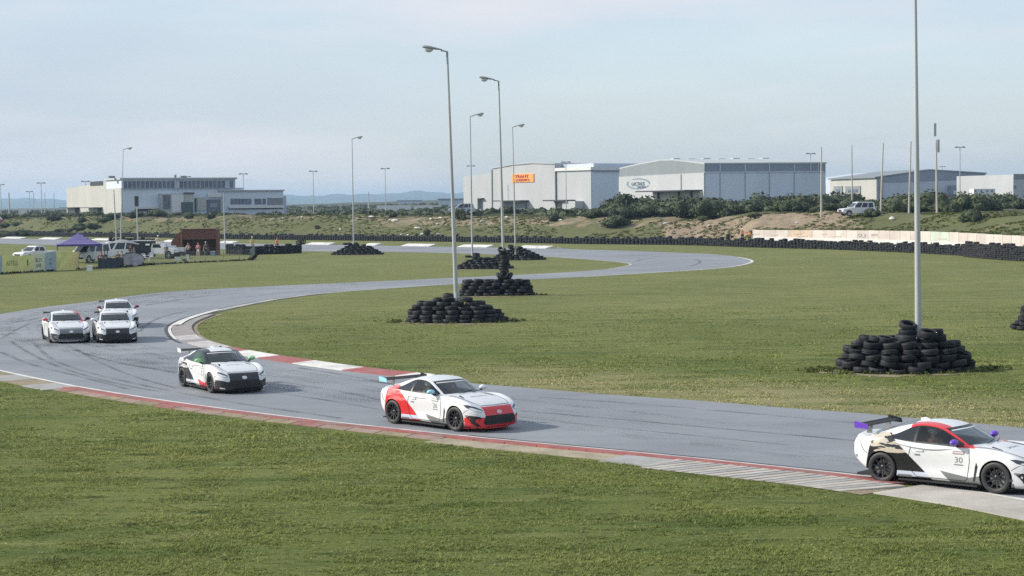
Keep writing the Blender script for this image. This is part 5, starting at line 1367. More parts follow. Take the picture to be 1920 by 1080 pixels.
M_DECALD = mat('decal_dark', (0.05, 0.055, 0.06), 0.5, var=.05); M_DECALG = mat('decal_grey', (0.20, 0.21, 0.22), 0.5, var=.05); M_STRIPW = mat('strip_white', (0.72, 0.72, 0.74), 0.5, var=.05); M_DECALP = mat('decal_pink', (0.62, 0.45, 0.47), .5, var=.05)
def glass_mat(name, tint, alpha):
    m = bpy.data.materials.new(name); m.use_nodes = True; nt = m.node_tree; nt.nodes.clear(); N, L = nt.nodes, nt.links
    o = N.new('ShaderNodeOutputMaterial'); g = N.new('ShaderNodeBsdfGlossy'); g.inputs['Roughness'].default_value = .03; g.inputs['Color'].default_value = (1, 1, 1, 1)
    t = N.new('ShaderNodeBsdfTransparent'); t.inputs['Color'].default_value = (*tint, 1)
    d = N.new('ShaderNodeBsdfDiffuse'); d.inputs['Color'].default_value = (tint[0]*.12, tint[1]*.13, tint[2]*.14, 1)
    m1 = N.new('ShaderNodeMixShader'); m1.inputs[0].default_value = alpha; L.new(t.outputs[0], m1.inputs[1]); L.new(d.outputs[0], m1.inputs[2])
    f = N.new('ShaderNodeFresnel'); f.inputs['IOR'].default_value = 1.5
    m2 = N.new('ShaderNodeMixShader'); L.new(f.outputs[0], m2.inputs[0]); L.new(m1.outputs[0], m2.inputs[1]); L.new(g.outputs[0], m2.inputs[2])
    L.new(m2.outputs[0], o.inputs['Surface']); return m
G_FRONT = glass_mat('windscreen_glass', (.50, .58, .62), .35); G_SIDE = glass_mat('side_glass', (.80, .83, .83), .05); G_GREEN = glass_mat('green_side_glass', (.35, .85, .42), .55); G_DARK = glass_mat('dark_glass', (.30, .34, .38), .6)

# ---- body shell
ZT = [(-2.13, .78), (-2.10, .90), (-2.03, 1.0), (-1.9, .99), (-1.5, .965), (-1.0, .945), (.5, .925), (.95, .915), (1.3, .862), (1.65, .785), (1.88, .705), (2.0, .635), (2.07, .56), (2.115, .47), (2.135, .40)]
ZB = [(-2.13, .60), (-2.07, .50), (-1.9, .38), (-1.68, .26), (-1.3, .17), (-.9, .135), (.9, .125), (1.7, .125), (2.0, .12), (2.10, .13), (2.135, .20)]
WM = [(-2.13, .44), (-2.10, .56), (-2.03, .67), (-1.92, .755), (-1.78, .815), (-1.55, .868), (-1.28, .892), (-.85, .868), (-.2, .84), (.5, .843), (.9, .868), (1.28, .892), (1.6, .878), (1.82, .83), (1.96, .755), (2.05, .66), (2.11, .54), (2.135, .44)]
ZS = [(-2.13, .70), (-2.06, .86), (-1.9, .925), (-1.6, .955), (-1.28, .965), (-.95, .945), (-.5, .905), (0, .885), (.6, .88), (.95, .885), (1.2, .882), (1.45, .845), (1.7, .775), (1.88, .69), (2.0, .60), (2.08, .50), (2.135, .38)]
WS = [(-2.13, .86), (-1.6, .91), (-1.28, .925), (-.6, .93), (0, .945), (.8, .935), (1.28, .90), (1.7, .88), (2.0, .90), (2.135, .92)]   # fraction of WM
WH = [(-2.13, .72), (-1.6, .74), (-1.0, .76), (.6, .76), (1.28, .70), (1.7, .66), (2.0, .70), (2.135, .75)]
ZH = [(-2.13, 0.0), (-1.28, -.012), (0, .0), (1.28, -.028), (1.7, -.018), (2.0, 0), (2.135, 0)]
def body_mesh():
    xs = []
    x = -2.13
    base_x = list(np.linspace(-2.13, 2.135, 108)) + [-2.12, -2.11, -2.06, 2.05, 2.09, 2.105, 2.12, 2.128, 2.0]
    xs = sorted(set(round(v, 4) for v in base_x))
    prof_n = 7
    rings = []
    for x in xs:
        zt, zb, w, zs = pchip(ZT, x), pchip(ZB, x), pchip(WM, x), pchip(ZS, x)
        ws, wh = pchip(WS, x)*w, pchip(WH, x)*w; zh = (zs*.45 + zt*.55) + pchip(ZH, x)
        H = zs - zb
        # side character: a concave lower door and a lit shoulder
        door = math.exp(-((x-.1)/.75)**2)
        pts = [(0, zb), (.55*w, zb), (.90*w, zb+.01), (.965*w, zb+.05), (.992*w - .012*door, zb+.20*H), (w - .035*door, zb+.40*H), (w*.998 - .018*door, zb+.60*H), (.985*w, zb+.80*H), (ws*.75+.985*w*.25+.008, zb+.962*H), (ws, zs), ((ws+wh)/2, (zs*.72+zh*.28)+.002), (wh, zh), (wh*.55, zh*.45+zt*.55+.004), (wh*.22, zt*.93+zh*.07), (0, zt)]
        sub = 3; R_ = []
        P3 = [Vector((p[0], p[1], 0)) for p in pts]
        for i in range(len(P3)-1):
            a = P3[max(i-1, 0)]; b = P3[i]; c = P3[i+1]; d = P3[min(i+2, len(P3)-1)]
            if i in (0, 1): seq = [b.lerp(c, k/sub) for k in range(sub)]
            else:
                if i == 2: a = b
                seq = []
                for k in range(sub):
                    t = k/sub; seq.append(.5*((2*b) + (-a+c)*t + (2*a-5*b+4*c-d)*t*t + (-a+3*b-3*c+d)*t**3))
            R_ += seq
        R_.append(P3[-1]); rings.append([(x, p.x, p.y) for p in R_])
    n = len(rings[0]); V = []; F_ = []
    full = []
    for rg in rings:
        left = rg; right = [(x_, -y_, z_) for (x_, y_, z_) in rg[1:-1]][::-1]
        full.append(left + right)
    m_ = len(full[0])
    for rg in full: V += rg
    for i in range(len(full)-1):
        for k in range(m_): F_.append((i*m_+k, i*m_+(k+1) % m_, (i+1)*m_+(k+1) % m_, (i+1)*m_+k))
    F_.append(tuple(range(m_))); F_.append(tuple((len(full)-1)*m_+k for k in range(m_))[::-1])
    me = bpy.data.meshes.new('car_body'); me.from_pydata(V, [], F_)
    bm = bmesh.new(); bm.from_mesh(me); bmesh.ops.remove_doubles(bm, verts=bm.verts, dist=1e-4); bmesh.ops.recalc_face_normals(bm, faces=bm.faces); bm.to_mesh(me); bm.free()
    return me
PM0 = paint_material('race_paint_base', None, None, None)
bme = body_mesh(); bme.materials.append(PM0); bme.materials.append(M_WELL)
tmpb = link('tmp_body', bme)
cut = MB()
for xa in (-1.275, 1.30):
    for s in (-1, 1):
        r_ = .362; n_ = 40
        pts = [(xa + r_*math.cos(2*math.pi*k/n_), .322 + r_*math.sin(2*math.pi*k/n_)) for k in range(n_)]
        cut.prism(pts, s*.56, s*1.1, mi=0)
cme = cut.mesh('tmp_cut', [M_WELL], fix=True); cobj = link('tmp_cut', cme)
mod = tmpb.modifiers.new('b', 'BOOLEAN'); mod.object = cobj; mod.operation = 'DIFFERENCE'; mod.solver = 'EXACT'; mod.material_mode = 'TRANSFER'
dg = bpy.context.evaluated_depsgraph_get(); dg.update()
BODY = bpy.data.meshes.new_from_object(tmpb.evaluated_get(dg)); BODY.name = 'race_car_body'
BVH_FULL = BVHTree.FromPolygons([v.co.copy() for v in bme.vertices], [tuple(p.vertices) for p in bme.polygons])
bpy.data.objects.remove(tmpb); bpy.data.objects.remove(cobj)
# open the deck under the cabin
bm = bmesh.new(); bm.from_mesh(BODY)
kill = [f for f in bm.faces if -1.25 < f.calc_center_median().x < .60 and abs(f.calc_center_median().y) < .60 and f.calc_center_median().z > .84 and f.normal.z > .6]
bmesh.ops.delete(bm, geom=kill, context='FACES')
bm.to_mesh(BODY); bm.free()
# split materials: slot names
while len(BODY.materials) < 2: BODY.materials.append(M_WELL)
smooth_mesh(BODY, 40)

# ---- greenhouse patches
Rk = [(0.64, .70, .885), (.32, .650, 1.065), (.0, .590, 1.22), (-.30, .562, 1.270), (-.62, .556, 1.255), (-.95, .575, 1.185), (-1.28, .612, 1.075), (-1.64, .67, .955)]
Ck = [(.90, 0, .905), (.52, 0, 1.09), (.14, 0, 1.252), (-.28, 0, 1.318), (-.66, 0, 1.305), (-1.03, 0, 1.232), (-1.40, 0, 1.115), (-1.84, 0, .985)]
Bk = [(0.66, .76, .868), (.32, .80, .880), (.0, .815, .888), (-.30, .818, .895), (-.62, .822, .91), (-.95, .820, .935), (-1.28, .80, .955), (-1.64, .75, .945)]
def cr(keys, u):
    P = [Vector(k) for k in keys]; n = len(P)-1; f = min(max(u, 0), 1)*n; i = min(int(f), n-1); t = f-i
    a, b, c, d = P[max(i-1, 0)], P[i], P[i+1], P[min(i+2, n)]
    return .5*((2*b) + (-a+c)*t + (2*a-5*b+4*c-d)*t*t + (-a+3*b-3*c+d)*t**3)
def Tp(u, v):
    R_, C_ = cr(Rk, u), cr(Ck, u); a = abs(v)
    return Vector((C_.x + (R_.x-C_.x)*a**2, R_.y*v, C_.z + (R_.z-C_.z)*a**2.3))
def Sp(u, w, s):
    B_, R_ = cr(Bk, u), cr(Rk, u); p = B_.lerp(R_, w); p.y += .022*math.sin(math.pi*w); return Vector((p.x, p.y*s, p.z))
def patch(fn, us, vs, out=0.0, mi=0, mb=None):
    mb = mb or MB(); V = [fn(u, v) for u in us for v in vs]; m_ = len(vs)
    if out:
        V2 = []
        for u in us:
            for v in vs:
                e = 1e-3; p = fn(u, v); du = fn(min(u+e, 1), v)-fn(max(u-e, 0), v); dv = fn(u, v+e)-fn(u, v-e); nn = du.cross(dv).normalized()
                if nn.dot(Vector((0, p.y, 1.0 if fn is Tp else .1))) < 0: nn = -nn
                V2.append(p + nn*out)
        V = V2
    mb.add(V, [(i*m_+j, i*m_+j+1, (i+1)*m_+j+1, (i+1)*m_+j) for i in range(len(us)-1) for j in range(m_-1)], mi); return mb
L_ = np.linspace
WU0, WU1, WV = .030, .272, .925        # windscreen extents
RU0, RU1, RV = .605, .945, .87
SU0, SU1, SW0, SW1 = .055, .775, .045, .90
def WT(u): return SW1 - (SW1-.36)*sstep(.50, SU1+.02, u)**1.5
mbR = MB()
patch(Tp, L_(0, WU0, 3), L_(-1, 1, 25), mb=mbR); patch(Tp, L_(WU0, WU1, 10), L_(-1, -WV, 3), mb=mbR); patch(Tp, L_(WU0, WU1, 10), L_(WV, 1, 3), mb=mbR)
patch(Tp, L_(WU1, RU0, 14), L_(-1, 1, 25), mb=mbR)
patch(Tp, L_(RU0, RU1, 12), L_(-1, -RV, 4), mb=mbR); patch(Tp, L_(RU0, RU1, 12), L_(RV, 1, 4), mb=mbR); patch(Tp, L_(RU1, 1, 4), L_(-1, 1, 25), mb=mbR)
for s in (-1, 1):
    f = lambda u, w, s=s: Sp(u, w, s)
    fl = lambda u, q, s=s: Sp(u, SW0 + (float(WT(u))-SW0)*q, s)
    fu = lambda u, q, s=s: Sp(u, float(WT(u)) + (1-float(WT(u)))*q, s)
    patch(f, L_(0, 1, 40), L_(-.25, SW0, 3), mb=mbR); patch(fu, L_(0, 1, 40), L_(0, 1, 5), mb=mbR)
    patch(fl, L_(0, SU0, 3), L_(0, 1, 6), mb=mbR); patch(fl, L_(SU1, 1, 8), L_(0, 1, 6), mb=mbR)
ROOF = mbR.mesh('roof_shell', [PM0], smooth=True, fix=True)
WS_ = patch(Tp, L_(WU0+.002, .232, 12), L_(-WV+.01, WV-.01, 21)).mesh('windscreen', [G_FRONT], smooth=True)
BANNER = patch(Tp, L_(.232, WU1-.001, 4), L_(-WV+.01, WV-.01, 21)).mesh('windscreen_banner', [M_BLACK], smooth=True)
BSTRIP = patch(Tp, L_(.222, .236, 3), L_(-.86, .78, 21), out=.004).mesh('white_strip', [M_STRIPW], smooth=True)
RG = patch(Tp, L_(RU0+.002, RU1-.002, 12), L_(-RV+.01, RV-.01, 17)).mesh('rear_window', [G_DARK], smooth=True)
SG = {}; QG = {}; BP = {}; SEAL = {}
for s in (-1, 1):
    f = lambda u, w, s=s: Sp(u, w, s)
    fl = lambda u, q, s=s: Sp(u, SW0 + (float(WT(u))-SW0)*q, s)
    SG[s] = patch(fl, L_(SU0+.003, .525, 18), L_(.012, .988, 7)).mesh('side_window', [G_SIDE], smooth=True)
    QG[s] = patch(fl, L_(.545, SU1-.003, 9), L_(.012, .988, 7)).mesh('quarter_window', [G_DARK], smooth=True)
    BP[s] = patch(fl, L_(.523, .547, 3), L_(0, 1, 7), out=.003).mesh('door_pillar', [M_BLACK], smooth=True)
    mbS = MB(); patch(fl, L_(SU0, SU1, 22), L_(-.05, .02, 2), out=.004, mb=mbS); patch(fl, L_(SU0, SU1, 22), L_(.975, 1.03, 2), out=.004, mb=mbS); patch(fl, L_(SU1-.012, SU1+.006, 2), L_(0, 1, 5), out=.004, mb=mbS)
    SEAL[s] = mbS.mesh('window_seal', [M_BLACK], smooth=True)
BVH_ROOF = BVHTree.FromPolygons([v.co.copy() for v in ROOF.vertices], [tuple(p.vertices) for p in ROOF.polygons])

# ---- pieces laid on the body surface
def conform(poly, plane, out, thick, name, m, grid=.05, sgn=1, densify=.04, bvh=None):
    """a shaped panel that follows the body: polygon in (a,b) of the plane, thrown on to the shell, given thickness"""
    bvh = bvh or BVH_FULL
    P = []
    for i in range(len(poly)):
        a, b = Vector(poly[i]), Vector(poly[(i+1) % len(poly)]); n = max(1, int((b-a).length/densify))
        for k in range(n): P.append(a.lerp(b, k/n))
    xs = [p[0] for p in P]; ys = [p[1] for p in P]
    G_ = [Vector((x, y)) for x in np.arange(min(xs)+grid/2, max(xs), grid) for y in np.arange(min(ys)+grid/2, max(ys), grid)]
    A = np.array([(g.x, g.y) for g in G_]) if G_ else np.zeros((0, 2))
    if len(G_):
        ins = inpoly(A[:, 0], A[:, 1], [(p[0], p[1]) for p in P]); G_ = [g for g, q in zip(G_, ins) if q and min((g-p).length for p in P) > grid*.3]
    res = delaunay_2d_cdt([Vector((p[0], p[1])) for p in P] + G_, [(i, (i+1) % len(P)) for i in range(len(P))], [], 1, 1e-5)
    top, bot = [], []
    for v in res[0]:
        if plane == 'yz': o, d = Vector((3, v.x, v.y)), Vector((-1, 0, 0))
        elif plane == 'xz': o, d = Vector((v.x, 3*sgn, v.y)), Vector((0, -sgn, 0))
        elif plane == 'xy': o, d = Vector((v.x, v.y, 3)), Vector((0, 0, -1))
        elif plane == 'rear': o, d = Vector((-3, v.x, v.y)), Vector((1, 0, 0))
        h = bvh.ray_cast(o, d)
        if h[0] is None: p = o + d*1.2; nn = -d
        else: p, nn = h[0], h[1]
        if nn.dot(d) > 0: nn = -nn
        top.append(p - d*out*.5 + nn*out*.5); bot.append(p + d*thick)
    n = len(top); edge = {}
    F_ = [tuple(f) for f in res[2]]
    for f in F_:
        for i in range(len(f)):
            e = (f[i], f[(i+1) % len(f)]); edge[e] = 1
    fs = list(F_)
    for (a, b) in edge:
        if (b, a) not in edge: fs.append((b, a, a+n, b+n))
    mb = MB(); mb.add(top + bot, fs); return mb.mesh(name, [m], smooth=True, fix=False)
def conform_line(pts, plane, w, name, m, sgn=1, out=.002):
    mb = MB(); P = []
    for a, b in zip(pts, pts[1:]):
        a, b = Vector(a), Vector(b); n = max(1, int((b-a).length/.06))
        for k in range(n): P.append(a.lerp(b, k/n))
    P.append(Vector(pts[-1])); Q = []
    for v in P:
        if plane == 'xz': o, d = Vector((v.x, 3*sgn, v.y)), Vector((0, -sgn, 0))
        else: o, d = Vector((v.x, v.y, 3)), Vector((0, 0, -1))
        h = BVH_FULL.ray_cast(o, d)
        if h[0] is not None: Q.append(h[0] - d*out)
    mb.tube(Q, w, 5, caps=False); return mb.mesh(name, [m])
GRILLE = conform([(-.50, .20), (.50, .20), (.56, .25), (.50, .44), (-.50, .44), (-.56, .25)], 'yz', .004, .02, 'grille', M_MATTB)
FRAMEG = None
HL = {}; HLL = {}; FOG = {}; SV = {}; DOOR = {}; HANDLE = {}; NUMP = {}; LIPM = None
for s in (-1, 1):
    HL[s] = conform([(s*.52, .585), (s*.60, .53), (s*.73, .565), (s*.835, .645), (s*.845, .715), (s*.80, .72), (s*.66, .655)], 'yz', .008, .03, 'headlight', M_HLB, grid=.04)
    HLL[s] = conform([(s*.55, .566), (s*.61, .536), (s*.74, .572), (s*.81, .64), (s*.78, .655), (s*.66, .602)], 'yz', .016, .004, 'lens', M_HLW, grid=.04)
    FOG[s] = conform([(s*.615, .165), (s*.70, .165), (s*.80, .25), (s*.855, .42), (s*.82, .455), (s*.64, .42), (s*.60, .37), (s*.73, .36), (s*.75, .30)], 'yz', .005, .02, 'air_intake', M_MATTB, grid=.04)
    SV[s] = conform([(.80, .20), (.84, .22), (.905, .52), (.875, .60), (.845, .5)], 'xz', .006, .02, 'side_vent', M_MATTB, grid=.05, sgn=s)
    DOOR[s] = conform_line([(.70, .87), (.72, .62), (.66, .24), (.60, .20), (-.48, .20), (-.58, .30), (-.66, .62), (-.60, .88)], 'xz', .006, 'door_gap', M_MATTB, sgn=s)
    HANDLE[s] = conform([(-.50, .735), (-.33, .735), (-.33, .765), (-.50, .765)], 'xz', .022, .004, 'door_handle', PM0, grid=.05, sgn=s)
FOGP = {s: conform([(s*.63, .165), (s*.76, .185), (s*.78, .215), (s*.66, .205)], 'yz', .014, .004, 'fog_patch', M_STRIPW, grid=.04) for s in (-1, 1)}
BUMPR = {s: conform_line([(-1.62, .60), (-1.72, .66), (-1.80, .78), (-1.84, .86)], 'xz', .006, 'bumper_gap', M_MATTB, sgn=s) for s in (-1, 1)}
BUMPF = {s: conform_line([(1.64, .50), (1.72, .56), (1.80, .60)], 'xz', .005, 'bumper_gap', M_MATTB, sgn=s) for s in (-1, 1)}
CREASE = {s: conform_line([(-.55, .415), (0, .38), (.70, .36)], 'xz', .004, 'door_crease', M_DECALG, sgn=s) for s in (-1, 1)}
HOODL = conform_line([(.80, .60), (1.35, .60), (1.70, .585), (1.90, .50), (1.93, 0), (1.90, -.50), (1.70, -.585), (1.35, -.60), (.80, -.60)], 'xy', .006, 'bonnet_gap', M_MATTB)
HV = {s: conform([(1.02, s*.42), (1.28, s*.50), (1.30, s*.54), (1.05, s*.50)], 'xy', .004, .01, 'bonnet_vent', M_MATTB, grid=.05) for s in (-1, 1)}
REARP = conform([(-.40, .56), (.40, .56), (.46, .70), (-.46, .70)], 'rear', .006, .02, 'rear_diffuser', M_MATTB)
TL = {s: conform([(s*.36, .80), (s*.60, .78), (s*.62, .86), (s*.38, .87)], 'rear', .01, .02, 'tail_light', mat('tail_red', (.25, .01, .012), .2, coat=1.), grid=.05) for s in (-1, 1)}
mb = MB(); sp_ = []
for k in range(25):
    yy = -.80 + 1.6*k/24; xx = 2.08 - .55*(abs(yy)/.80)**3.2; sp_.append((xx, yy))
mb.prism(sp_ + [(1.45, .72), (1.45, -.72)], .092, .118, plane='xy'); SPLIT = mb.mesh('front_splitter', [M_MATTB], fix=True)
SILL = {}
for s in (-1, 1):
    mb = MB(); mb.prism([(-.88, s*.72), (.90, s*.74), (.90, s*.875), (-.3, s*.84), (-.88, s*.875)], .10, .135, plane='xy'); SILL[s] = mb.mesh('side_skirt', [M_MATTB], fix=True)
mb = MB(); mb.box(-2.0, 1.9, -.62, .62, .10, .14); mb.box(-1.4, .95, -.6, .6, .14, .30); FLOOR = mb.mesh('underbody', [M_MATTB])
BADGE = conform([(.05*math.cos(a)*1.7, .515 + .05*math.sin(a)) for a in [2*math.pi*k/14 for k in range(14)]], 'yz', .012, .005, 'badge', M_STRIPW, grid=.04, densify=.03)
# wheel: tyre, ten-spoke rim, disc
mb = MB(); mb.lathe([(.222, -.105), (.245, -.118), (.290, -.120), (.313, -.108), (.322, -.085), (.322, .085), (.313, .108), (.290, .120), (.245, .118), (.222, .105), (.222, -.105)], 40, axis='y'); TYM = mb.mesh('tyre', [M_TYREC], smooth=True, fix=True)
mb = MB(); mb.lathe([(.226, -.10), (.232, -.112), (.218, -.108), (.205, -.085), (.20, .10), (.226, .10)], 40, axis='y')
for k in range(10):
    a = 2*math.pi*k/10; R_ = Matrix.Rotation(a, 4, 'Y')
    vs = []
    for r_, hw, y0, y1 in ((.035, .017, -.062, -.03), (.12, .013, -.078, -.045), (.212, .017, -.098, -.065)):
        vs += [R_ @ Vector((r_, y0, -hw)), R_ @ Vector((r_, y0, hw)), R_ @ Vector((r_, y1, hw)), R_ @ Vector((r_, y1, -hw))]
    mb.add(vs, [(4*i+j, 4*i+(j+1) % 4, 4*i+4+(j+1) % 4, 4*i+4+j) for i in range(2) for j in range(4)])
mb.lathe([(.0, -.075), (.03, -.075), (.05, -.062), (.05, -.03), (0, -.03)], 16, axis='y'); RIMM = mb.mesh('rim', [M_RIM], smooth=True, fix=True)
mb = MB(); mb.lathe([(.05, -.005), (.165, -.005), (.165, .02), (.05, .02), (.05, -.005)], 28, axis='y'); mb.box(.10, .19, -.04, .03, -.07, .07); DISCM = mb.mesh('brake_disc', [M_DISC], fix=True)
# mirror, wing
def mirror_mesh(s):
    mb = MB(); V = []; nu, nv = 10, 6
    for j in range(nv+1):
        a = math.pi*j/nv
        for i in range(nu):
            q = 2*math.pi*i/nu; x = .09*math.cos(a)*1.0; V.append((.42 + .085*math.sin(a)*math.cos(q)+.0, s*(.93 + .125*math.cos(a)), .985 + .07*math.sin(a)*math.sin(q)))
    mb.add(V, [(j*nu+i, j*nu+(i+1) % nu, (j+1)*nu+(i+1) % nu, (j+1)*nu+i) for j in range(nv) for i in range(nu)]); return mb
MIR = {s: mirror_mesh(s).mesh('mirror_shell', [M_BLACK], smooth=True, fix=True) for s in (-1, 1)}
MIRS = {}
for s in (-1, 1):
    mb = MB(); mb.tube([(.42, s*.78, .89), (.42, s*.86, .915), (.42, s*.90, .94)], [.03, .028, .03], 8); MIRS[s] = mb.mesh('mirror_stalk', [M_BLACK], smooth=True)
mb = MB(); wing = [(-.03, .0), (-.07, .018), (-.14, .026), (-.21, .036), (-.25, .055), (-.21, .022), (-.14, .002), (-.07, -.008)]
mb.prism([(-1.66 + a, 1.155 + b) for a, b in wing], -.74, .74); WING = mb.mesh('wing_blade', [M_MATTB], fix=True)
EP = {}
for s in (-1, 1):
    mb = MB(); mb.prism([(-1.65, 1.10), (-1.98, 1.11), (-2.0, 1.245), (-1.94, 1.25), (-1.67, 1.20)], s*.741, s*.753); EP[s] = mb.mesh('wing_endplate', [M_BLACK], fix=True)
WSUP = {}
for s in (-1, 1):
    mb = MB(); mb.prism([(-1.76, .94), (-1.88, .965), (-1.85, 1.16), (-1.74, 1.16)], s*.40, s*.415); WSUP[s] = mb.mesh('wing_upright', [M_DISC], fix=True)
mb = MB(); mb.prism([(-.52, 1.29), (-.80, 1.265), (-.79, 1.335), (-.70, 1.35)], -.035, .035); FIN = mb.mesh('roof_aerial_fin', [M_STRIPW], fix=True)
mb = MB(); mb.tube([(.86, -.30, .935), (.79, .05, .96), (.74, .30, .985)], [.008, .008, .006], 5); mb.tube([(.87, .15, .935), (.78, .4, .955), (.70, .58, .95)], [.008, .008, .006], 5); WIPE = mb.mesh('wipers', [M_MATTB])
# cabin
mb = MB(); mb.box(-1.5, .9, -.70, .70, .30, .34); mb.box(.38, .85, -.68, .68, .34, .85); mb.box(-1.5, -1.3, -.6, .6, .34, .9); CABIN = mb.mesh('cabin_tub', [M_INT])
mb = MB(); mb.box(.26, .40, -.64, .64, .70, .90); DASH = mb.mesh('dashboard', [M_INT])
def seat_mesh(y):
    mb = MB(); mb.prism([(.05, .34), (-.45, .34), (-.62, 1.12), (-.50, 1.14), (-.36, .50), (.05, .44)], y-.24, y+.24); return mb.mesh('racing_seat', [M_MATTB], fix=True)
SEATM = {s: seat_mesh(s*.36) for s in (-1, 1)}
mb = MB()
for s in (-1, 1):
    mb.tube([(.56, s*.62, .45), (.53, s*.62, .88), (.02, s*.53, 1.18), (-.55, s*.52, 1.225), (-.60, s*.60, .45)], .022, 6); mb.tube([(-.58, s*.52, 1.2), (-1.3, s*.5, .75)], .02, 6); mb.tube([(.62, s*.70, .52), (-.58, s*.70, .78)], .018, 6)
mb.tube([(-.57, -.52, 1.222), (-.57, .52, 1.222)], .022, 6); mb.tube([(-.58, -.56, .82), (-.58, .56, .82)], .02, 6); mb.tube([(-.57, -.52, 1.2), (-.6, .58, .45)], .018, 6); mb.tube([(.02, -.52, 1.19), (.02, .52, 1.19)], .02, 6); CAGE = mb.mesh('roll_cage', [M_CAGE])
mb = MB(); mb.box(-.55, .55, -.715, -.70, .74, .86); mb.box(-.55, .55, .70, .715, .74, .86); DCARD = mb.mesh('door_card', [M_INTL])

def rmat(name, col, rough=.35): return mat(name, col, rough, var=.03, coat=.4)
M_REDP = rmat('red_wrap', (.60, .022, .030)); M_PURP = rmat('purple_wrap', (.14, .055, .50)); M_LBLUE = rmat('light_blue_wrap', (.33, .66, .80)); M_GREENP = rmat('green_wrap', (.30, .62, .27)); M_DKRED = rmat('dark_red_wrap', (.20, .015, .03))

def on_side(me_name, txt, size, x, z, s, m, parent, squash=1.0, w=None):
    """flat print on the door"""
    o = text_mesh(me_name, txt, size, m, parent, 0.0, squash=squash); me = o.data
    for v in me.vertices:
        lx, lz = x - s*0 + (v.co.x if s < 0 else -v.co.x), z + v.co.y
        h = BVH_FULL.ray_cast(Vector((lx, 3*s, lz)), Vector((0, -s, 0)))
        v.co = (h[0] + Vector((0, s*.005, 0))) if h[0] is not None else Vector((lx, s*.86, lz))
    return o
def race_car(px, py, heading, cfg, label, loc=None):
    """px,py: ground pixel of the car centre; heading: radians, direction of the nose in plan"""
    c = loc if loc is not None else G(px, py)
    r = thing('race_car', label, 'race car', (c.x, c.y, .008), heading, 'race coupes on the bend')
    P = paint_material('race_paint', cfg.get('art'), cfg.get('low'), cfg.get('front'), cfg.get('pillar'), cfg.get('art_hi'), cfg.get('pside', False))
    def part(nm, me, mm=None, parent=None):
        o = link(nm, me, parent or r)
        if mm is not None: o.material_slots[0].link = 'OBJECT'; o.material_slots[0].material = mm
        return o
    body = part('body', BODY, P); part('roof', ROOF, P); part('windscreen', WS_); part('windscreen_banner', BANNER); part('white_strip', BSTRIP); part('rear_window', RG)
    for s in (-1, 1):
        part('side_window', SG[s], cfg.get('glass', {}).get(s)); part('quarter_window', QG[s]); part('door_pillar', BP[s]); part('window_seal', SEAL[s])
        h = part('headlight', HL[s]); part('lens', HLL[s], parent=h)
        part('air_intake', FOG[s], cfg.get('intake')); part('side_vent', SV[s]); dgap = part('door_gap', DOOR[s]); part('door_handle', HANDLE[s], P)
        part('side_skirt', SILL[s]); part('bumper_gap', BUMPR[s]); part('bumper_gap', BUMPF[s]); part('bonnet_vent', HV[s]); part('tail_light', TL[s])
        mi = part('mirror', MIR[s], cfg['mirror'].get(s, M_BLACK)); part('mirror_stalk', MIRS[s], parent=mi)
        part('wing_endplate', EP[s], cfg.get('endplate', {}).get(s)); part('wing_upright', WSUP[s]); part('racing_seat', SEATM[s])
    if cfg.get('fog'):
        for s in (-1, 1): part('fog_patch', FOGP[s])
    part('grille', GRILLE); part('badge', BADGE, cfg.get('badge')); part('front_splitter', SPLIT, cfg.get('splitter')); part('bonnet_gap', HOODL); part('rear_diffuser', REARP); part('underbody', FLOOR)
    part('wing_blade', WING); part('roof_aerial_fin', FIN); part('wipers', WIPE); part('cabin_tub', CABIN); part('dashboard', DASH); part('roll_cage', CAGE); part('door_card', DCARD, cfg.get('card'))
    st = cfg.get('steer', 0)
    for xa in (-1.275, 1.30):
        for s in (-1, 1):
            w = thing('wheel', None, None); w.parent = r; w.location = (xa, s*.765, .324); w.rotation_euler = (0, rnd.uniform(0, 3), (math.pi if s > 0 else 0) + (st if xa > 0 else 0))
            w.rotation_mode = 'ZYX' if False else 'XYZ'
            part('tyre', TYM, parent=w); part('rim', RIMM, parent=w); part('brake_disc', DISCM, parent=w)
    # print on the doors and the bonnet
    num = cfg.get('num')
    for s in (-1, 1):
        if num:
            on_side('race_number', num, .17, .47, .615, s, M_DECALG, r, 1.15)
            hb = conform([(.34, .735), (.60, .735), (.60, .80), (.34, .80)], 'xz', .006, .002, 'number_header', cfg.get('header', M_DECALD), sgn=s); part('number_header', hb)
            hb = conform([(.355, .752), (.585, .752), (.585, .785), (.355, .785)], 'xz', .009, .002, 'header_strip', cfg.get('hstrip', M_STRIPW), sgn=s); part('header_strip', hb)
        for (dx, dz_, dw, dh, dm) in ((-1.93, .52, .07, .05, M_DECALG), (-.46, .66, .12, .035, M_DECALG), (-.75, .20, .30, .05, M_DECALG), (1.62, .30, .10, .05, M_DECALD), (.47, .52, .20, .02, M_DECALG)):
            hb = conform([(dx-dw/2, dz_-dh/2), (dx+dw/2, dz_-dh/2), (dx+dw/2, dz_+dh/2), (dx-dw/2, dz_+dh/2)], 'xz', .006, .002, 'sticker', dm, sgn=s); part('sticker', hb)
        hb = conform([(1.70, .425), (1.80, .425), (1.80, .46), (1.70, .46)], 'xz', .004, .002, 'small_decal', M_DECALG, sgn=s); part('small_decal', hb)
    bt = text_mesh('bonnet_lettering', cfg.get('bonnet', 'FRONTIER CUP'), .12, M_DECALG, r, 0.0, squash=1.1)
    for v in bt.data.vertices:
        lx, ly = 1.27 + v.co.y*1.0, v.co.x
        h = BVH_FULL.ray_cast(Vector((lx, ly, 3)), Vector((0, 0, -1))); v.co = h[0] + Vector((0, 0, .004))
    return r
BLK = (.012, .012, .014); GRY = (.16, .17, .175); REDC = (.60, .022, .030)
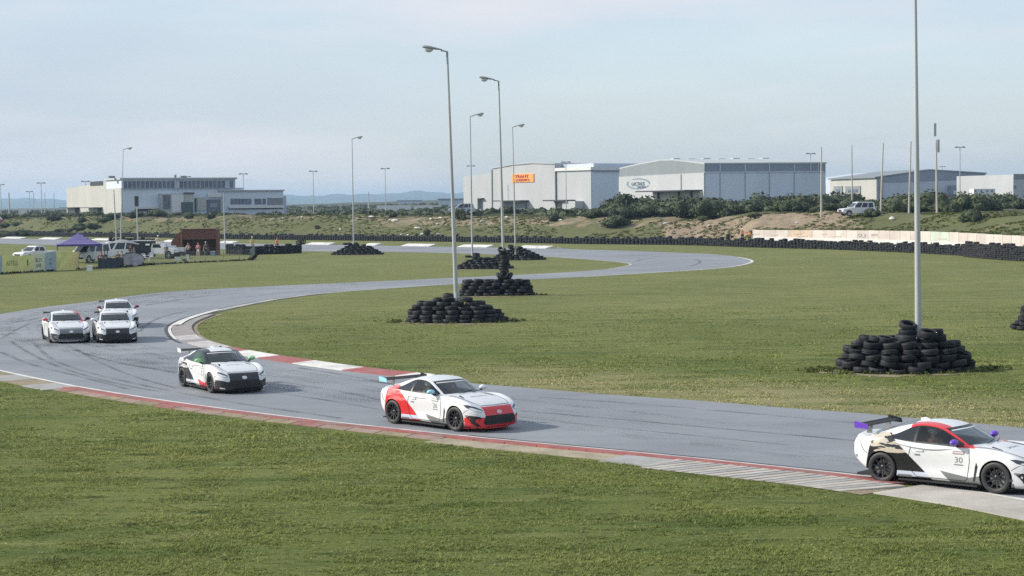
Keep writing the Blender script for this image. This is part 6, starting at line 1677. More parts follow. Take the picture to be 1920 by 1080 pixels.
def head(pa, pb):
    """heading from the rear and front wheel contact pixels of one side"""
    a, b = G(*pa), G(*pb); return math.atan2((b-a).y, (b-a).x), a, b
def car_from_contacts(rear, front, cfg, label, side=-1):
    h, a, b = head(rear, front); d = Vector((math.cos(h), math.sin(h), 0)); n = Vector((-d.y, d.x, 0))
    mid = (a+b)/2            # middle of the wheelbase on the visible side; contact patch outer edge at |y|=.86
    c = mid - d*.0125 - n*side*.83
    return race_car(0, 0, h, cfg, label, loc=c)
c1 = car_from_contacts((1650, 905), (1873, 927), dict(art=BLK, art_hi=(.50, .45, .36), low=GRY, front=None, pillar=REDC, mirror={-1: M_PURP, 1: M_PURP}, endplate={-1: M_PURP}, num='30', header=M_DECALG, hstrip=M_DECALP, card=M_INTL, steer=.0, bonnet='TROPHY'), 'white coupe with black tail artwork, red roof pillar and purple mirror, leading on the right')
c2 = car_from_contacts((741, 795), (852, 809), dict(art=REDC, art_hi=(.70, .16, .16), low=GRY, front=REDC, pillar=None, mirror={-1: M_LBLUE, 1: M_STRIPW}, endplate={-1: M_LBLUE}, num='26', splitter=M_REDP, badge=M_DECALP, steer=.05, bonnet='PROTECT'), 'white coupe with red rear flank, red nose and light blue mirror')
c3 = car_from_contacts((343, 725), (397, 737.5), dict(art=BLK, art_hi=(.5, .5, .52), low=REDC, front=BLK, fog=True, pillar=BLK, mirror={-1: M_GREENP, 1: M_GREENP}, endplate={-1: M_STRIPW}, num='7', glass={-1: G_GREEN}, steer=.0, bonnet='PROTECT'), 'white coupe with black nose, green mirrors and red lower flank')
# the three cars abreast at the back
def car_front(pxl, pxr, py, yaw, cfg, label):
    c = G((pxl+pxr)/2, py); ray = math.atan2(c.y, c.x); h = ray + math.pi + yaw
    d = Vector((math.cos(h), math.sin(h), 0)); return race_car(0, 0, h, cfg, label, loc=c - d*2.05)
c4 = car_front(91, 177, 644, math.radians(7), dict(art=None, low=None, front=GRY, pside=True, pillar=REDC, mirror={-1: M_REDP, 1: M_BLACK}, endplate={}, splitter=M_STRIPW, bonnet='PROTECT'), 'white coupe with grey nose and red mirror, leftmost of the group')
c5 = car_front(177, 265, 644, math.radians(4), dict(art=BLK, low=None, front=BLK, fog=True, pillar=None, mirror={-1: M_STRIPW, 1: M_BLACK}, endplate={}, bonnet='PROTECT'), 'white coupe with a black nose, in the middle of the group of three')
c6 = car_front(187, 268, 616, math.radians(5), dict(art=BLK, low=None, front=None, pillar=None, mirror={-1: M_DKRED, 1: M_DKRED}, endplate={}, bonnet='PROTECT'), 'white coupe behind, half hidden by the coupe with the black nose')
# ------------------------------------------------------------------ people
M_SKIN = mat('skin', (.42, .27, .20), .6, var=.04)
def skin_mesh(name, J, E_, m, sub=1, root=0):
    me = bpy.data.meshes.new(name); me.from_pydata([j[:3] for j in J], E_, []); o = link(name, me)
    mod = o.modifiers.new('s', 'SKIN'); sv = me.skin_vertices[0].data
    for i, j in enumerate(J): rr = j[3] if isinstance(j[3], tuple) else (j[3], j[3]); sv[i].radius = rr; sv[i].use_root = (i == root)
    md = o.modifiers.new('d', 'SUBSURF'); md.levels = sub; md.render_levels = sub
    dg = bpy.context.evaluated_depsgraph_get(); dg.update()
    out = bpy.data.meshes.new_from_object(o.evaluated_get(dg)); out.name = name; bpy.data.objects.remove(o); out.materials.clear(); out.materials.append(m)
    out.polygons.foreach_set('use_smooth', [True]*len(out.polygons)); return out
def person(x, y, z, rz, label, shirt, trousers, hat=None, pose='stand', hair=(.05, .035, .025), group=None, sleeve='short', s=1.0, helmet=None, parent_scale=1.0):
    r = thing('person', label, 'person', (x, y, z), rz, group); r.scale = (s, s, s)
    # front is -y
    if pose in ('stand', 'arms', 'point'):
        hip, kn, ft = .93, .50, .07
        pel = (0, 0, hip); ch = (0, .0, 1.28); nk = (0, -.01, 1.47); 
        legs = [[(sx*.10, 0, .88), (sx*.115, -.02, kn), (sx*.12, .02, ft), (sx*.13, -.16, .035)] for sx in (-1, 1)]
    if pose == 'sit':
        pel = (0, 0, .50); ch = (0, .04, .86); nk = (0, .03, 1.05)
        legs = [[(sx*.11, -.05, .50), (sx*.13, -.45, .50), (sx*.13, -.48, .07), (sx*.14, -.62, .035)] for sx in (-1, 1)]
    if pose == 'drive':
        pel = (0, 0, .18); ch = (0, .12, .55); nk = (0, .13, .73)
        legs = [[(sx*.11, -.05, .18), (sx*.15, -.45, .34), (sx*.15, -.80, .12), (sx*.15, -.95, .20)] for sx in (-1, 1)]
    dz = nk[2]-1.47; cy = ch[1]
    arm = {'stand': [(.24, .02, 1.12), (.26, -.10, .90)], 'arms': [(.25, -.02, 1.13), (.10, -.24, 1.16)], 'point': [(.30, -.10, 1.25), (.34, -.42, 1.30)], 'sit': [(.24, 0, 1.13), (.18, -.26, 1.05)], 'drive': [(.26, -.16, 1.20), (.14, -.42, 1.28)]}[pose]
    arms = []
    for sx in (-1, 1):
        a = arm if not (pose == 'point' and sx < 0) else [(.24, .02, 1.12), (.26, -.10, .90)]
        arms.append([(sx*.185, cy, 1.42+dz)] + [(sx*p[0], cy+p[1], p[2]+dz) for p in a])
    J = [(*pel, .12), (*ch, (.15, .11)), (*nk, .055), (nk[0], nk[1]-.01, nk[2]+.09, .062), (nk[0], nk[1]-.02, nk[2]+.19, (.085, .10)), (nk[0], nk[1]-.01, nk[2]+.27, (.06, .07))]; Ed = [(0, 1), (1, 2), (2, 3), (3, 4), (4, 5)]
    for lg in legs:
        k = len(J)
        for p, q in zip(lg, (.09, .062, .042, .035)): J.append((*p, q))
        Ed += [(0, k), (k, k+1), (k+1, k+2), (k+2, k+3)]
    for ar in arms:
        k = len(J); hand = Vector(ar[2]) + (Vector(ar[2])-Vector(ar[1])).normalized()*.13
        for p, q in zip(ar + [tuple(hand)], (.05, .04, .028, .034)): J.append((*p, q))
        Ed += [(1, k), (k, k+1), (k+1, k+2), (k+2, k+3)]
        for f_ in range(5):
            k2 = len(J); d = (Vector(ar[2])-Vector(ar[1])).normalized(); side = Vector((0, 0, 1)).cross(d); side = side.normalized() if side.length > .1 else Vector((1, 0, 0))
            ln = (.055, .075, .085, .078, .06)[f_]; base = hand + side*(f_-2)*.016 + d*(.0 if f_ == 0 else .02); tip = base + d*ln + side*(-.03 if f_ == 0 else 0) + Vector((0, 0, -.012))
            J.append((*((base+tip)/2), .010)); J.append((*tip, .008)); Ed += [(k+3, k2), (k2, k2+1)]
    body = link('body', skin_mesh('person_body', J, Ed, M_SKIN), r)
    ms = mat('cloth_%02x%02x%02x' % tuple(int(c*255) for c in shirt), shirt, .85, var=.12, scale=9); mt_ = mat('cloth_%02x%02x%02x' % tuple(int(c*255) for c in trousers), trousers, .85, var=.12, scale=9)
    J = [(pel[0], pel[1], pel[2]+.02, .150), (ch[0], ch[1], ch[2]-.12, (.155, .12)), (*ch, (.175, .13)), (nk[0], nk[1], nk[2]-.03, .075)]; Ed = [(0, 1), (1, 2), (2, 3)]
    for ar in arms:
        k = len(J); e = Vector(ar[1]); w = Vector(ar[2]); pts = [ar[0], tuple(e)] + ([tuple(e.lerp(w, .92))] if sleeve == 'long' else [])
        for p, q in zip(pts, (.068, .055, .045)): J.append((*p, q))
        Ed += [(2, k)] + [(k+i, k+i+1) for i in range(len(pts)-1)]
    link('shirt', skin_mesh('shirt', J, Ed, ms), r)
    J = [(*pel, .145)]; Ed = []
    for lg in legs:
        k = len(J)
        for p, q in zip(lg[:3], (.108, .078, .062)): J.append((*p, q))
        Ed += [(0, k), (k, k+1), (k+1, k+2)]
    link('trousers', skin_mesh('trousers', J, Ed, mt_), r)
    hc = Vector((nk[0], nk[1]-.02, nk[2]+.215))
    def dome(rx, ry, rz_, z0, m, nm, brim=False):
        mb = MB(); V = []; nu, nv = 12, 5
        for j in range(nv+1):
            a = math.pi/2*j/nv
            for i in range(nu): V.append(hc + Vector((rx*math.cos(a)*math.cos(6.283*i/nu), ry*math.cos(a)*math.sin(6.283*i/nu), z0 + rz_*math.sin(a))))
        mb.add(V, [(j*nu+i, j*nu+(i+1) % nu, (j+1)*nu+(i+1) % nu, (j+1)*nu+i) for j in range(nv) for i in range(nu)])
        if brim: mb.box(hc.x-.07, hc.x+.07, hc.y-.20, hc.y-.08, hc.z+z0, hc.z+z0+.012)
        link(nm, mb.mesh(nm, [m], smooth=True, fix=True), r)
    if helmet:
        mb = MB(); V = []; nu, nv = 16, 10
        for j in range(nv+1):
            a = math.pi*j/nv
            for i in range(nu): V.append(hc + Vector((.135*math.sin(a)*math.cos(6.283*i/nu), .155*math.sin(a)*math.sin(6.283*i/nu), -.02 + .145*math.cos(a))))
        mb.add(V, [(j*nu+i, j*nu+(i+1) % nu, (j+1)*nu+(i+1) % nu, (j+1)*nu+i) for j in range(nv) for i in range(nu)])
        hm = link('helmet', mb.mesh('helmet', [mat('helmet_shell', helmet, .25, coat=.6)], smooth=True, fix=True), r)
        mb = MB(); mb.box(hc.x-.10, hc.x+.10, hc.y-.165, hc.y-.09, hc.z-.02, hc.z+.05); link('visor', mb.mesh('visor', [M_HLB]), hm)
    elif hat: dome(.10, .115, .09, .02, mat('cap_%02x%02x%02x' % tuple(int(c*255) for c in hat), hat, .8), 'cap', True)
    else: dome(.095, .11, .08, .0, mat('hair_brown', hair, .8), 'hair')
    # eyes, nose and ears on the face
    mb = MB()
    for sx in (-1, 1): mb.box(hc.x+sx*.03-.012, hc.x+sx*.03+.012, hc.y-.112, hc.y-.098, hc.z-.01, hc.z+.004)
    link('eyes', mb.mesh('eyes', [M_MATTB]), body)
    mb = MB(); mb.prism([(hc.y-.13, hc.z-.055), (hc.y-.095, hc.z-.055), (hc.y-.095, hc.z-.0)], hc.x-.012, hc.x+.012, plane='yz'); link('nose', mb.mesh('nose', [M_SKIN]), body)
    return r
ORG = (.78, .27, .10); YEL = (.62, .48, .16)
def at(px, py): return G(px, py)
def pz(px, py, *a, **k): p = at(px, py); return person(p.x, p.y, 0.0, *a, **k)
MG = 'marshals in orange behind the tyre walls'
pz(473, 472, .4, 'marshal in yellow-orange shirt and pale trousers behind the tyre wall, left one', YEL, (.45, .47, .36), hat=(.75, .75, .55), pose='arms', sleeve='long', group=MG, s=1.1)
pz(519.5, 473, 1.2, 'marshal in bright orange overalls behind the tyre wall, right one', (.80, .24, .10), (.10, .05, .05), pose='stand', sleeve='long', hair=(.3, .06, .03), group=MG, s=1.08)
b_ = float(np.interp(1395, BAR_C, BAR_D))
p_ = RAY(1392, 440, b_+2.2); person(p_.x, p_.y, .6, .3, 'marshal in orange with a white helmet by the concrete wall end, left one', ORG, (.03, .03, .04), hat=(.75, .75, .72), pose='arms', sleeve='long', group=MG)
p_ = RAY(1405, 440, b_+2.6); person(p_.x, p_.y, .4, -.5, 'marshal in orange bending beside the concrete wall end, right one', ORG, (.03, .03, .04), pose='arms', sleeve='long', group=MG, hair=(.2, .05, .03), s=.95)
PG = 'people by the brick shelter'
pz(353, 484, .6, 'woman in a pale top with folded arms, left in front of the brick shelter', (.62, .45, .42), (.03, .03, .05), pose='arms', hair=(.4, .25, .15), group=PG)
pz(372, 485, -.3, 'person in a pink shirt and light trousers before the brick shelter', (.50, .16, .18), (.42, .38, .36), pose='arms', hair=(.35, .2, .15), group=PG, s=1.05)
pz(386, 481, .2, 'person in dark clothes in the shade of the brick shelter', (.05, .06, .06), (.04, .05, .05), hat=(.5, .5, .5), group=PG)
p_ = at(306, 478); person(p_.x, p_.y, 0, 0, 'person in a navy shirt by the white off-roader', (.03, .04, .10), (.03, .04, .06), pose='stand')
p_ = at(297, 485); person(p_.x, p_.y, 1.33, .2, 'person in pale clothes sitting up on the roof of the white off-roader', (.62, .60, .45), (.55, .55, .48), pose='sit', hat=(.7, .68, .5))
pz(189.5, 499, 0, 'person in a dark red hooded coat sitting behind the dark windbreak', (.16, .02, .03), (.05, .03, .04), pose='sit', hair=(.10, .02, .03), sleeve='long', s=1.12)
pz(221, 495, .2, 'person in dark clothes seated under the grey canopy, left one', (.04, .04, .05), (.04, .04, .06), pose='sit'); pz(229, 495, -.2, 'person in a dark top and cap seated under the grey canopy, right one', (.06, .06, .07), (.04, .04, .06), hat=(.05, .05, .06), pose='sit')
pz(252, 486, .3, 'person in a navy shirt standing beside the white plastic chairs', (.04, .05, .12), (.05, .05, .07), pose='sit')

# ------------------------------------------------------------------ parked vehicles
M_VW = mat('vehicle_white', (.70, .72, .74), .3, var=.04, scale=1.5, coat=.6); M_VS = mat('vehicle_silver', (.42, .46, .52), .3, metal=.3, var=.04, coat=.6); M_VG = mat('vehicle_glass', (.025, .03, .038), .12, var=.02)
def vehicle(kind, loc, rz, label, paint=None, name='parked_car', cat='car'):
    """x forward; side profile extruded, cabin tucked in"""
    paint = paint or M_VW
    r = thing(name, label, cat, loc, rz, None)
    K = {'suv': dict(L=4.7, W=.92, h=.98, body=[(-2.3, .45), (-2.32, .95), (-2.2, 1.04), (.95, 1.04), (2.05, .93), (2.25, .80), (2.3, .42)], cab=[(-2.15, 1.04), (-2.0, 1.70), (-1.7, 1.80), (-.1, 1.80), (.25, 1.72), (1.0, 1.04)]),
         'pickup': dict(L=5.0, W=.92, h=1.0, body=[(-2.5, .5), (-2.5, 1.08), (1.0, 1.08), (2.2, .98), (2.4, .82), (2.42, .45)], cab=[(-.95, 1.08), (-.70, 1.62), (-.45, 1.70), (.30, 1.70), (.45, 1.64), (1.15, 1.08)]),
         'van': dict(L=4.8, W=.95, h=1.1, body=[(-2.4, .45), (-2.42, 1.10), (1.6, 1.10), (2.2, 1.0), (2.4, .75), (2.42, .4)], cab=[(-2.4, 1.10), (-2.3, 1.95), (-2.1, 2.02), (.7, 2.02), (1.0, 1.92), (1.75, 1.10)])}[kind]
    W = K['W']; wheels = (-1.38, 1.42)
    prof = K['body']; pts = list(prof)
    bot = [(2.1, .36)]
    for xa in (wheels[1], wheels[0]):
        bot += [(xa+.44, .36)] + [(xa + .44*math.cos(a), .40 + .40*math.sin(a)) for a in [math.pi*k/7 for k in range(1, 7)]] + [(xa-.44, .36)]
    bot += [(-2.1, .38)]
    poly = pts + bot
    mb = MB(); n = len(poly); V = []
    for yy, ins in ((-W, .0), (-W*.985, .0), (W*.985, .0), (W, .0)): pass
    for yy, k in ((-W, .985), (-W+.06, 1.0), (W-.06, 1.0), (W, .985)):
        V += [(x*k, yy, .7 + (z-.7)*k) for x, z in poly]
    mb.add(V, [tuple(range(n)), tuple(range(3*n, 4*n))[::-1]] + [(j*n+i, j*n+(i+1) % n, (j+1)*n+(i+1) % n, (j+1)*n+i) for j in range(3) for i in range(n)]); mb.build('body', [paint], r)
    cab = K['cab']; zb, zt = cab[0][1], max(z for x, z in cab); mb = MB(); V = []; n = len(cab)
    def cy_(z, o=0): return W*.97 - (z-zb)/(zt-zb)*.15 + o
    for sgn in (-1, 1): V += [(x, sgn*cy_(z), z) for x, z in cab]
    mb.add(V, [tuple(range(n)), tuple(range(n, 2*n))[::-1]] + [(i, n+i, n+(i+1) % n, (i+1) % n) for i in range(n)]); mb.build('cabin', [paint], r)
    x0, x1 = cab[0][0], cab[-1][0]; zg0, zg1 = zb+.05, zt-.13
    def xf(z): return x1 + (cab[-2][0]-x1)*(z-zb)/(cab[-2][1]-zb)
    def xr(z): return x0 + (cab[1][0]-x0)*(z-zb)/(cab[1][1]-zb)
    cuts = {'suv': [(.04, .30), (.34, .62), (.66, .95)], 'pickup': [(.06, .48), (.54, .94)], 'van': [(.05, .32), (.36, .64), (.70, .95)]}[kind]
    for sgn in (-1, 1):
        for a, b in cuts:
            mb = MB(); q = lambda t, z: (xr(z)+.08 + (xf(z)-.14-xr(z))*t, sgn*(cy_(z)+.008), z)
            mb.add([q(a, zg0), q(b, zg0), q(b, zg1), q(a, zg1)] + [(p[0], p[1]-sgn*.02, p[2]) for p in (q(a, zg0), q(b, zg0), q(b, zg1), q(a, zg1))], [(0, 1, 2, 3), (4, 7, 6, 5), (0, 4, 5, 1), (1, 5, 6, 2), (2, 6, 7, 3), (3, 7, 4, 0)]); mb.build('window', M_VG, r)
        mb = MB(); mb.box(x1-.35, x1-.2, sgn*(W+.02), sgn*(W+.22), zb+.02, zb+.2); mb.build('mirror', paint, r)
        mb = MB(); mb.box(prof[-2][0]-.12, prof[-2][0]+.03, sgn*(W-.40), sgn*(W-.06), .72, .86); mb.build('headlight', M_HLW, r)
        mb = MB(); mb.box(prof[0][0]-.02, prof[0][0]+.06, sgn*(W-.25), sgn*(W-.04), .80, 1.0); mb.build('tail_light', M_DKRED, r)
    mb = MB(); e = .012
    mb.add([(xf(zg0)+e+.02, -cy_(zg0)+.08, zg0), (xf(zg0)+e+.02, cy_(zg0)-.08, zg0), (xf(zg1)+e+.02, cy_(zg1)-.08, zg1), (xf(zg1)+e+.02, -cy_(zg1)+.08, zg1)], [(0, 1, 2, 3)]); w = mb.build('windscreen', M_VG, r); md = w.modifiers.new('t', 'SOLIDIFY'); md.thickness = .02
    mb = MB(); mb.add([(xr(zg0)-e-.02, -cy_(zg0)+.1, zg0+.05), (xr(zg0)-e-.02, cy_(zg0)-.1, zg0+.05), (xr(zg1)-e-.02, cy_(zg1)-.1, zg1), (xr(zg1)-e-.02, -cy_(zg1)+.1, zg1)], [(0, 1, 2, 3)]); w = mb.build('rear_window', M_VG, r); md = w.modifiers.new('t', 'SOLIDIFY'); md.thickness = .02
    fx = prof[-1][0]
    mb = MB(); mb.box(fx-.05, fx+.06, -W*.96, W*.96, .38, .58); mb.build('bumper', M_MATTB, r); mb = MB(); mb.box(fx-.1, fx+.03, -.45, .45, .62, .82); mb.build('grille', M_MATTB, r)
    for xa in wheels:
        for sgn in (-1, 1):
            w = thing('wheel', None, None); w.parent = r; w.location = (xa, sgn*(W-.12), .37)
            mb = MB(); mb.lathe([(.22, -.11), (.34, -.11), (.37, -.07), (.37, .07), (.34, .11), (.22, .11), (.22, -.11)], 20, axis='y'); mb.build('tyre', M_TYREC, w, smooth=True)
            mb = MB(); mb.lathe([(.0, -.09), (.10, -.09), (.22, -.105), (.22, .105), (.10, .09), (0, .09)], 14, axis='y'); mb.build('rim', M_DISC, w)
    return r
p = GT(1612, 409, 200); vehicle('suv', (p.x, p.y+2, tz(p.x, p.y+2)+.05), math.pi+.22, 'white off-road car on the sandy bank, half behind a bush')
p = GT(864, 407, 230); vehicle('suv', (p.x, p.y+3, tz(p.x, p.y+3)+.05), math.pi+.15, 'silver car on the bank behind the tallest lamp post', M_VS)
p = at(66, 489); vehicle('pickup', (p.x, p.y, 0), math.pi+.9, 'white pickup behind the yellow advertising boards', name='pickup_truck', cat='pickup')
p = at(170, 491); vehicle('van', (p.x, p.y, 0), math.pi+1.1, 'white people carrier under the edge of the purple gazebo', name='parked_van', cat='van')
p = at(216, 486); vehicle('van', (p.x, p.y, 0), math.pi+.35, 'white van behind the grey canopy', name='parked_van', cat='van')
p = at(258, 483); vehicle('suv', (p.x, p.y+1, 0), math.pi-.2, 'white car parked right of the grey canopy')
# old white off-roader with dark box body
p = at(302, 485); r = thing('off_roader', 'old white off-roader with a flat bonnet and a dark boxy back', 'off-road vehicle', (p.x, p.y, 0), -.15)
mb = MB(); mb.prism([(-.9, .55), (-.9, 1.25), (-.75, 1.75), (.25, 1.75), (.42, 1.28), (1.75, 1.2), (1.85, .7), (1.75, .55), (1.55, .55), (1.42, .85), (1.15, .98), (.85, .85), (.72, .55)], -.85, .85); mb.build('body', M_VW, r)
mb = MB(); mb.box(-3.2, -.92, -.9, .9, .75, 2.05); mb.build('box_body', M_BLACK, r); mb = MB(); mb.box(-3.25, -.9, -.95, .95, 2.053, 2.12); mb.build('roof', M_VW, r); mb = MB(); mb.box(-1.5, -1.0, -.92, -.905, 1.55, 1.75); mb.build('label_plate', M_STRIPW, r)
mb = MB(); mb.prism([(-.70, 1.28), (-.62, 1.68), (.16, 1.68), (.30, 1.28)], -.86, -.852); mb.build('window', M_VG, r); mb = MB(); mb.box(1.86, 1.95, -.8, .8, .55, .72); mb.build('bumper', M_MATTB, r); mb = MB(); mb.box(1.70, 1.87, -.72, -.45, .85, 1.05); mb.build('headlight', M_HLW, r)
for xa in (-2.2, 1.14):
    for s in (-1, 1):
        w = thing('wheel', None, None); w.parent = r; w.location = (xa, s*.78, .42)
        mb = MB(); mb.lathe([(.22, -.12), (.38, -.12), (.42, -.07), (.42, .07), (.38, .12), (.22, .12), (.22, -.12)], 20, axis='y'); mb.build('tyre', M_TYREC, w, smooth=True)
        mb = MB(); mb.lathe([(0, -.09), (.08, -.10), (.22, -.10), (.22, .1), (0, .1)], 14, axis='y'); mb.build('rim', M_DISC, w)
# trailer with white boxes right of it
p = at(331, 484); r = thing('small_trailer', 'low dark trailer carrying white boxes before the brick shelter', 'trailer', (p.x, p.y, 0), -.05)
mb = MB(); mb.box(-1.1, 1.1, -.6, .6, .55, .75); mb.build('bed', M_MATTB, r); mb = MB(); mb.box(-1.0, -.1, -.5, .5, .753, 1.45); mb.build('white_box', M_VW, r); mb = MB(); mb.box(.1, 1.0, -.5, .5, .753, 1.25); mb.build('white_box', M_VW, r)
for s in (-1, 1): mb = MB(); mb.lathe([(0, -.08), (.28, -.08), (.28, .08), (0, .08)], 16, axis='y', c=(0, s*.6, .28)); mb.build('wheel', M_TYREC, r)

# ------------------------------------------------------------------ gazebo, canopy, shelter, furniture
M_PUR = mat('purple_canvas', (.13, .11, .27), .8, var=.12, scale=2); M_PUR2 = mat('dark_purple_canvas', (.07, .055, .20), .8); M_TENT = mat('grey_canvas', (.22, .235, .24), .85, var=.15, scale=2); M_FRAME = mat('tent_frame', (.12, .12, .13), .5)
p = at(149, 493); r = thing('gazebo', 'purple pop-up gazebo with a peaked roof', 'gazebo', (p.x, p.y, 0), .25)
V = []; nx = 12
mb = MB(); A = 2.35
def gz(x, y): q = max(abs(x), abs(y))/A; return 2.05 + 1.25*(1-q)**1.35
V = [(-A+2*A*i/nx, -A+2*A*j/nx, gz(-A+2*A*i/nx, -A+2*A*j/nx)) for i in range(nx+1) for j in range(nx+1)]
mb.add(V, [(i*(nx+1)+j, i*(nx+1)+j+1, (i+1)*(nx+1)+j+1, (i+1)*(nx+1)+j) for i in range(nx) for j in range(nx)]); mb.build('canopy', M_PUR, r)
mb = MB()
for a, b in (((-A, -A), (A, -A)), ((A, -A), (A, A)), ((A, A), (-A, A)), ((-A, A), (-A, -A))):
    mb.add([(a[0], a[1], 2.06), (b[0], b[1], 2.06), (b[0]*1.01, b[1]*1.01, 1.84), (a[0]*1.01, a[1]*1.01, 1.84)], [(0, 1, 2, 3)])
mb.build('valance', M_PUR2, r)
for sx in (-1, 1):
    for sy in (-1, 1): mb = MB(); mb.tube([(sx*(A-.06), sy*(A-.06), 0), (sx*(A-.06), sy*(A-.06), 2.05)], .03, 6); mb.build('leg', M_FRAME, r)
p = at(230, 494); r = thing('canopy_tent', 'low grey canopy tent on dark legs over camp chairs', 'tent', (p.x, p.y, 0), .1)
mb = MB(); A, B2_ = 1.75, 1.4; nx = 10
V = [(-A+2*A*i/nx, -B2_+2*B2_*j/nx, 2.02 + .52*math.cos(math.pi*(i/nx-.5))*(.5+.5*math.cos(math.pi*(j/nx-.5)))) for i in range(nx+1) for j in range(nx+1)]
mb.add(V, [(i*(nx+1)+j, i*(nx+1)+j+1, (i+1)*(nx+1)+j+1, (i+1)*(nx+1)+j) for i in range(nx) for j in range(nx)]); mb.build('canopy', M_TENT, r)
for sx in (-1, 1):
    for sy in (-1, 1): mb = MB(); mb.tube([(sx*(A+.1), sy*B2_, 0), (sx*(A-.05), sy*(B2_-.05), 1.4), (sx*(A-.1), sy*(B2_-.1), 2.05)], .045, 6); mb.build('leg', M_BLACK, r)
# dark windbreak
a, b = at(184, 504.5), at(232, 501); r = thing('windbreak', 'dark navy windbreak cloth in front of the camp', 'windbreak', a, math.atan2(b.y-a.y, b.x-a.x)); l_ = (b-a).length
mb = MB(); n = 16; V = []
for i in range(n+1): V += [(l_*i/n, .05*math.sin(i*1.9), 0.02), (l_*i/n, .05*math.sin(i*1.9)+.05, 1.0 + .06*math.sin(i*1.1))]
mb.add(V, [(2*i, 2*i+2, 2*i+3, 2*i+1) for i in range(n)]); w = mb.build('cloth', mat('navy_cloth', (.022, .028, .045), .8, var=.2), r)
for i in range(4): mb = MB(); mb.tube([(l_*i/3, 0, 0), (l_*i/3, 0, 1.15)], .02, 5); mb.build('stake', M_FRAME, r)
# round silver shade leaning on the right of the canopy
p = at(249, 500); r = thing('sun_shade', 'round silvery folded shade with a dark rim leaning by the camp', 'shade', (p.x, p.y, 0), .2)
mb = MB(); n = 16; V = [(0, 0, .72)] + [(1.15*math.cos(a), .15*math.sin(a), .72+.66*math.sin(a)) for a in [2*math.pi*k/n for k in range(n)]]; mb.add(V, [(0, 1+k, 1+(k+1) % n) for k in range(n)]); s_ = mb.build('disc', mat('silver_cloth', (.30, .29, .33), .5, var=.3, scale=3), r); md = s_.modifiers.new('t', 'SOLIDIFY'); md.thickness = .02
mb = MB(); mb.tube([(1.17*math.cos(a), .15*math.sin(a), .72+.68*math.sin(a)) for a in [2*math.pi*k/n for k in range(n+1)]], .035, 6); mb.build('rim', M_BLACK, r)
M_PLW = mat('white_plastic', (.66, .67, .68), .4, var=.03)
def chair(px, py, rz, label):
    p = at(px, py); r = thing('plastic_chair', label, 'chair', (p.x, p.y, 0), rz, 'white plastic chairs at the camp')
    mb = MB(); mb.box(-.25, .25, -.25, .25, .42, .46); mb.build('seat', M_PLW, r)
    mb = MB(); mb.add([(-.25, .25, .46), (.25, .25, .46), (.22, .34, .90), (-.22, .34, .90), (-.25, .28, .46), (.25, .28, .46), (.22, .37, .90), (-.22, .37, .90)], [(0,1,2,3),(4,7,6,5),(0,4,5,1),(1,5,6,2),(2,6,7,3),(3,7,4,0)]); mb.build('backrest', M_PLW, r)
    for sx in (-1, 1):
        mb = MB(); mb.box(sx*.24-.03, sx*.24+.03, -.22, .28, .64, .68); mb.build('armrest', M_PLW, r)
        for sy in (-1, 1): mb = MB(); mb.tube([(sx*.27, sy*.27, 0), (sx*.23, sy*.23, .42)], .03, 4); mb.build('leg', M_PLW, r)
chair(265, 491.5, .4, 'white plastic chair nearest the grey canopy'); chair(274, 490.5, 1.0, 'white plastic chair in the middle of the three'); chair(284, 489.5, .1, 'white plastic chair nearest the off-roader')
def boxy(px, py, w, d, h, m, name, label, lid=None):
    p = at(px, py); r = thing(name, label, 'box', (p.x, p.y, 0), .1)
    mb = MB(); mb.box(-w/2, w/2, -d/2, d/2, 0, h); mb.build('case', m, r); mb = MB(); mb.box(-w/2-.02, w/2+.02, -d/2-.02, d/2+.02, h+.003, h+.06); mb.build('lid', lid or m, r)
boxy(333, 489, .62, .4, .36, M_PLW, 'cooler_box', 'white cooler box on the grass under the trailer'); boxy(399, 479.5, .55, .4, .5, mat('blue_plastic', (.20, .30, .42), .5), 'cooler_box', 'pale blue cooler box in front of the brick shelter', M_PLW)
boxy(352, 487, .3, .45, .5, M_PLW, 'white_bin', 'small white bin at the left foot of the shelter')
boxy(168, 508, .5, .4, .45, M_PLW, 'white_crate', 'white crate on the grass beside the boards')
boxy(262, 494, .8, .5, .35, mat('dark_plastic', (.03, .035, .045), .6), 'tool_box', 'dark tool box on the grass before the plastic chairs')
boxy(346, 490, .4, .35, .3, mat('dark_plastic', (.03, .035, .045), .6), 'tool_box', 'dark box on the grass left of the white bin', M_PLW)
pz(245, 489, .5, 'person in a black top standing under the right edge of the grey canopy', (.03, .03, .035), (.05, .05, .07), pose='stand'); pz(312, 487, -.2, 'person in dark overalls at the front wheel of the white off-roader', (.05, .06, .12), (.04, .05, .09), pose='arms')
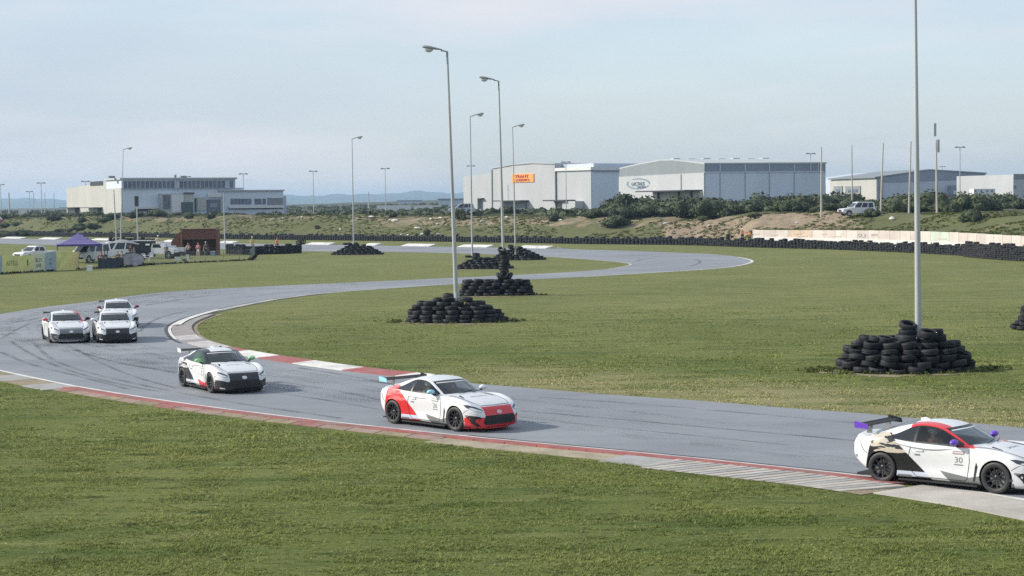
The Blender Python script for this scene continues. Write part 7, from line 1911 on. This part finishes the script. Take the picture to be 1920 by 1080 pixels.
# brick shelter
M_BR = mat('red_brick', (.17, .075, .058), .9, var=.25, scale=5); M_MORT = mat('mortar', (.12, .075, .062), .95, var=.1)
p = at(374, 479); r = thing('brick_shelter', 'open fronted red brick marshals shelter with a deep brick fascia', 'shelter', (p.x, p.y, 0), .04)
W2, D2, HT = 2.25, 2.2, 3.2
mb = MB(); mb.box(-W2, -W2+.22, 0, D2, 0, HT-.3); mb.build('side_wall', M_BR, r); mb = MB(); mb.box(W2-.22, W2, 0, D2, 0, HT-.1); mb.build('side_wall', M_BR, r)
mb = MB(); mb.box(-W2+.223, W2-.223, D2-.2, D2, 0, HT-.3); mb.build('back_wall', M_MORT, r)
mb = MB(); mb.box(-W2+.223, W2-.223, .03, .22, 1.95, HT-.02); fa_ = mb.build('fascia_wall', M_MORT, r)
rbk = random.Random(2); bm_ = MB()
for row in range(12):
    for k in range(20):
        x0 = -W2 + .23 + k*.2195 + (.11 if row % 2 else 0); x1 = min(x0+.205, W2-.225)
        if x1 - x0 > .04: bm_.box(x0, x1, .0 - rbk.uniform(0, .012), .028, 1.96+row*.1, 2.045+row*.1)
o = bm_.build('brickwork', M_BR, r); o['kind'] = 'stuff'
mb = MB(); mb.prism([(-W2-1.15, 0), (-W2-.05, 0), (-W2-.05, HT-.35), (-W2-.35, HT-.5), (-W2-1.15, 1.7)], .1, .32); mb.build('wing_wall', M_BR, r)
mb = MB(); mb.box(-W2-.0, -W2+.20, -.06, -.003, 0, HT); mb.build('corner_pier', mat('pale_brick', (.24, .13, .09), .9, var=.2, scale=4), r)
mb = MB(); mb.box(-W2-.1, W2+.1, -.12, D2+.1, HT-.017, HT+.07); mb.build('roof_slab', M_REDW, r)
# advertising boards
M_YB = mat('yellow_green_board', (.70, .68, .26), .7, var=.1, scale=1.2, dirt=(.28, .34, .16, .6)); M_YB2 = mat('yellow_board', (.75, .64, .26), .7, var=.1, scale=1.2, dirt=(.36, .34, .17, .5)); M_CB = mat('cream_board', (.62, .64, .45), .7, var=.08, scale=1.2); M_BB = mat('pale_blue_board', (.34, .42, .46), .7, var=.08, scale=1.2); M_GT = mat('green_print', (.10, .19, .10), .7)
r = thing('advertising_boards', 'row of yellow-green advertising boards fixed to the fence at the left edge', 'banner'); 
edges = [(-95, 478, 519, 0), (-45, 478, 517, 3), (4, 479, 514.5, 0), (42, 479.5, 512, 0), (62, 477.5, 509.5, 2), (84, 474.5, 510.5, 3), (106, 470.5, 508.5, 0), (127, 473, 505.5, 1), (148, 472, 504.5, None)]
BBM = [M_YB, M_YB2, M_CB, M_BB]
org = at(70, 509); r.location = org
for (x0, t0, b0, k), (x1, t1, b1, _) in zip(edges, edges[1:]):
    y0 = at(x0, b0 + .6).y; y1 = at(x1, b1 + .6).y
    y0 = at(x0, np.interp(x0, [-95, 148], [518, 505.2])).y; y1 = at(x1, np.interp(x1, [-95, 148], [518, 505.2])).y
    A_, B_ = RAY(x0+.3, b0, y0), RAY(x1-.3, b1, y1); C_, D_ = RAY(x1-.3, t1, y1), RAY(x0+.3, t0, y0)
    vs = [v - org for v in (A_, B_, C_, D_)]; A2 = [v + Vector((0, .04, 0)) for v in vs]
    mb = MB(); mb.add(vs + A2, [(0, 1, 2, 3), (4, 7, 6, 5), (0, 4, 5, 1), (1, 5, 6, 2), (2, 6, 7, 3), (3, 7, 4, 0)]); pn = mb.build('board', BBM[k], r)
    cx = (vs[0]+vs[1]+vs[2]+vs[3])/4; w_ = (vs[1]-vs[0]).length; ang = math.atan2((vs[1]-vs[0]).y, (vs[1]-vs[0]).x)
    def tx(s_, size, dz, m, sq=1.0, dx=0):
        o = text_mesh('lettering', s_, size, m, pn, .003, squash=sq); o.rotation_euler = (math.pi/2, 0, ang); o.location = cx + Vector((dx, -.025, dz))
    if x0 == 4: tx('ASTELL', .62, .12, M_GT, .8)
    elif x0 == 42: tx('I', .8, .1, M_GT, 2.4)
    elif x0 == 62: tx('BUY', .52, .25, M_DECALD, .95); tx('LIVE', .45, -.25, M_DECALD, .9)
    elif x0 == 84: tx('AA\nBB', .38, .05, mat('blue_print', (.18, .24, .33), .7), 1.0)
    elif x0 == 106: tx('co', .42, -.1, mat('blue_print', (.18, .24, .33), .7), 1.0, -.2)
# chain-link fence round the camp
M_WIRE = mat('fence_wire', (.20, .215, .21), .6)
fp = [(148, 505.5), (235, 501), (290, 496.5), (345, 493.5), (410, 491), (470, 488), (478, 480), (474, 474)]
FP = [at(*q) for q in fp]; org = FP[0]; r = thing('wire_fence', 'low chain link fence round the marshals camp', 'fence', org)
FPl = [q-org for q in FP]
for q in resample(FPl, 0, arclen(FPl)[-1], 2.6): mb = MB(); mb.tube([(q.x, q.y, 0), (q.x, q.y, 1.25)], .028, 5); mb.build('post', M_WIRE, r)
mb = MB()
for h in (.06, 1.18): mb.tube([Vector((q.x, q.y, h)) for q in resample(FPl, 0, arclen(FPl)[-1], 2.6)], .012, 4)
mb.build('line_wire', M_WIRE, r)
mb = MB(); Q = resample(FPl, 0, arclen(FPl)[-1], .16)
for i in range(0, len(Q)-8):
    for d in (1, -1):
        a = Q[i]; b = Q[i+7]; z0, z1 = (.06, 1.18) if d > 0 else (1.18, .06)
        mb.tube([(a.x, a.y, z0), (b.x, b.y, z1)], .0035, 3, caps=False)
o = mb.build('chain_link', M_WIRE, r, fix=False); o['kind'] = 'stuff'
# rank grass along the foot of the fence and boards
r_ = np.random.RandomState(33); Q = resample(FP, 0, arclen(FP)[-1], .12) + resample([at(-60, 517), at(148, 505.5)], 0, 11.5, .12)
X = np.array([q.x for q in Q]) + r_.normal(size=len(Q))*.12; Y = np.array([q.y for q in Q]) + r_.normal(size=len(Q))*.12
tag(lump_cloud('long_grass', X, Y, np.zeros(len(X)), r_.uniform(.1, .3, len(X)), .9, [M_BLADE], 34, 9), label='long grass along the fence foot', kind='stuff')
# red and white vehicle corner at the far left bank
p = GT(-2, 419, 300); r = thing('striped_marker_board', 'small red and white board at the left edge on the bank', 'sign', p, 0)
mb = MB(); mb.prism([(-1.3, 0), (1.1, 0), (.9, .9), (.1, 1.7), (-1.3, 1.8)], 0, .12); mb.build('board', mat('faded_red', (.30, .08, .08), .7), r); mb = MB(); mb.prism([(-.5, 1.2), (.1, 1.7), (.9, .9), (.6, .7)], -.02, -.003); mb.build('stripe', M_PLW, r)
# ------------------------------------------------------------------ drivers
def driver(car, suit, helm, label, side=-1):
    c = car.location; h = car.rotation_euler.z; R_ = Matrix.Rotation(h, 3, 'Z'); p = Vector(c) + R_ @ Vector((-.22, side*.36, .30))
    person(p.x, p.y, p.z, h + math.pi/2, label, suit, suit, pose='drive', sleeve='long', helmet=helm, s=.93)
driver(c1, (.62, .30, .20), (.55, .62, .64), 'driver with helmet at the wheel of the leading coupe with purple mirrors')
driver(c2, (.10, .12, .20), (.45, .50, .56), 'driver with grey helmet in the coupe with the red nose')
driver(c3, (.35, .60, .35), (.60, .62, .60), 'driver in the coupe with green mirrors')
